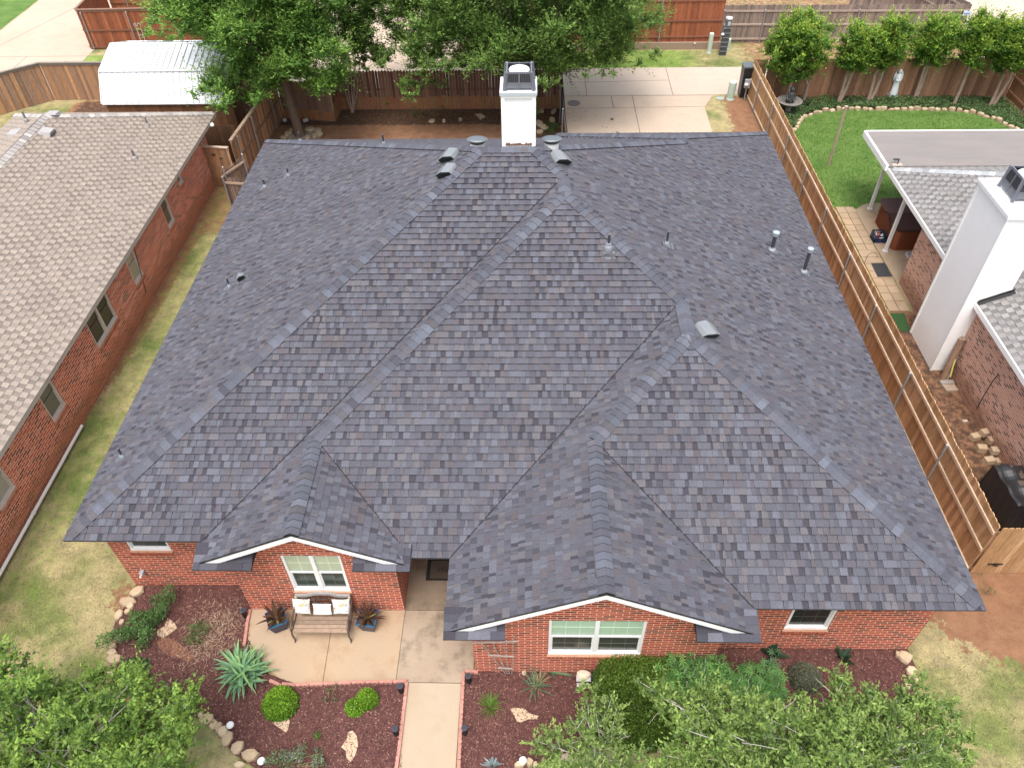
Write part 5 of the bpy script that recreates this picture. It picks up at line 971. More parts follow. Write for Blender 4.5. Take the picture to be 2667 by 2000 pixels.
# statue and fountain
x, y, _ = gz(K19, 1125, 812); y += .05; st = thing('garden_statue', 'white robed garden statue standing in the ivy between two tree trunks', 'statue', (x, y, 0)); b = MB(); b.lathe((x, y, .0), [(.20, 0), (.20, .08), (.24, .10), (.24, .14), (.01, .145)], 20, (.50, .54, .56)); b.build('base', MAT['paint'], st, local=(x, y, 0))
b = MB(); b.lathe((x, y, .14), [(.19, 0), (.185, .1), (.15, .35), (.13, .55), (.15, .70), (.17, .85), (.14, .95), (.06, 1.0), (.055, 1.03), (.085, 1.08), (.09, 1.14), (.06, 1.2), (.01, 1.22)], 20, (.74, .77, .78), sy=.75, wob=.10)
b.lathe((x-.15, y+.05, .80), [(.05, 0), (.075, .15), (.06, .28), (.01, .42)], 10, (.74, .77, .78), sy=.5); b.lathe((x+.15, y+.05, .80), [(.05, 0), (.075, .15), (.06, .28), (.01, .42)], 10, (.74, .77, .78), sy=.5); b.tube([(x-.14, y-.04, .95), (x-.06, y-.14, .85), (x, y-.15, .92)], .035, 8, (.74, .77, .78)); b.tube([(x+.14, y-.04, .95), (x+.06, y-.14, .85), (x, y-.15, .92)], .035, 8, (.74, .77, .78)); b.build('figure', MAT['paint'], st, smooth=True, local=(x, y, 0))
x, y, _ = gz(K19, 262, 945); y += .1; fo = thing('stone_fountain', 'dark stone basin fountain with a sitting figure in the corner of the ivy bed', 'fountain', (x, y, 0)); b = MB(); b.lathe((x, y, 0), [(.24, 0), (.22, .08), (.13, .14), (.13, .35), (.22, .42), (.42, .50), (.55, .60), (.56, .63), (.50, .63), (.36, .55), (.01, .54)], 28, (.22, .20, .18)); b.build('basin', MAT['stone'], fo, local=(x, y, 0))
b = MB(); dk = (.06, .06, .06); b.lathe((x, y, .54), [(.20, 0), (.19, .1), (.14, .3), (.15, .42), (.06, .5)], 14, dk, sy=.8); b.lathe((x, y, 1.02), [(.04, 0), (.10, .05), (.115, .12), (.09, .2), (.01, .24)], 14, dk); b.tube([(x-.15, y, .93), (x-.2, y-.12, .75), (x-.05, y-.2, .70)], .045, 8, dk); b.tube([(x+.15, y, .93), (x+.2, y-.12, .75), (x+.05, y-.2, .70)], .045, 8, dk); b.build('figure', MAT['glaze'], fo, smooth=True, local=(x, y, 0))
# ================================================================ STONES
def rock(x, y, z, sx, sy, sz, rz, seed, col, label, group, name='border_stone', cat='stone', n=7):
    r = random.Random(seed); b = MB(); N = n; pts = []
    for i in range(N): a = 2*math.pi*i/N; k = r.uniform(.78, 1.14); pts.append((math.cos(a)*sx/2*k, math.sin(a)*sy/2*k))
    lv = [(1.0, 0.0), (1.04, sz*.45), (.97, sz*.86), (.84, sz)]; rings = []
    jit = [[r.uniform(-.03, .03)*min(sx, sy) for _ in range(N)] for _ in lv]
    for li, (k, zz) in enumerate(lv): rings.append([(p[0]*k+jit[li][i], p[1]*k+jit[li][(i+3) % N], zz+r.uniform(-.06, .06)*sz*(li > 0)) for i, p in enumerate(pts)])
    for li in range(3):
        for i in range(N):
            j = (i+1) % N; b.face([rings[li][i], rings[li][j], rings[li+1][j], rings[li+1][i]], tuple(c*.88 for c in col))
    c_ = (0, 0, sz*1.02)
    for i in range(N): b.face([rings[3][i], rings[3][(i+1) % N], c_], tuple(c*r.uniform(.97, 1.03) for c in col))
    o = b.build(name, MAT['stone']); o.location = (x, y, z); o.rotation_euler = (r.uniform(-.05, .05), r.uniform(-.05, .05), rz); return tag(o, label, cat, group)
SC = [(.47, .36, .235), (.44, .33, .21), (.51, .40, .265), (.41, .31, .20)]
def px_rocks(K, L, text, group, seed, z=.02, s=None, h=.12):
    for i, (zx, zy, w_, d_) in enumerate(L):
        x, y, _ = gz(K, zx, zy); x2 = gz(K, zx+w_/2, zy)[0]-gz(K, zx-w_/2, zy)[0]; y2 = gz(K, zx, zy-d_/2)[1]-gz(K, zx, zy+d_/2)[1]
        rock(x, y, z, abs(x2)*.98, abs(y2)*.98, h*.8*random.Random(seed+i).uniform(.8, 1.25), random.Random(i+seed).uniform(-.25, .25), seed+i, SC[(i*7+seed) % 4], text % nth(i), group)
px_rocks(K0c, [(1140, 215, 110, 100), (1065, 300, 150, 90), (1085, 338, 60, 55), (1058, 378, 55, 50), (985, 412, 75, 95), (1010, 468, 50, 60), (975, 605, 65, 65), (940, 665, 65, 60), (935, 718, 85, 65), (948, 770, 140, 105), (915, 885, 60, 60)],
         '%s tan rock of the left bed border, counted from the house corner', 'tan rocks edging the left bed', 40)
px_rocks(K0c, [(1660, 1232, 40, 45), (1710, 1258, 135, 95), (1765, 1312, 80, 80), (1808, 1330, 60, 95), (1840, 1365, 85, 95), (1880, 1420, 95, 140), (1957, 1500, 110, 130), (2065, 1560, 150, 115), (1980, 1640, 95, 60), (1130, 1050, 90, 60), (1240, 1150, 90, 70), (1490, 1245, 70, 40), (1390, 1200, 80, 60), (1330, 1390, 60, 60)],
         '%s tan rock of the lower left bed border, counted from the left tree', 'tan rocks edging the lower left bed', 70)
px_rocks(K13d, [(165, 1640, 100, 55), (250, 1620, 65, 80), (300, 1640, 40, 60), (370, 1530, 75, 50), (560, 1580, 120, 80), (650, 1585, 60, 70), (1210, 1490, 150, 85), (1270, 1460, 40, 50), (1370, 1500, 170, 90), (1500, 1500, 120, 80), (1105, 1440, 60, 40)],
         '%s tan rock below the right bed, counted rightward from the walk', 'tan rocks edging the lower right bed', 110)
px_rocks(K19d, [(1222, 758, 125, 125), (1165, 735, 50, 60), (1272, 868, 100, 80), (1320, 950, 60, 85), (1250, 990, 60, 70), (1310, 1050, 60, 60), (1330, 1130, 80, 90), (1345, 1200, 60, 70)],
         '%s tan rock of the right bed border, counted down from the house corner', 'tan rocks edging the right bed', 140)
px_rocks(K6a, [(310, 1118, 45, 40), (340, 1095, 45, 35), (500, 1075, 90, 30), (560, 1085, 80, 35), (575, 1115, 60, 40), (540, 1130, 50, 40), (480, 1142, 60, 25), (285, 1145, 50, 22)],
         '%s tan rock of the ring around the big trunk, clockwise from left', 'tan rocks ringing the backyard tree', 170)
sheet('tree_ring_gravel', [tuple(gz(K6a, *k)[:2]) for k in ((300, 1150), (330, 1100), (400, 1085), (500, 1080), (590, 1095), (570, 1150))], .018, MAT['gravel'])
px_rocks(K6a, [(1502, 1008, 60, 30), (1735, 998, 35, 20), (1600, 1008, 30, 20)], '%s small pale rock on the backyard dirt, counted from the left', 'small rocks on the backyard dirt', 180)
px_rocks(K13, [(450, 930, 50, 40), (435, 1000, 50, 35), (375, 1060, 70, 45), (335, 1100, 60, 30), (330, 1030, 60, 60), (350, 925, 40, 35)], '%s brown rock in the dark bed right of the white chimney', 'rocks behind the chimney', 190)
def flagstone(K, P, label, i, z=.034):
    poly = winding_up([tuple(gz(K, *k)[:2]) for k in P]); b = MB(); b.prism(poly, z-.02, z+.012, (.50, .37, .25)); return tag(b.build('flagstone', MAT['stone']), label, 'stone', 'flat stepping stones')
flagstone(K6d, [(190, 1290), (225, 1225), (285, 1200), (300, 1240), (335, 1275), (320, 1350), (300, 1370)], 'flat pointed stepping stone below the round bright shrub', 1)
flagstone(K6d, [(755, 1490), (800, 1430), (815, 1365), (850, 1355), (885, 1400), (895, 1480), (870, 1560), (835, 1612), (800, 1580), (795, 1520)], 'long flat stepping stone speckled with mulch near the bottom of the left bed', 2)
flagstone(K13d, [(90, 1175), (150, 1168), (210, 1175), (250, 1215), (325, 1235), (310, 1260), (240, 1262), (180, 1285), (145, 1280), (125, 1230)], 'flat stepping stone in the right bed beside the grass clump', 3)
flagstone(K0c, [(1300, 530), (1360, 500), (1385, 425), (1440, 470), (1462, 510), (1400, 560), (1345, 595), (1300, 570)], 'square flat stone among the vines in the left bed', 4)
flagstone(K6a, [(1855, 945), (1910, 938), (1940, 965), (1900, 990), (1880, 965)], 'flat pale stone on the dirt left of the white chimney', 5, .014)
# stone border of neighbour's lawn
sb = [(21.56, 24.34), (21.9, 24.95), (22.28, 25.55), (22.8, 25.9), (23.32, 26.14), (24.36, 26.31), (25.75, 26.22), (27.41, 26.22), (29.03, 26.11), (29.83, 25.92), (30.61, 25.31), (31.06, 24.49), (31.4, 23.93), (31.9, 22.9)]
pts_ = []; acc = 0
for a, c in zip(sb[:-1], sb[1:]):
    L_ = math.dist(a, c); k = acc
    while k < L_: f = k/L_; pts_.append((a[0]+(c[0]-a[0])*f, a[1]+(c[1]-a[1])*f, math.atan2(c[1]-a[1], c[0]-a[0]))); k += .30
    acc = k-L_
rr = random.Random(9)
for i, (x, y, a) in enumerate(pts_): rock(x+rr.uniform(-.03, .03), y+rr.uniform(-.04, .04), .0, rr.uniform(.24, .34), rr.uniform(.14, .24), rr.uniform(.09, .18), a+rr.uniform(-.2, .2), 400+i, SC[i % 4], '%s cream stone of the curved ivy border, counted from the cedar fence' % nth(i), 'cream stones of the curved ivy border', n=6)
# ================================================================ FRONT EDGING
def edging_run(P, text, group, seed, step=.30, z=.02):
    i = 0; acc = .02
    for a, c in zip(P[:-1], P[1:]):
        L_ = math.dist(a, c); k = acc
        while k+step*.6 < L_:
            f = (k+step/2)/L_; x, y = a[0]+(c[0]-a[0])*f, a[1]+(c[1]-a[1])*f; ang = math.atan2(c[1]-a[1], c[0]-a[0]); b = MB(); kk = random.Random(seed+i).uniform(.9, 1.1); col = (.44*kk, .215*kk, .17*kk)
            n = 3; Pp = [(-step/2+.004, -.03)]
            Pp = [(-step/2+.004, .03)]
            for s_ in range(n):
                x0 = -step/2+.004+(step-.008)*s_/n; w_ = (step-.008)/n
                for q in range(5): t = math.pi*q/4; Pp.append((x0+w_/2-math.cos(t)*w_/2, -.022-math.sin(t)*.022))
            Pp.append((step/2-.004, .03)); Pp = winding_up(Pp); b.prism(Pp, 0, .085, col); o = b.build('edging_block', MAT['sill']); o.location = (x, y, z); o.rotation_euler = (0, 0, ang); tag(o, text % nth(i), 'edging', group); i += 1; k += step
        acc = k-L_
g6 = lambda a, c: tuple(gz(K6d, a, c)[:2])
edging_run([g6(1300, 957), g6(1285, 1100), g6(1262, 1300), g6(1235, 1520), g6(1215, 1659), (w0[0]-.04, -5.0)], '%s red edging block left of the walk, counted from the patio', 'red edging along the left of the walk', 1)
edging_run([(w1[0]+.05, -5.0), g6(1722, 1659), g6(1738, 1300), g6(1755, 1000), g6(1760, 890)], '%s red edging block right of the walk, counted from the street', 'red edging along the right of the walk', 50)
edging_run([g6(165, 945), g6(230, 975), g6(380, 985), g6(600, 975), g6(900, 962), g6(1290, 955)], '%s red edging block between patio and mulch, counted from the left', 'red edging below the patio', 90)
edging_run([g6(15, 360), g6(-10, 480), g6(-25, 600), g6(-45, 720)], '%s red edging block along the left end of the patio, counted from the wall', 'red edging left of the patio', 130)
edging_run([g6(1765, 868), g6(1870, 880)], '%s red edging block at the foot of the gable wall beside the path light', 'red edging at the gable wall', 150)
# ================================================================ PATIO THINGS
def slatcol(r): k = r.uniform(.85, 1.15); return (.27*k, .19*k, .135*k)
BX0, BX1 = 4.60, 5.86; yb = .90; rr = random.Random(2)
bf = gz(K6d, 0, 0)
bench = thing('garden_bench', 'weathered wooden bench with scrolled iron ends and lyre back on the patio', 'bench', (5.23, .6, .045)); BL = (5.23, .6, .045)
yf0 = gp(829, 1648, .45)[1]
iron = (.085, .06, .045); ysl = [yf0+.05+.105*k for k in range(4)]
b = MB()
for i, yy in enumerate(ysl): b.bar((BX0+.02, yy, .455-.012*i), (BX1-.02, yy, .455-.012*i), .088, .03, slatcol(rr))
b.build('seat', MAT['woodh'], bench, local=BL)
b = MB(); n = 24; P = []
for i in range(n+1): f = i/n; P.append((BX0+.01+(BX1-BX0-.02)*f, yb, .86+.09*math.exp(-((f-.5)/.23)**4)))
for p, q in zip(P[:-1], P[1:]): b.bar(p, (q[0]+.002, q[1], q[2]), .045, .075, (.33, .31, .30))
b.build('top_rail', MAT['woodh'], bench, local=BL)
b = MB(); zc = .70
def rz_(f): return .86+.09*math.exp(-((f-.5)/.23)**4)-.04
b.bar((BX0+.04, yb-.02, .52), (BX1-.04, yb-.02, .52), .03, .03, iron)
for k in range(17):
    f = (k+.5)/17; x = BX0+(BX1-BX0)*f
    if abs(f-.5) < .12: continue
    a = .10*math.sin(k*2.1); b.tube([(x, yb-.02, .52), (x+a*.6, yb-.015, .62), (x-a, yb-.012, .72), (x+a*.4, yb-.005, rz_(f))], .009, 5, iron)
for z in (.585, .65, .715, .775): 
    for x0_b, x1_b in ((BX0+.05, BX0+.48), (BX1-.48, BX1-.05)): b.tube([(x0_b+(x1_b-x0_b)*q/8, yb-.012, z+.018*math.sin(q*1.9+z*20)) for q in range(9)], .008, 5, iron)
xc = (BX0+BX1)/2
for s_ in (-1, 1): b.tube([(xc+s_*.03, yb-.02, .53), (xc+s_*.13, yb-.02, .60), (xc+s_*.13, yb-.015, .68), (xc+s_*.07, yb-.01, .78), (xc+s_*.10, yb-.005, .88)], .018, 8, iron)
for dx in (-.035, 0, .035): b.tube([(xc+dx, yb-.02, .56), (xc+dx, yb-.008, .87)], .006, 5, iron)
b.tube([(xc-.10, yb-.012, .74), (xc+.10, yb-.012, .74)], .012, 6, iron); b.build('back_panel', MAT['paint'], bench, local=BL)
for s_, x in ((-1, BX0), (1, BX1)):
    b = MB(); b.tube([(x, yf0-.03, .02), (x, yf0+.02, .10), (x, yf0-.01, .30), (x, yf0+.01, .46), (x, yf0+.02, .58), (x, yf0+.14, .66), (x, yf0+.34, .63), (x, yb, .70)], .022, 8, iron); b.tube([(x, yb+.06, .02), (x, yb-.02, .25), (x, yb-.02, .5), (x, yb+.01, .90)], .022, 8, iron); b.tube([(x, yf0+.01, .44), (x, (yf0+yb)/2, .41), (x, yb-.02, .43)], .02, 8, iron)
    b.tube([(x, yf0+.1, .44), (x, yf0+.2, .55), (x, yf0+.12, .62)], .011, 6, iron); b.tube([(x, yf0+.3, .43), (x, yf0+.22, .54), (x, yf0+.32, .62)], .011, 6, iron); b.box((x-s_*.03, yb-.03, .76), (.05, .03, .09), 0, (.50, .42, .28)); b.build('end_frame', MAT['paint'], bench, local=BL)
def cushion_mat(name, base, cols, sc, thr):
    m, n, b = _new(name); tc = n.nodes.new('ShaderNodeTexCoord'); col = base
    for i, (c_, s2, t_) in enumerate(zip(cols, sc, thr)):
        ns = _noise(n, s2, 2, .4, vec=tc.outputs['Object']); ns.noise_dimensions = '4D'; ns.inputs['W'].default_value = i*7.3; r = _ramp(n, ns.outputs[0], t_, (0, 0, 0), t_+.02, (1, 1, 1)); col = _mix(n, r.outputs[0], col, c_)
    n.links.new(col, b.inputs['Base Color']); b.inputs['Roughness'].default_value = .9; return m
FLOR = cushion_mat('floral_cloth', (.74, .71, .66), [(.62, .42, .24), (.10, .20, .38), (.12, .40, .48), (.55, .40, .22), (.30, .36, .45)], [9, 22, 17, 26, 34], [.60, .63, .66, .66, .68])
def cushion(loc, w_, h_, rot, m, label, name='throw_pillow'):
    b = MB(); n = 12; g1 = {}
    for sd in (1, -1):
        for i in range(n+1):
            for j in range(n+1):
                u, v_ = -1+2*i/n, -1+2*j/n; k = max(0, (1-u**4)*(1-v_**4))**.5; pin = 1-.07*(1-abs(u)**2)*0-.06*(abs(v_)**2*(1-u*u)+abs(u)**2*(1-v_*v_))*1
                g1[(sd, i, j)] = (u*w_/2*(1-.06*(1-v_*v_))*1.0, sd*.065*k, v_*h_/2*(1-.06*(1-u*u)))
        for i in range(n):
            for j in range(n):
                q = [g1[(sd, i, j)], g1[(sd, i+1, j)], g1[(sd, i+1, j+1)], g1[(sd, i, j+1)]]; b.face(q if sd < 0 else q[::-1])
    o = b.build(name, m, smooth=False); o.location = loc; o.rotation_euler = rot; return tag(o, label, 'pillow', 'pillows on the bench')
rx = math.radians(-24)
def seatp(u, v): return gy(u, v, .70)
pl_ = gy(*cz(640, 1540, 915, 300, 360/2212), .74); cushion((pl_[0], .74, .665), .40, .40, (rx, .06, 0), FLOR, 'floral throw pillow at the left end of the bench')
pl_ = gy(*cz(640, 1540, 1550, 300, 360/2212), .74); cushion((pl_[0], .74, .665), .40, .40, (rx, -.03, 0), FLOR, 'floral throw pillow at the right end of the bench')
WP = pm('pale_cloth', (.70, .76, .74), (.74, .78, .76), 5, .9, 60, .04, .1)
pl_ = gy(*cz(640, 1540, 1240, 325, 360/2212), .70); mp = cushion((pl_[0], .70, .62), .42, .29, (rx, .02, 0), WP, 'plain pale blue-white pillow in the middle of the bench with a faint yellow motif')
b = MB(); rr = random.Random(4)
for k in range(9):
    x = -.10+.025*k; b.tube([(x, -.0665, -.02), (x+rr.uniform(-.02, .02), -.068, .03+rr.uniform(0, .03)), (x+.02, -.066, .02)], .004, 4, (.62, .52, .20))
b.tube([(-.15, -.055, -.055), (-.05, -.066, -.065), (.06, -.066, -.065), (.15, -.055, -.055)], .0025, 4, (.45, .55, .58)); b.build('motif', MAT['cloth'], mp)
# planters with dark bromeliads
def strap_plant(parent, loc, n, L, w_, cols, seed, rise=.9, name='foliage', droop=1.0, local=(0, 0, 0), curl=.25):
    r = random.Random(seed); b = MB()
    for i in range(n):
        a = 2*math.pi*i/n*2.4+r.uniform(-.3, .3); l_ = L*r.uniform(.65, 1.1); el = r.uniform(.35, 1.35)*rise; c = r.choice(cols); k = r.uniform(.8, 1.2); c = tuple(x*k for x in c); P = []; p = Vector(loc)+Vector((math.cos(a), math.sin(a), 0))*.02; e_ = el; m = 7; az = a
        for s in range(m+1):
            P.append(p.copy()); p = p+Vector((math.cos(az)*math.cos(e_), math.sin(az)*math.cos(e_), math.sin(e_)))*l_/m; e_ -= droop*l_*.9/m*1.6+.06*droop*s/m; az += r.uniform(-curl, curl)*.3
        for s in range(m):
            f0, f1 = s/m, (s+1)/m; wf = lambda f: w_*(.55+.75*f if f < .35 else .81*(1-((f-.35)/.65)**2)+.02)
            sd = (P[s+1]-P[s]).cross(Vector((0, 0, 1)));
            if sd.length < 1e-4: sd = Vector((-math.sin(a), math.cos(a), 0))
            sd.normalize(); up = sd.cross(P[s+1]-P[s]).normalized(); w0_, w1_ = wf(f0)/2, wf(f1)/2; lft = Vector((0, 0, 1))*.0
            b.face([P[s], P[s]+sd*w0_+Vector((0, 0, w0_*.35)), P[s+1]+sd*w1_+Vector((0, 0, w1_*.35)), P[s+1]], c); b.face([P[s]-sd*w0_+Vector((0, 0, w0_*.35)), P[s], P[s+1], P[s+1]-sd*w1_+Vector((0, 0, w1_*.35))], tuple(x*.92 for x in c))
    return b.build(name, MAT['leaf'], parent, local=local)
def planter(px, label, seed, rz):
    x, y, _ = gp(*px, .045); r = thing('flower_pot', label, 'planter', (x, y, .045), 'glazed planters beside the bench', 0); LO = (x, y, .045)
    y += .10; b = MB(); nv = (.008, .016, .060); tq = (.02, .13, .24)
    b.box((x, y, .045), (.27, .27, .06), rz, nv, tp=(1.03, 1.03))
    w0_, w1_ = .27, .42
    for i in range(6):
        f0, f1 = i/6, (i+1)/6; b.box((x, y, .045+.40*f0), (w0_+(w1_-w0_)*f0,)*2+(.40/6,), rz, nv, tp=((w0_+(w1_-w0_)*f1)/(w0_+(w1_-w0_)*f0),)*2)
    cs, sn = math.cos(rz), math.sin(rz)
    for i in range(4):
        a = math.pi/2*i+rz; cx_, cy_ = x+math.cos(a)*.20, y+math.sin(a)*.20; b.box((cx_, cy_, .415), (.022, .415, .04), a, (.02, .13, .24) if i in (0, 3) else (.012, .03, .14))
    b.build('pot', MAT['glaze'], r, local=LO); b = MB(); b.box((x, y, .447), (.35, .35, .006), rz, (.05, .03, .02)); b.build('soil', MAT['stone'], r, local=LO)
    strap_plant(r, (x, y, .42), 22, .42, .065, [(.085, .035, .02), (.11, .05, .025), (.06, .025, .016), (.14, .07, .03)], seed, local=LO, droop=.7)
    strap_plant(r, (x, y, .42), 3, .33, .05, [(.30, .32, .10)], seed+5, name='pale_leaf', local=LO, droop=.7)
planter((727, 1641), 'square navy glazed pot of brown strap leaves left of the bench', 3, .45); planter((962, 1640), 'square navy glazed pot of brown strap leaves right of the bench', 8, -.12)
# door mat with script lettering
m0 = gp(*cz(980, 1420, 965, 250, .1356), .05); m1 = gp(*cz(980, 1420, 950, 672, .1356), .05); mx0 = m1[0]; my0 = m1[1]; my1 = m0[1]+.05
mat_ = thing('door_mat', 'dark door mat with a brown centre and the word Welcome in the entry passage', 'door mat', (mx0, my0, .05)); mL = (mx0, my0, .05)
b = bbox(mx0, mx0+1.05, my0, my1, .05, .064, (.022, .022, .022)); bbox(mx0+.09, mx0+.96, my0+.05, my1-.12, .064, .067, (.10, .075, .055), b); b.build('mat', MAT['cloth'], mat_, local=mL)
tcu = bpy.data.curves.new('lettering', 'FONT'); tcu.body = 'Welcome'; tcu.size = .21; tcu.shear = .35; tcu.extrude = .001; to_ = bpy.data.objects.new('tmp', tcu); C.objects.link(to_); bpy.context.view_layer.update()
tm = bpy.data.meshes.new_from_object(to_); bpy.data.objects.remove(to_); tm.materials.clear(); tm.materials.append(MAT['black']); to2 = bpy.data.objects.new('lettering', tm); C.objects.link(to2); to2.parent = mat_
tp_ = gp(*cz(980, 1420, 1140, 510, .1356), .068); to2.location = (tp_[0]-mx0-.0, tp_[1]-my0, .019)
# path lights
def pathlight(px, label):
    x, y, _ = gp(*px, .03); r = thing('path_light', label, 'path light', (x, y, .03), 'black solar path lights'); LO = (x, y, .03); b = MB(); bk = (.010, .010, .011)
    b.lathe((x, y, .03), [(.055, 0), (.055, .08), (.05, .085)], 16, bk)
    for i in range(10): a = 2*math.pi*i/10; b.box((x+.048*math.cos(a), y+.048*math.sin(a), .11), (.012, .012, .14), a, bk)
    b.lathe((x, y, .11), [(.035, 0), (.035, .14)], 10, (.03, .03, .03)); b.lathe((x, y, .25), [(.056, 0), (.058, .06), (.05, .065)], 16, bk); b.build('body', MAT['paint'], r, local=LO)
    b = MB(); b.lathe((x, y, .31), [(.062, 0), (.066, .012), (.060, .022), (.01, .024)], 20, (.05, .055, .07)); b.box((x, y, .334), (.06, .06, .003), .2, (.03, .04, .06)); b.build('solar_cap', MAT['cloth'], r, local=LO)
for a, c, t in ((1250, 1030, 'black path light in the mulch corner where patio meets walk, left side'), (1208, 1378, 'black path light in the left bed halfway down the walk'), (1806, 948, 'black path light at the foot of the gable wall, right of the walk'), (1775, 1372, 'black path light in the right bed halfway down the walk')): pathlight(pz(K6d, a, c), t)
pathlight((641, 1605), 'black path light in the dark mulch beside the patio edge left of the bench')
# white disc uplights
def disc(K, a, c, label):
    x, y, _ = gz(K, a, c); b = MB(); b.tube([(x, y, 0), (x, y, .12)], .012, 6, (.4, .4, .4)); b.lathe((x, y, .11), [(.05, 0), (.075, .02), (.078, .045), (.06, .05), (.01, .05)], 20, (.62, .62, .61)); b.lathe((x, y, .16), [(.058, 0), (.058, .004), (.005, .004)], 20, (.74, .75, .75)); tag(b.build('garden_light', MAT['paint']), label, 'garden light', 'white round garden lights')
for K, a, c, t in ((K0c, 1910, 1325, 'white round garden light above the lower left rock border'), (K0c, 2165, 1620, 'white round garden light at the right end of the lower left rock border'), (K0c, 1525, 1175, 'white round garden light half hidden by the left tree'), (K13d, 196, 1615, 'white round garden light at the bottom edge right of the walk'), (K13d, 462, 1535, 'white round garden light behind the twigs of the small right tree'), (K13d, 1148, 1430, 'white round garden light below the clipped hedge')): disc(K, a, c, t)
# trellis
tr = thing('fan_trellis', 'weathered wooden fan trellis leaning on the gable wall right of the entry', 'trellis', (0, 0, 0)); S_ = .1356; yt = WG2-.05
def tpx(a, c, y=yt): q = cz(1240, 1530, a, c, S_); return gy(q[0], q[1], y)
tc_ = (.30, .25, .21); foot = [tpx(560, 1645), tpx(600, 1650), tpx(640, 1655), tpx(685, 1655)]; tops = [tpx(90, 1030), tpx(300, 1010), tpx(520, 1015), tpx(725, 920)]
b0x = foot[1]; tr.location = (b0x[0], yt, 0); LO = (b0x[0], yt, 0)
for f, t in zip(foot, tops): b = MB(); b.bar(f, t, .022, .018, tc_, up=(0, -1, 0)); b.build('upright', MAT['wood'], tr, local=LO)
for a, c in (((-75, 1045), (810, 1010)), ((230, 1278), (730, 1302)), ((415, 1520), (708, 1540))): b = MB(); p, q = tpx(*a), tpx(*c); p[1] -= .022; q[1] -= .022; b.bar(p, q, .035, .018, (.40, .34, .30), up=(0, -1, 0)); b.build('crossbar', MAT['wood'], tr, local=LO)
# rustic stand with rock cap, and garden globe
x, y, _ = gz(K13d, 688, 985); fs = thing('bird_feeder', 'small grey wooden stand topped with a rusty white rock by the hedge', 'bird feeder', (x, y, .03)); LO = (x, y, .03); b = MB(); b.box((x, y, .03), (.26, .10, .03), 0, (.48, .45, .42)); b.box((x, y+.02, .06), (.06, .06, .26), 0, (.30, .27, .25)); b.box((x, y+.03, .32), (.30, .14, .03), 0, (.50, .48, .46)); b.build('stand', MAT['wood'], fs, local=LO)
q = gz(K13d, 692, 822, .45); b = MB(); b.lathe((x+.0, y+.06, .36), [(.06, 0), (.13, .04), (.15, .09), (.12, .13), (.01, .15)], 14, (.62, .50, .38), sy=.7, wob=.1); tag(b.build('rock', MAT['stone']), 'pale rock with a rusty patch resting on the little wooden stand', 'stone')
x, y, _ = gz(K13d, 740, 930); b = MB(); b.lathe((x, y, .03), [(.03, 0), (.07, .02), (.095, .07), (.095, .12), (.06, .17), (.01, .185)], 18, (.07, .08, .10)); tag(b.build('gazing_ball', MAT['glaze'], smooth=True), 'dark grey garden globe beside the wooden stand and the hedge', 'globe')
px_rocks(K13d, [(205, 885, 45, 40), (672, 930, 35, 50), (665, 880, 20, 20)], '%s small pale rock at the gable wall foot, counted from the trellis', 'small rocks at the gable wall', 210, z=.03, h=.07)
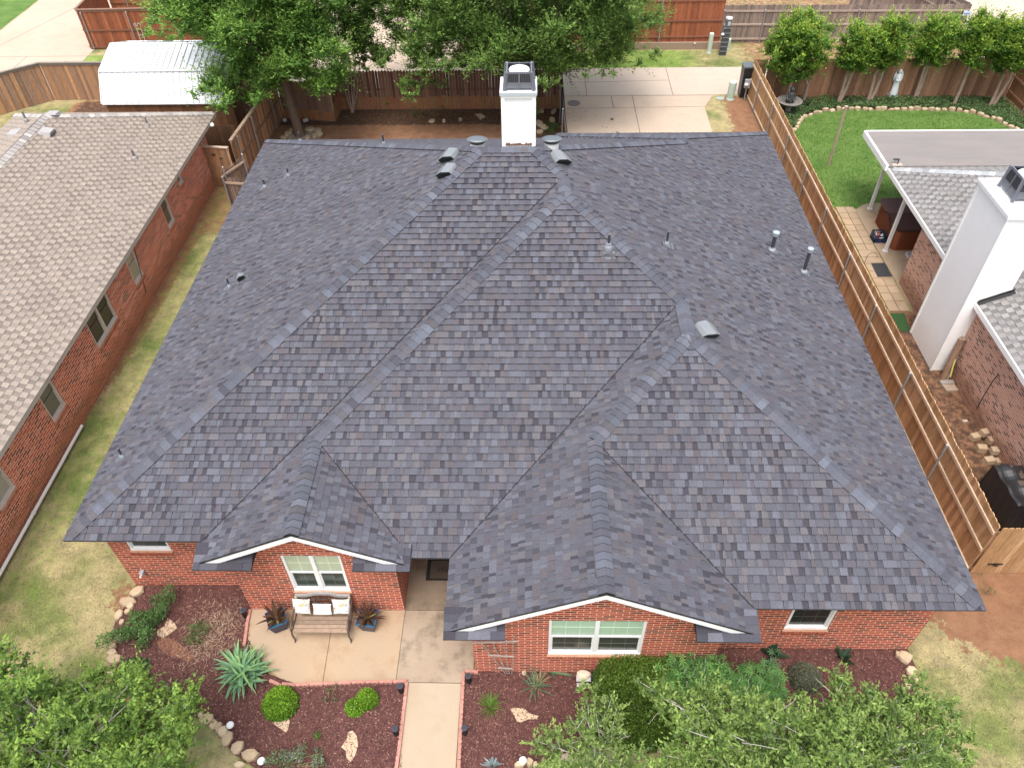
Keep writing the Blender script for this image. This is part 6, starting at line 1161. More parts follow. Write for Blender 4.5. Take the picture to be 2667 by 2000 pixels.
# ================================================================ VEGETATION
def crown(name, parent, clumps, per, L, W, pal, seed, local, top_pal=None, upb=.5, out=1.0, hang=0.0, rnd=.75, m=None, fold=.25, spray=0):
    """clumps: (x,y,z,rx,rz); leaves sit through each clump, denser near its outside"""
    r = np.random.default_rng(seed); Ps = []; Ds = []; Ss = []; Cs = []; pal = np.array(pal); tp = np.array(top_pal) if top_pal is not None else pal
    for (x, y, z, rx, rz) in clumps:
        if spray:
            ns = max(4, int(per*rx*rx/spray)); n = ns*spray; ax = unit(r.normal(size=(ns, 3))+np.array([0, 0, .55])); ax[:, 2] = np.where(ax[:, 2] < -.4, -ax[:, 2], ax[:, 2]); ln_ = r.uniform(.55, 1.45, (ns, 1)); ax = np.repeat(ax, spray, 0); ln_ = np.repeat(ln_, spray, 0)
            t = np.tile(np.linspace(.12, 1, spray), ns)[:, None]; bend = np.repeat(r.normal(0, .25, (ns, 3)), spray, 0); sc_ = np.array([rx, rx, rz]); P = np.array([x, y, z])+(ax*t*ln_+bend*t*t)*sc_+r.normal(0, L*.28, (n, 3))
            D = unit(ax+bend*t+r.normal(0, rnd, (n, 3))+np.array([0, 0, upb-hang])); D[:, 2] *= .45; D = unit(D); S = unit(np.cross(D, unit(ax*.3+np.array([0, 0, 1.])+r.normal(0, .45, (n, 3)))))
            base = (pal[r.integers(0, len(pal))]*.5+pal[r.integers(0, len(pal), n)]*.5)*.85; tt = np.clip((ax[:, 2:3]*t*ln_-.10)*2.2, 0, 1); top = tp[r.integers(0, len(tp), n)]; cc = base*(1-tt*.85)+top*tt*.85; shade = np.repeat(r.uniform(.72, 1.3, (ns, 1)), spray, 0)  # clump shading painted in: darker low leaves, plus yellow-green new growth on top
            Ps.append(P); Ds.append(D); Ss.append(S); Cs.append(cc*r.uniform(.8, 1.2, (n, 1))*shade); continue
        n = max(6, int(per*rx*rx)); d = unit(r.normal(size=(n, 3))); d[:, 2] = np.where(d[:, 2] < -.35, -d[:, 2], d[:, 2]); rad = r.uniform(.35, 1.08, (n, 1))**.6
        P = np.array([x, y, z])+d*rad*np.array([rx, rx, rz]); D = unit(d*out+r.normal(0, rnd, (n, 3))+np.array([0, 0, upb-hang])); S = unit(np.cross(D, unit(d*.4+np.array([0, 0, 1.])+r.normal(0, .45, (n, 3)))))
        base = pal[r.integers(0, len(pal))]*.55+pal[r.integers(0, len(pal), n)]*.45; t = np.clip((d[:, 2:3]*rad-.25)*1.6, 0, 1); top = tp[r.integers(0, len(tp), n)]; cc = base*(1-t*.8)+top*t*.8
        Ps.append(P); Ds.append(D); Ss.append(S); Cs.append(cc*r.uniform(.75, 1.25, (n, 1))*r.uniform(.88, 1.12))
    P = np.concatenate(Ps); D = np.concatenate(Ds); S = np.concatenate(Ss); c = np.concatenate(Cs); n = len(P); l = r.uniform(.65, 1.25, n)
    return quads(name, P-np.array(local), D, S, l*L, l*W, c, m or MAT['leaf'], fold, parent=parent)
def limbs(name, parent, base, tips, r0, seed, local, col=(.17, .13, .10), fork=.35, minr=.012, wob=.06, trunk_top=None):
    r = random.Random(seed); b = MB(); B = Vector(base); cen = sum((Vector(t) for t in tips), Vector())/len(tips); T = Vector(trunk_top) if trunk_top else B.lerp(cen, fork)
    P = [B+Vector((0, 0, -.05)), B+Vector((0, 0, .15)), B.lerp(T, .5)+Vector((r.uniform(-wob, wob), r.uniform(-wob, wob), 0)), T]; b.tube(P, [r0*1.35, r0*1.05, r0*.85, r0*.7], 12, col)
    for t in tips:
        t = Vector(t); d = (t-T).length; m1 = T.lerp(t, .35)+Vector((r.uniform(-wob, wob), r.uniform(-wob, wob), d*.08)); m2 = T.lerp(t, .7)+Vector((r.uniform(-wob, wob), r.uniform(-wob, wob), d*.05)); k = r0*.5*min(1, d/2.5+.3)
        b.tube([T, m1, m2, t], [max(minr, k), max(minr, k*.6), max(minr, k*.35), minr*.6], 7, col)
        for q in range(3):
            s_ = m1.lerp(t, r.uniform(.1, .8)); e_ = s_+Vector((r.uniform(-1, 1), r.uniform(-1, 1), r.uniform(0, 1))).normalized()*d*.22; b.tube([s_, s_.lerp(e_, .5)+Vector((0, 0, .03)), e_], [minr*1.2, minr*.9, minr*.5], 5, col)
    return b.build(name, MAT['bark'], parent, local=local)
def P2(K, L): return [pz(K, a, c) for a, c in L]
def in2(u, v, P): return in_poly(u, v, P)
def fill(cen, rad, outline, n, cr, seed, shell=.55, zmin=None, margin=.65):
    """clump centres in an ellipsoid, kept where the crown stands in the photograph"""
    r = random.Random(seed); out = []; tries = 0
    while len(out) < n and tries < n*80:
        tries += 1; d = Vector((r.gauss(0, 1), r.gauss(0, 1), r.gauss(0, 1))).normalized()*(r.uniform(shell, 1)**.7)
        p = (cen[0]+d.x*rad[0], cen[1]+d.y*rad[1], cen[2]+d.z*rad[2]); c = r.uniform(*cr)
        if zmin and p[2] < zmin: continue
        if outline is not None:
            u, v = projn(p); dd = np.linalg.norm(np.array(p)-CAM); pr = c*F/dd*margin
            if not all(in2(u+a*pr, v+b_*pr, outline) for a, b_ in ((0, 0), (1, 0), (-1, 0), (0, 1), (0, -1))): continue
        out.append((*p, c, c*r.uniform(.8, 1.35)))
    return out
OAK = [(0.156, 0.315, 0.056), (0.124, 0.265, 0.051), (0.194, 0.361, 0.067), (0.104, 0.224, 0.051)]; OAKT = [(0.259, 0.449, 0.080), (0.336, 0.516, 0.096), (0.215, 0.382, 0.076)]
# big backyard tree, left
T1 = P2(K00, [(1210, -2400), (1210, 0), (1260, 60), (1240, 110), (1150, 150), (1180, 210), (1300, 230), (1165, 255), (1190, 300), (1380, 345), (1450, 385), (1500, 405), (1700, 400), (1850, 480), (1850, 540), (1720, 550), (1600, 615), (1560, 660), (1640, 720), (1480, 735), (1500, 785), (1650, 835), (1750, 885), (1735, 930), (1870, 978), (1940, 895), (2000, 830), (2010, 900), (2200, 945)])+P2(K6a, [(150, 935), (170, 785), (200, 780), (300, 720), (340, 650), (400, 700), (520, 800), (600, 820), (720, 745), (800, 710), (830, 620), (850, 500), (780, 250), (800, 0), (800, -2400)])
bx_, by_ = -.44, 24.18
t1 = thing('tree', 'big leafy tree with a thick trunk rising from the rock ring in the back yard', 'tree', (bx_, by_, 0)); LO = (bx_, by_, 0)
cl = fill((-.9, 24.3, 5.8), (4.6, 3.9, 4.6), T1, 440, (.45, .85), 61, shell=.35, zmin=1.5)
def add_px(K, L, z, cr, seed):
    r = random.Random(seed); out = []
    for a, c in L: p = gz(K, a, c, z+r.uniform(-.2, .2)); k = r.uniform(*cr); out.append((p[0], p[1], p[2], k, k*.9))
    return out
cl += add_px(K00, [(1600, 790), (1660, 740), (1700, 690), (1780, 620), (1760, 760), (1820, 700), (1850, 900), (1880, 820), (1800, 880), (1240, 190), (1300, 180), (1230, 280), (1330, 290), (1420, 330), (1500, 300)], 3.4, (.28, .45), 62)
cl += add_px(K6a, [(60, 850), (110, 800), (200, 700), (250, 660), (560, 770), (640, 730), (700, 680), (600, 690), (480, 690), (400, 600), (750, 640)], 3.0, (.30, .5), 63)
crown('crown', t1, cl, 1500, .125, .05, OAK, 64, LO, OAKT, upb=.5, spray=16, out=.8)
limbs('trunk', t1, (bx_, by_, 0), [(c[0], c[1], c[2]) for c in cl[::9]][:34], .21, 65, LO, (.15, .105, .075), trunk_top=(bx_-.15, by_+.05, 2.6))
# middle multi-stem crape myrtle
T2 = P2(K6a, [(700, -400), (700, 350), (780, 380), (720, 540), (760, 590), (880, 610), (1010, 600), (1030, 650), (1060, 590), (1130, 555), (1235, 455), (1100, 400), (1030, 330), (1060, 200), (1090, 120), (1130, -400)])
bx_, by_ = gz(K6a, 850, 930)[:2]
t2 = thing('tree', 'crape myrtle with several pale bare stems at the back fence corner', 'tree', (bx_, by_, 0)); LO = (bx_, by_, 0)
cl = fill((2.6, 26.8, 4.6), (2.5, 1.8, 2.7), T2, 210, (.28, .5), 66, shell=.2); cl += add_px(K6a, [(1130, 480), (1180, 440), (1080, 520), (1100, 560), (960, 570), (820, 560), (780, 480)], 3.2, (.22, .36), 67)
crown('crown', t2, cl, 1300, .11, .05, [(.11, .21, .045), (.13, .24, .05), (.09, .18, .04)], 68, LO, [(.20, .32, .07)], upb=.5, spray=12)
b = MB(); base = gz(K6a, 850, 930)
for a, c in ((780, 720), (800, 640), (835, 600), (860, 590), (895, 640), (870, 560)): tp_ = gy(*pz(K6a, a, c), by_+.1); b.tube([base+np.array([random.uniform(-.08, .08), 0, 0]), (base+tp_)/2+np.array([(a-840)*.0008, 0, 0]), tp_, tp_+np.array([(a-840)*.004, .1, .9])], [.04, .032, .026, .012], 8, (.30, .22, .17))
b.build('trunk', MAT['bark'], t2, local=LO)
# big tree behind the chimney
T3 = P2(K6a, [(1000, -2400), (1000, 0), (985, 110), (1050, 200), (1060, 300), (1180, 350), (1240, 340), (1230, 430), (1320, 520), (1300, 560), (1400, 600), (1265, 640), (1215, 740), (1320, 855), (1440, 835), (1480, 775), (1600, 785), (1700, 640), (1900, 650), (2000, 690), (2090, 650)])+P2(K13, [(30, 700), (300, 740), (400, 770), (530, 720), (640, 620), (740, 665), (800, 600), (920, 650), (1000, 620), (950, 590), (1050, 560), (1200, 575), (1340, 520), (1345, 430), (1250, 390), (1230, 330), (1330, 300), (1380, 200), (1445, 120), (1400, 60), (1310, 0), (1310, -2400)])
bx_, by_ = 8.95, 25.1
t3 = thing('tree', 'widest leafy tree filling the top middle behind the white chimney', 'tree', (bx_, by_, 0)); LO = (bx_, by_, 0)
cl = fill((9.4, 26.3, 6.0), (6.6, 4.4, 4.9), T3, 640, (.5, .95), 71, shell=.35, zmin=1.2)
cl += add_px(K6a, [(1060, 60), (1090, 140), (1130, 220), (1200, 280), (1260, 330), (1300, 430), (1370, 500), (1450, 560), (1550, 560), (1650, 560), (1750, 540), (1850, 560), (1950, 580), (1100, 20), (1180, 120)], 3.6, (.4, .6), 77)
cl += add_px(K6a, [(1270, 760), (1330, 800), (1390, 770), (1290, 700), (1360, 700), (1430, 700), (1350, 560), (1420, 620), (1520, 680), (1600, 700)], 2.2, (.25, .42), 72); cl += add_px(K13, [(380, 720), (460, 690), (340, 690), (700, 630), (860, 610), (950, 605), (1250, 480), (1300, 440), (1150, 530)], 3.0, (.25, .42), 73)
cl += add_px(K13, [(305, 820), (300, 880), (310, 930)], .8, (.16, .24), 74)
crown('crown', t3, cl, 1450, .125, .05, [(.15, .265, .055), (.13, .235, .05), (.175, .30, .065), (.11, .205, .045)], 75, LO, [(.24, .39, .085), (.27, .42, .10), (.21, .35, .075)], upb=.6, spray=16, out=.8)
limbs('trunk', t3, (bx_, by_, 0), [(c[0], c[1], c[2]) for c in cl[::10]][:40], .22, 76, LO, (.13, .10, .075), trunk_top=(9.1, 25.3, 2.4))
# six myrtles along the neighbour's rear fence
LEAFM = [(0.116, 0.261, 0.034), (0.098, 0.223, 0.030), (0.145, 0.300, 0.040), (0.082, 0.184, 0.030)]; LEAFT = [(0.265, 0.430, 0.051), (0.330, 0.447, 0.057), (0.215, 0.397, 0.051), (0.397, 0.413, 0.064)]
MY = [((350, 385), 1.66, 1.45, [((230, 900), (290, 700)), ((390, 850), (430, 700))], 26.7, 150), ((840, 400), 1.0, 1.1, [((680, 850), (750, 620)), ((690, 850), (800, 600))], 27.0, 90), ((1120, 370), .90, 1.35, [((925, 835), (985, 620)), ((945, 835), (1035, 640))], 27.15, 90),
      ((1490, 350), 1.12, 1.25, [((1305, 825), (1380, 600)), ((1315, 825), (1400, 610))], 27.2, 100), ((1850, 350), .98, 1.35, [((1630, 868), (1740, 610))], 26.7, 95), ((2130, 400), 1.02, 1.3, [((1925, 880), (2000, 720)), ((1950, 880), (2100, 640))], 26.5, 95)]
ML = ['largest bushy crape myrtle, leftmost in the row, over the stone fountain', 'second crape myrtle from the left in the row along the brown fence', 'third crape myrtle in the row, just left of the white statue', 'fourth crape myrtle in the row, just right of the white statue', 'fifth crape myrtle in the row, with a single leaning trunk', 'sixth crape myrtle at the right end of the row']
for i, ((a, c), rx, rz, tr_, yy, nc) in enumerate(MY):
    ce = gy(*pz(K19, a, c), yy); s_ = gz(K19, *tr_[0][0]); t_ = thing('tree', ML[i], 'tree', tuple(s_), 'crape myrtles along the neighbour\'s fence'); LO = tuple(s_)
    cl = fill(tuple(ce), (rx*.90, rx*.8, rz*.92), None, int(nc*1.3), (.24, .44), 80+i, shell=.15)
    if i == 0: cl += [(ce[0]+.1+k*.2, ce[1]-.3, ce[2]-1.35+.1*k, .3, .25) for k in range(-2, 3)]
    crown('crown', t_, cl, 1500 if i else 1700, .11, .055, LEAFM, 90+i, LO, LEAFT, upb=.9, out=.8, spray=12)
    b = MB()
    for (p0_, p1_) in tr_: A0 = gz(K19, *p0_); A1 = gy(*pz(K19, *p1_), A0[1]+.05); b.tube([A0, A0*.5+A1*.5+np.array([.02, 0, .0]), A1, A1*.55+ce*.45, ce+np.array([0, 0, .3])], [.085, .075, .065, .045, .02], 10, (.33, .24, .18))
    for k in range(8): q = cl[k*7 % len(cl)]; b.tube([A1*.7+ce*.3, (q[0], q[1], q[2])], [.03, .01], 6, (.28, .2, .15))
    b.build('trunk', MAT['bark'], t_, local=LO)
# ivy bed
ivyp = [(20.4, 22.2), (20.4, 27.4), (31.9, 27.45), (32.2, 22.5), (31.7, 23.2)]+[(x, y+.12) for x, y in reversed(sb)]
r = np.random.default_rng(5); xy = scatter(ivyp, 17000, 55); n = len(xy); h = np.array([.10+.16*(mnoise(Vector((x*1.7, y*1.7, 3)))+.5) for x, y in xy]); P = np.column_stack([xy, h*r.uniform(.3, 1, n)]); D = unit(np.column_stack([r.normal(0, 1, n), r.normal(0, 1, n), r.uniform(-.1, .8, n)])); S = unit(np.cross(D, unit(r.normal(0, .35, (n, 3))+np.array([0, 0, 1.]))))
quads('ground_cover', P, D, S, r.uniform(.06, .12, n), r.uniform(.04, .07, n), pick([(.08, .16, .045), (.10, .19, .055), (.15, .23, .085), (.06, .12, .035), (.20, .27, .12)], n, r, .25), MAT['leaf'], .2, kind='stuff', label='low dark green ivy filling the bed behind the curved stones', cat='ivy')
sheet('ivy_bed_soil', ivyp, .008, pm('dark_soil', (.05, .035, .02), (.09, .06, .035), 4, .95, 30, .3, .4))
# ---- foreground trees at the bottom edge
FLO = P2(K0c, [(-900, 620), (0, 610), (70, 640), (110, 720), (200, 760), (250, 880), (350, 860), (400, 930), (500, 1000), (620, 950), (740, 900), (800, 840), (900, 860), (1100, 820), (1250, 830), (1240, 1000), (1340, 960), (1450, 1000), (1620, 980), (1650, 1080), (1690, 1180), (1640, 1250), (1650, 1400), (1560, 1500), (1560, 1659), (1500, 2600), (-900, 2600)])
OLV = [(0.152, 0.269, 0.050), (0.125, 0.233, 0.045), (0.179, 0.305, 0.057), (0.099, 0.188, 0.039)]; OLT = [(0.248, 0.379, 0.065), (0.306, 0.422, 0.073), (0.204, 0.335, 0.058)]
bx_, by_ = .9, -3.2
t4 = thing('tree', 'airy small-leaved tree covering the bottom left corner with grey twigs', 'tree', (bx_, by_, 0)); LO = (bx_, by_, 0)
cl = fill((1.6, -2.9, 2.7), (3.3, 2.2, 1.7), FLO, 300, (.16, .34), 121, shell=.2, zmin=.9, margin=.6)
cl += add_px(K0c, [(60, 700), (110, 760), (180, 800), (340, 900), (400, 960), (480, 1010), (640, 980), (800, 900), (860, 880), (980, 900), (1100, 880), (1200, 860), (1180, 960), (1350, 1010), (1480, 1030), (1580, 1040), (1600, 1150), (1560, 1250), (1580, 1350), (1480, 1450), (1500, 1550), (40, 820), (260, 960), (560, 1060), (720, 1020)], 2.4, (.16, .26), 122)
cl += add_px(K0c, [(a*150+60+random.uniform(-60, 60), c*110+900+random.uniform(-50, 50)) for a in range(11) for c in range(8) if in2(*pz(K0c, a*150+60, c*110+900), FLO)], 2.5, (.18, .30), 123)
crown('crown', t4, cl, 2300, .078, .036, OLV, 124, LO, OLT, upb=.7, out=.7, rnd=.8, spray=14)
limbs('trunk', t4, (bx_, by_, 0), [(c[0], c[1], c[2]+.04) for c in cl[::5]][:80], .09, 125, LO, (.30, .27, .24), trunk_top=(1.2, -3.1, 1.2), minr=.006)
S1 = P2(K13d, [(230, 1470), (300, 1380), (420, 1340), (560, 1290), (600, 1150), (660, 1100), (665, 1000), (740, 960), (850, 1050), (930, 1100), (990, 1200), (1000, 1330), (990, 1450), (1100, 1480), (1180, 1560), (1220, 1700), (1250, 2300), (230, 2300), (330, 1659), (300, 1560)])
bx_, by_ = gz(K13d, 860, 1900)[:2]
t5 = thing('tree', 'small light green tree with pale branches at the bottom edge below the clipped hedge', 'tree', (bx_, by_, 0)); LO = (bx_, by_, 0)
L2 = [(a, c) for a in range(300, 1200, 95) for c in range(1000, 1750, 90) if in2(*pz(K13d, a, c), S1)]
cl = add_px(K13d, L2, 1.9, (.15, .25), 131)+add_px(K13d, [(a+40, c+30) for a, c in L2[::2]], 1.3, (.15, .25), 133)
crown('crown', t5, cl, 2300, .072, .032, [(.15, .25, .06), (.13, .21, .055), (.18, .28, .07)], 132, LO, [(.27, .38, .10), (.31, .41, .12)], upb=.9, out=.6, spray=14)
limbs('trunk', t5, (bx_, by_, 0), [(c[0], c[1], c[2]+.10) for c in cl[::4]], .05, 134, LO, (.46, .43, .38), trunk_top=(bx_, by_+.1, .8), minr=.006)
S2 = P2(K13d, [(1150, 990), (1230, 920), (1330, 960), (1450, 1070), (1560, 1060), (1700, 950), (1790, 930), (1900, 980), (1960, 1090), (2100, 1080), (2212, 1120)])+P2(K19d, [(240, 1130), (330, 1200), (390, 1040), (440, 1150), (540, 1160), (640, 1150), (590, 1000), (570, 930), (680, 880), (760, 1020), (850, 1090), (930, 1000), (1000, 1000), (1090, 1080), (1180, 1000), (1350, 930), (1380, 1100), (1560, 1150), (1650, 1170), (1570, 1330), (1620, 1440), (1760, 1360), (1840, 1460), (1700, 1530), (1780, 1659), (1800, 2400)])+P2(K13d, [(1300, 2400), (1250, 1659), (1330, 1560), (1420, 1490), (1440, 1380), (1380, 1260), (1300, 1190), (1210, 1080)])
bx_, by_ = 15.0, -3.1
t6 = thing('tree', 'broad light green tree with pale twigs covering the bottom right', 'tree', (bx_, by_, 0)); LO = (bx_, by_, 0)
L2 = [(a+random.uniform(-30, 30), c+random.uniform(-30, 30)) for a in range(1170, 4000, 88) for c in range(900, 1760, 84) if in2(*pz(K13d, a, c), S2)]
cl = add_px(K13d, L2, 2.6, (.17, .29), 141)+add_px(K13d, [(a+45, c+40) for a, c in L2[::2]], 1.9, (.17, .28), 142)+fill((14.2, -2.9, 2.9), (3.4, 1.4, .9), S2, 90, (.18, .32), 145, shell=.1)
crown('crown', t6, cl, 1900, .080, .035, [(.15, .25, .055), (.13, .22, .048), (.18, .29, .065), (.10, .18, .04)], 143, LO, [(.29, .40, .10), (.33, .43, .12), (.24, .36, .08)], upb=.8, out=.65, spray=14)
limbs('trunk', t6, (bx_, by_, 0), [(c[0], c[1], c[2]+.08) for c in cl[::4]][:130], .08, 144, LO, (.46, .43, .39), trunk_top=(14.8, -3.0, 1.0), minr=.007)
# ---- shrubs
def shrub(label, cen, rx, ry, h, n, L, W, pal, tp_, seed, cat='shrub', name='shrub', upb=.4, rnd=.5, lumps=40, z0=.03, group=None, core=True):
    t_ = thing(name, label, cat, (cen[0], cen[1], z0), group); LO = (cen[0], cen[1], z0); r = np.random.default_rng(seed); d = unit(r.normal(size=(n, 3))); d[:, 2] = np.abs(d[:, 2]); d = unit(d); d = d/np.max(np.abs(d), axis=1, keepdims=True)**(.45 if name == 'hedge' else 0); wob = np.array([1+.10*mnoise(Vector((float(q[0])*2.4+seed, float(q[1])*2.4, float(q[2])*2.4))) for q in d])[:, None]
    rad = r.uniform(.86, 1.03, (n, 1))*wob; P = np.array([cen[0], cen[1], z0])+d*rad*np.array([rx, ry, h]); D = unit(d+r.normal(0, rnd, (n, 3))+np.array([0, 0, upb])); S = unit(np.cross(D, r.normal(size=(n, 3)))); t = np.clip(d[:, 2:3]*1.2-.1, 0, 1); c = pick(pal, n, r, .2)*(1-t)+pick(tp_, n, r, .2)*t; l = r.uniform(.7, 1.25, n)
    quads('foliage', P-np.array(LO), D, S, l*L, l*W, c, MAT['leaf'], .25, parent=t_)
    if core: b = MB(); b.lathe((cen[0], cen[1], z0), [(.02, 0)]+[(max(rx, ry)*.84*math.sin(a), h*.84*(math.cos(math.pi-a) if 0 else math.cos(a))) for a in np.linspace(math.pi/2, .1, 7)], 16, tuple(.5*x for x in pal[0]), sx=rx/max(rx, ry), sy=ry/max(rx, ry)); b.build('stems', MAT['leaf'], t_, local=LO)
    return t_
hx = gp(1665, 1822, .5); shrub('big rounded boxwood hedge clipped close below the wide gable window', (hx[0], hx[1]+.1), 0.94, 0.98, 1.0, 34000, .05, .028, [(.08, .15, .024), (.095, .175, .028)], [(.16, .26, .04), (.19, .29, .046), (.13, .22, .036)], 151, 'hedge', 'hedge', rnd=.7)
q = gz(K6d, 248, 1110, .2); shrub('round bright green ball shrub in the mulch beside the patio', (q[0], q[1]), .37, .36, .46, 5200, .05, .032, [(.13, .27, .025), (.11, .23, .022)], [(.27, .47, .045), (.31, .52, .06)], 152, rnd=.6)
q = gz(K6d, 965, 1085, .12); shrub('smaller bright green shrub of two lumps in the middle of the left bed', (q[0]-.0, q[1]), .24, .22, .30, 2600, .05, .032, [(.13, .27, .025)], [(.28, .48, .05), (.31, .52, .06)], 153); q2 = gz(K6d, 868, 1155, .1)
o = [x for x in bpy.data.objects if x.get('label', '').startswith('smaller bright green')][0]; r = np.random.default_rng(3); n = 2200; d = unit(r.normal(size=(n, 3))); d[:, 2] = abs(d[:, 2]); P = np.array([q2[0], q2[1], .03])+d*r.uniform(.8, 1.05, (n, 1))*np.array([.21, .19, .25]); quads('foliage', P-np.array(o.location), unit(d+r.normal(0, .5, (n, 3))), unit(np.cross(d, r.normal(size=(n, 3)))), r.uniform(.035, .06, n), .03, pick([(.14, .28, .025), (.28, .48, .05)], n, r), MAT['leaf'], .25, parent=o)
q = gz(K19d, 415, 905, .15); shrub('round silvery grey-green shrub in the dark mulch of the right bed', (q[0], q[1]), .36, .34, .34, 4200, .045, .012, [(.16, .17, .11), (.13, .14, .09)], [(.30, .31, .22), (.25, .27, .18)], 154, rnd=.9)
q = gz(K13d, 660, 1640, .1)
def tuft(label, K, a, c, n, L, w_, cols, seed, z=.03, cat='plant', name='plant', droop=.9, rise=1.0):
    x, y, _ = gz(K, a, c, z); t_ = thing(name, label, cat, (x, y, z)); strap_plant(t_, (x, y, z), n, L, w_, cols, seed, local=(x, y, z), droop=droop, rise=rise); return t_
IR = [(0.205, 0.380, 0.205), (0.252, 0.442, 0.205), (0.158, 0.316, 0.189), (0.316, 0.521, 0.221)]
t_ = tuft('large clump of blue-green iris blades at the patio\'s curved corner', K0c, 1990, 880, 56, .70, .078, IR, 161, droop=.95)
for k, (dx, dy) in enumerate(((.22, .12), (-.15, .2), (.1, -.2), (.3, -.05))): x, y, _ = gz(K0c, 1990, 880); strap_plant(t_, (x+dx, y+dy, .03), 18, .58, .07, IR, 165+k, local=(x, y, .03), droop=.75)
tuft('spiky yellow-green grass clump in the right bed near the walk', K6d, 1975, 1160, 90, .36, .014, [(.16, .28, .04), (.20, .32, .06), (.12, .22, .035)], 171, cat='grass clump', name='grass_clump', droop=.6)
t_ = tuft('half-dead iris clump with straw coloured blades below the wide window', K13d, 290, 1000, 16, .50, .035, [(.15, .25, .13), (.12, .21, .12)], 172); x, y, _ = gz(K13d, 290, 1000); strap_plant(t_, (x+.1, y+.1, .03), 40, .32, .016, [(.50, .36, .20), (.42, .30, .17)], 173, local=(x, y, .03), name='dry_leaves')
tuft('flopped iris leaves against the gable wall below the wide window', K13d, 400, 870, 12, .58, .04, [(.14, .25, .12), (.11, .20, .10)], 174, droop=.8)
tuft('broad dark leaved plant near the wall in the right bed', K19d, 715, 760, 9, .34, .13, [(.025, .065, .03), (.035, .08, .035)], 175, droop=.5); tuft('broad dark leaved plant beside the gable corner in the right bed', K19d, 130, 730, 10, .40, .14, [(.03, .075, .035), (.02, .055, .028)], 176, droop=.5)
tuft('pale blue-grey rosette weed at the bottom edge right of the walk', K6d, 1995, 1640, 18, .22, .05, [(.24, .32, .33), (.30, .38, .38)], 177, droop=.4)
def weeds(label, K, L, z, cr, per, LL_, WW_, pal, tp_, seed, cat='plant', name='plant', twig=None, upb=.5):
    cl = add_px(K, L, z, cr, seed); c0 = cl[0]; t_ = thing(name, label, cat, (c0[0], c0[1], .03)); LO = (c0[0], c0[1], .03); crown('foliage', t_, cl, per*5, LL_, WW_, pal, seed+1, LO, tp_, upb=upb, out=.6)
    b = MB(); r = random.Random(seed)
    for c in cl: b.tube([(c0[0]*.5+c[0]*.5, c0[1]*.5+c[1]*.5, .03), (c[0], c[1], c[2])], [.008, .004], 5, twig or (.16, .20, .07))
    b.build('stems', MAT['bark'], t_, local=LO); return t_
RG = [(0.076, 0.168, 0.050), (0.101, 0.210, 0.059), (0.059, 0.134, 0.042)]; RSET = [(0.149, 0.289, 0.079), (0.193, 0.333, 0.088)]
weeds('sprawling green rambler spilling over the left bed border rocks', K0c, [(900, 590), (960, 560), (1030, 530), (1090, 480), (1140, 430), (1180, 400), (1150, 500), (1090, 560), (1010, 570), (1200, 460), (1230, 520), (1170, 570), (1250, 430), (1100, 400), (1290, 420), (1260, 380), (1210, 560), (1180, 640), (860, 610)], .22, (.13, .2), 1000, .055, .028, RG, RSET, 181, name='vine', cat='vine')
weeds('leafy rose shoot by the house wall in the left bed', K0c, [(1290, 330), (1270, 270), (1330, 380), (1310, 250), (1390, 200), (1360, 290), (1400, 260), (1340, 340)], .3, (.10, .17), 1000, .05, .027, RG, RSET, 183)
weeds('loose bright green weed in the middle of the straw in the left bed', K0c, [(1620, 520), (1600, 570), (1650, 480), (1680, 540), (1560, 600), (1580, 500), (1700, 500), (1640, 610)], .2, (.09, .15), 1000, .045, .022, [(.07, .15, .035), (.09, .18, .04)], [(.12, .22, .05)], 185)
weeds('dark blue-green weed above the left foreground tree', K0c, [(1060, 800), (1130, 790), (1100, 830), (1180, 810), (1040, 840)], .2, (.12, .17), 900, .06, .035, [(.03, .085, .04)], [(.05, .12, .05)], 187)
weeds('tiny double sprout in the lower part of the left bed', K6d, [(560, 1385), (560, 1440), (555, 1400)], .08, (.07, .09), 1300, .04, .022, [(.09, .19, .03)], [(.16, .28, .04)], 189)
weeds('thin trailing weed under the patio edging', K6d, [(620, 1090), (650, 1010), (680, 970), (710, 985), (700, 1100)], .1, (.05, .07), 1200, .04, .02, [(.10, .15, .05)], [(.15, .2, .07)], 191)
weeds('mixed green and silvery weeds at the bottom edge of the left bed', K6d, [(180, 1600), (230, 1570), (300, 1560), (350, 1620), (400, 1560), (430, 1520), (280, 1640), (560, 1600), (560, 1540), (580, 1640)], .18, (.11, .17), 900, .05, .022, [(.11, .18, .05), (.22, .28, .22)], [(.18, .27, .08), (.30, .36, .30)], 193)
sheet('bare_soil', [tuple(gz(K0c, a, c)[:2]) for a, c in ((1290, 620), (1340, 590), (1420, 600), (1480, 640), (1560, 700), (1610, 740), (1570, 790), (1500, 770), (1440, 740), (1380, 730), (1330, 690))], .036, pm('orange_soil', (.27, .13, .07), (.17, .07, .045), 5, .95, 30, .35, .4))
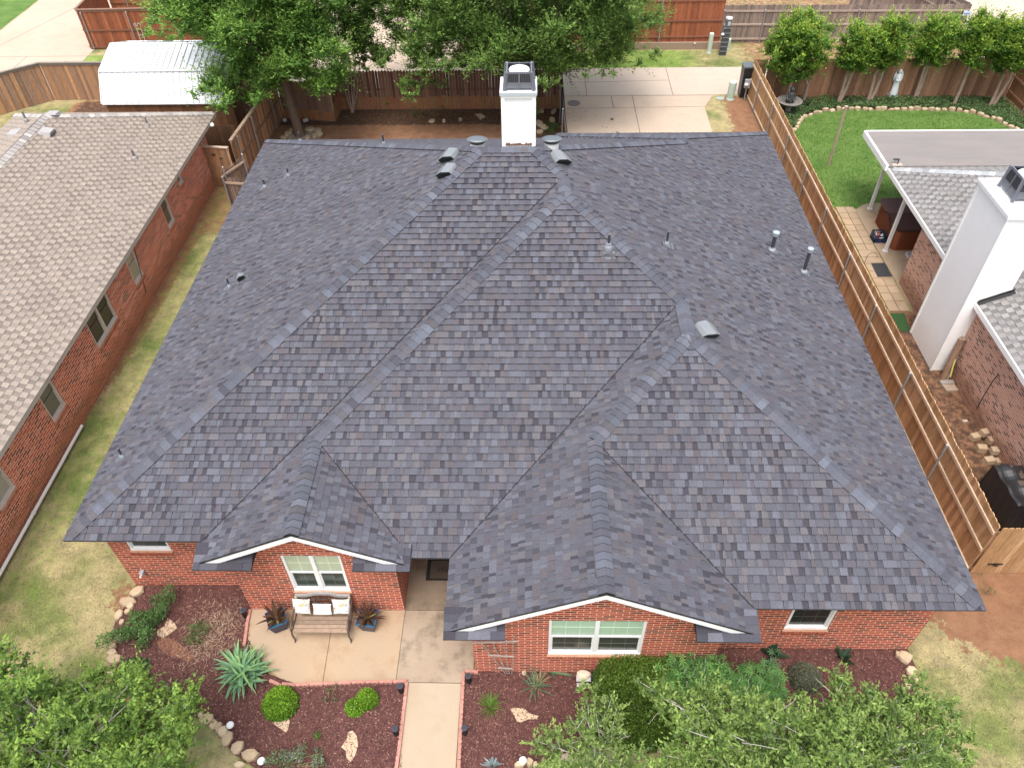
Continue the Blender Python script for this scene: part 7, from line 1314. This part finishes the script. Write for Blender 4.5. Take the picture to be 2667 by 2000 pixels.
# star-leaved vitex shrubs
def vitex(label, K, L, z, seed, pal):
    r = random.Random(seed); L = [gz(K, a, c, z+r.uniform(-.25, .2)) for a, c in L]; c0 = L[0]; t_ = thing('shrub', label, 'shrub', (c0[0], c0[1]-.2, .03)); LO = (c0[0], c0[1]-.2, .03); b = MB(); st = MB()
    for p in L:
        st.tube([(c0[0]+(p[0]-c0[0])*.5, c0[1]-.2+(p[1]-c0[1]+.2)*.5, .05), tuple(p)], [.012, .006], 5, (.25, .28, .14))
        for w_ in range(7):
            o_ = Vector(p)+Vector((r.uniform(-.16, .16), r.uniform(-.16, .16), r.uniform(-.22, .12))); c = r.choice(pal); k = r.uniform(.75, 1.3); c = tuple(x*k for x in c); a0 = r.uniform(0, 6.28); nn = r.choice((5, 6, 7))
            for i in range(nn):
                a = a0+2*math.pi*i/nn; l_ = r.uniform(.08, .13); d = Vector((math.cos(a), math.sin(a), r.uniform(-.25, .2))).normalized(); s = d.cross(Vector((0, 0, 1))).normalized()*.014; m_ = o_+d*l_*.45; e_ = o_+d*l_-Vector((0, 0, .015)); b.face([o_, m_-s, e_, m_+s], c)
        if r.random() < .2: st.tube([tuple(p), (p[0]+r.uniform(-.05, .05), p[1]+.03, p[2]+.22)], [.012, .006], 5, (.38, .42, .33))
    b.build('foliage', MAT['leaf'], t_, local=LO); st.build('stems', MAT['bark'], t_, local=LO)
VP = [(0.103, 0.245, 0.058), (0.129, 0.291, 0.071), (0.086, 0.199, 0.051), (0.172, 0.367, 0.089)]
r = random.Random(8); reg = [(a+r.uniform(-25, 25), c+r.uniform(-25, 25)) for a in range(1400, 1960, 62) for c in range(760, 1060, 58)]
reg = [q for q in reg if not (q[0] > 1800 and q[1] < 800) and not (q[0] < 1500 and q[1] > 980)]; vitex('tall star-leaved shrub between the clipped hedge and the gable corner', K13d, [(1660, 900)]+reg+[(1690, 720), (1700, 780), (1820, 750), (1480, 800), (1350, 880)], .9, 201, VP)
r = random.Random(9); vitex('second star-leaved shrub right of the gable corner behind the foreground tree', K13d, [(2110, 950)]+[(a+r.uniform(-25, 25), c+r.uniform(-25, 25)) for a in range(1980, 2300, 62) for c in range(880, 1130, 58)]+[(2080, 850)]+[(2212+75, 1000), (2330, 1050), (2300, 900)], .9, 203, [(.12, .27, .07), (.16, .34, .09), (.09, .21, .05)])
vitex('slender flowering star-leaved plant beside the silvery shrub', K19d, [(120, 850), (130, 790), (100, 880), (150, 900), (110, 920), (60, 960), (150, 760)], .5, 205, [(.08, .18, .07), (.12, .24, .10)])
# backyard plants
weeds('small green weed under the widest tree in the backyard dirt', K6a, [(1350, 940), (1390, 950), (1430, 940), (1350, 900), (1590, 885), (1460, 890)], .15, (.08, .13), 700, .06, .03, [(.06, .12, .03)], [(.09, .17, .04)], 211)
weeds('vine sprig on the dark back fence', K6a, [(1090, 780), (1120, 830), (1130, 860), (1080, 740), (1040, 890)], .5, (.08, .14), 600, .06, .03, [(.04, .08, .025)], [(.06, .11, .03)], 213, name='vine', cat='vine')
weeds('feathery green plant in the dark bed right of the white chimney', K13, [(410, 1040), (440, 1060), (400, 1080), (460, 1050), (430, 1090)], .25, (.15, .22), 700, .07, .02, [(.05, .12, .03)], [(.08, .17, .04)], 215)
for i, (a, c) in enumerate(((935, 985), (860, 1058), (970, 1095))):
    cl = add_px(K13, [(a, c), (a+18, c+4), (a-15, c+3)], .05, (.06, .09), 220+i); t_ = crown('twig', None, cl, 1100, .10, .045, [(.045, .085, .03)], 225+i, (0, 0, 0), [(.07, .12, .04)]); tag(t_, ['fallen leafy twig on the driveway, furthest from the roof', 'fallen leafy twig on the driveway, leftmost and nearer the roof', 'fallen leafy twig on the driveway right at the roof edge'][i], 'twig', 'fallen twigs on the driveway')
# dirt strip weeds between fence and house front
weeds('small weed in the orange dirt below the new gate panel', K19d, [(1920, 190), (1940, 210), (1870, 190), (1855, 75)], .06, (.06, .10), 500, .05, .02, [(.10, .13, .05)], [(.14, .17, .07)], 231)
# litter near the tree ring
b = MB(); x, y, _ = gz(K6a, 460, 1000); b.box((x, y, 0.01), (.22, .16, .10), .5, (.62, .60, .60)); b.box((x-.12, y+.05, 0.01), (.1, .12, .12), .2, (.45, .05, .05)); b.box((x-.95, y, .01), (.16, .1, .12), .2, (.6, .6, .6)); tag(b.build('litter', MAT['cloth']), 'red and white litter on the dirt behind the big tree trunk', 'litter')
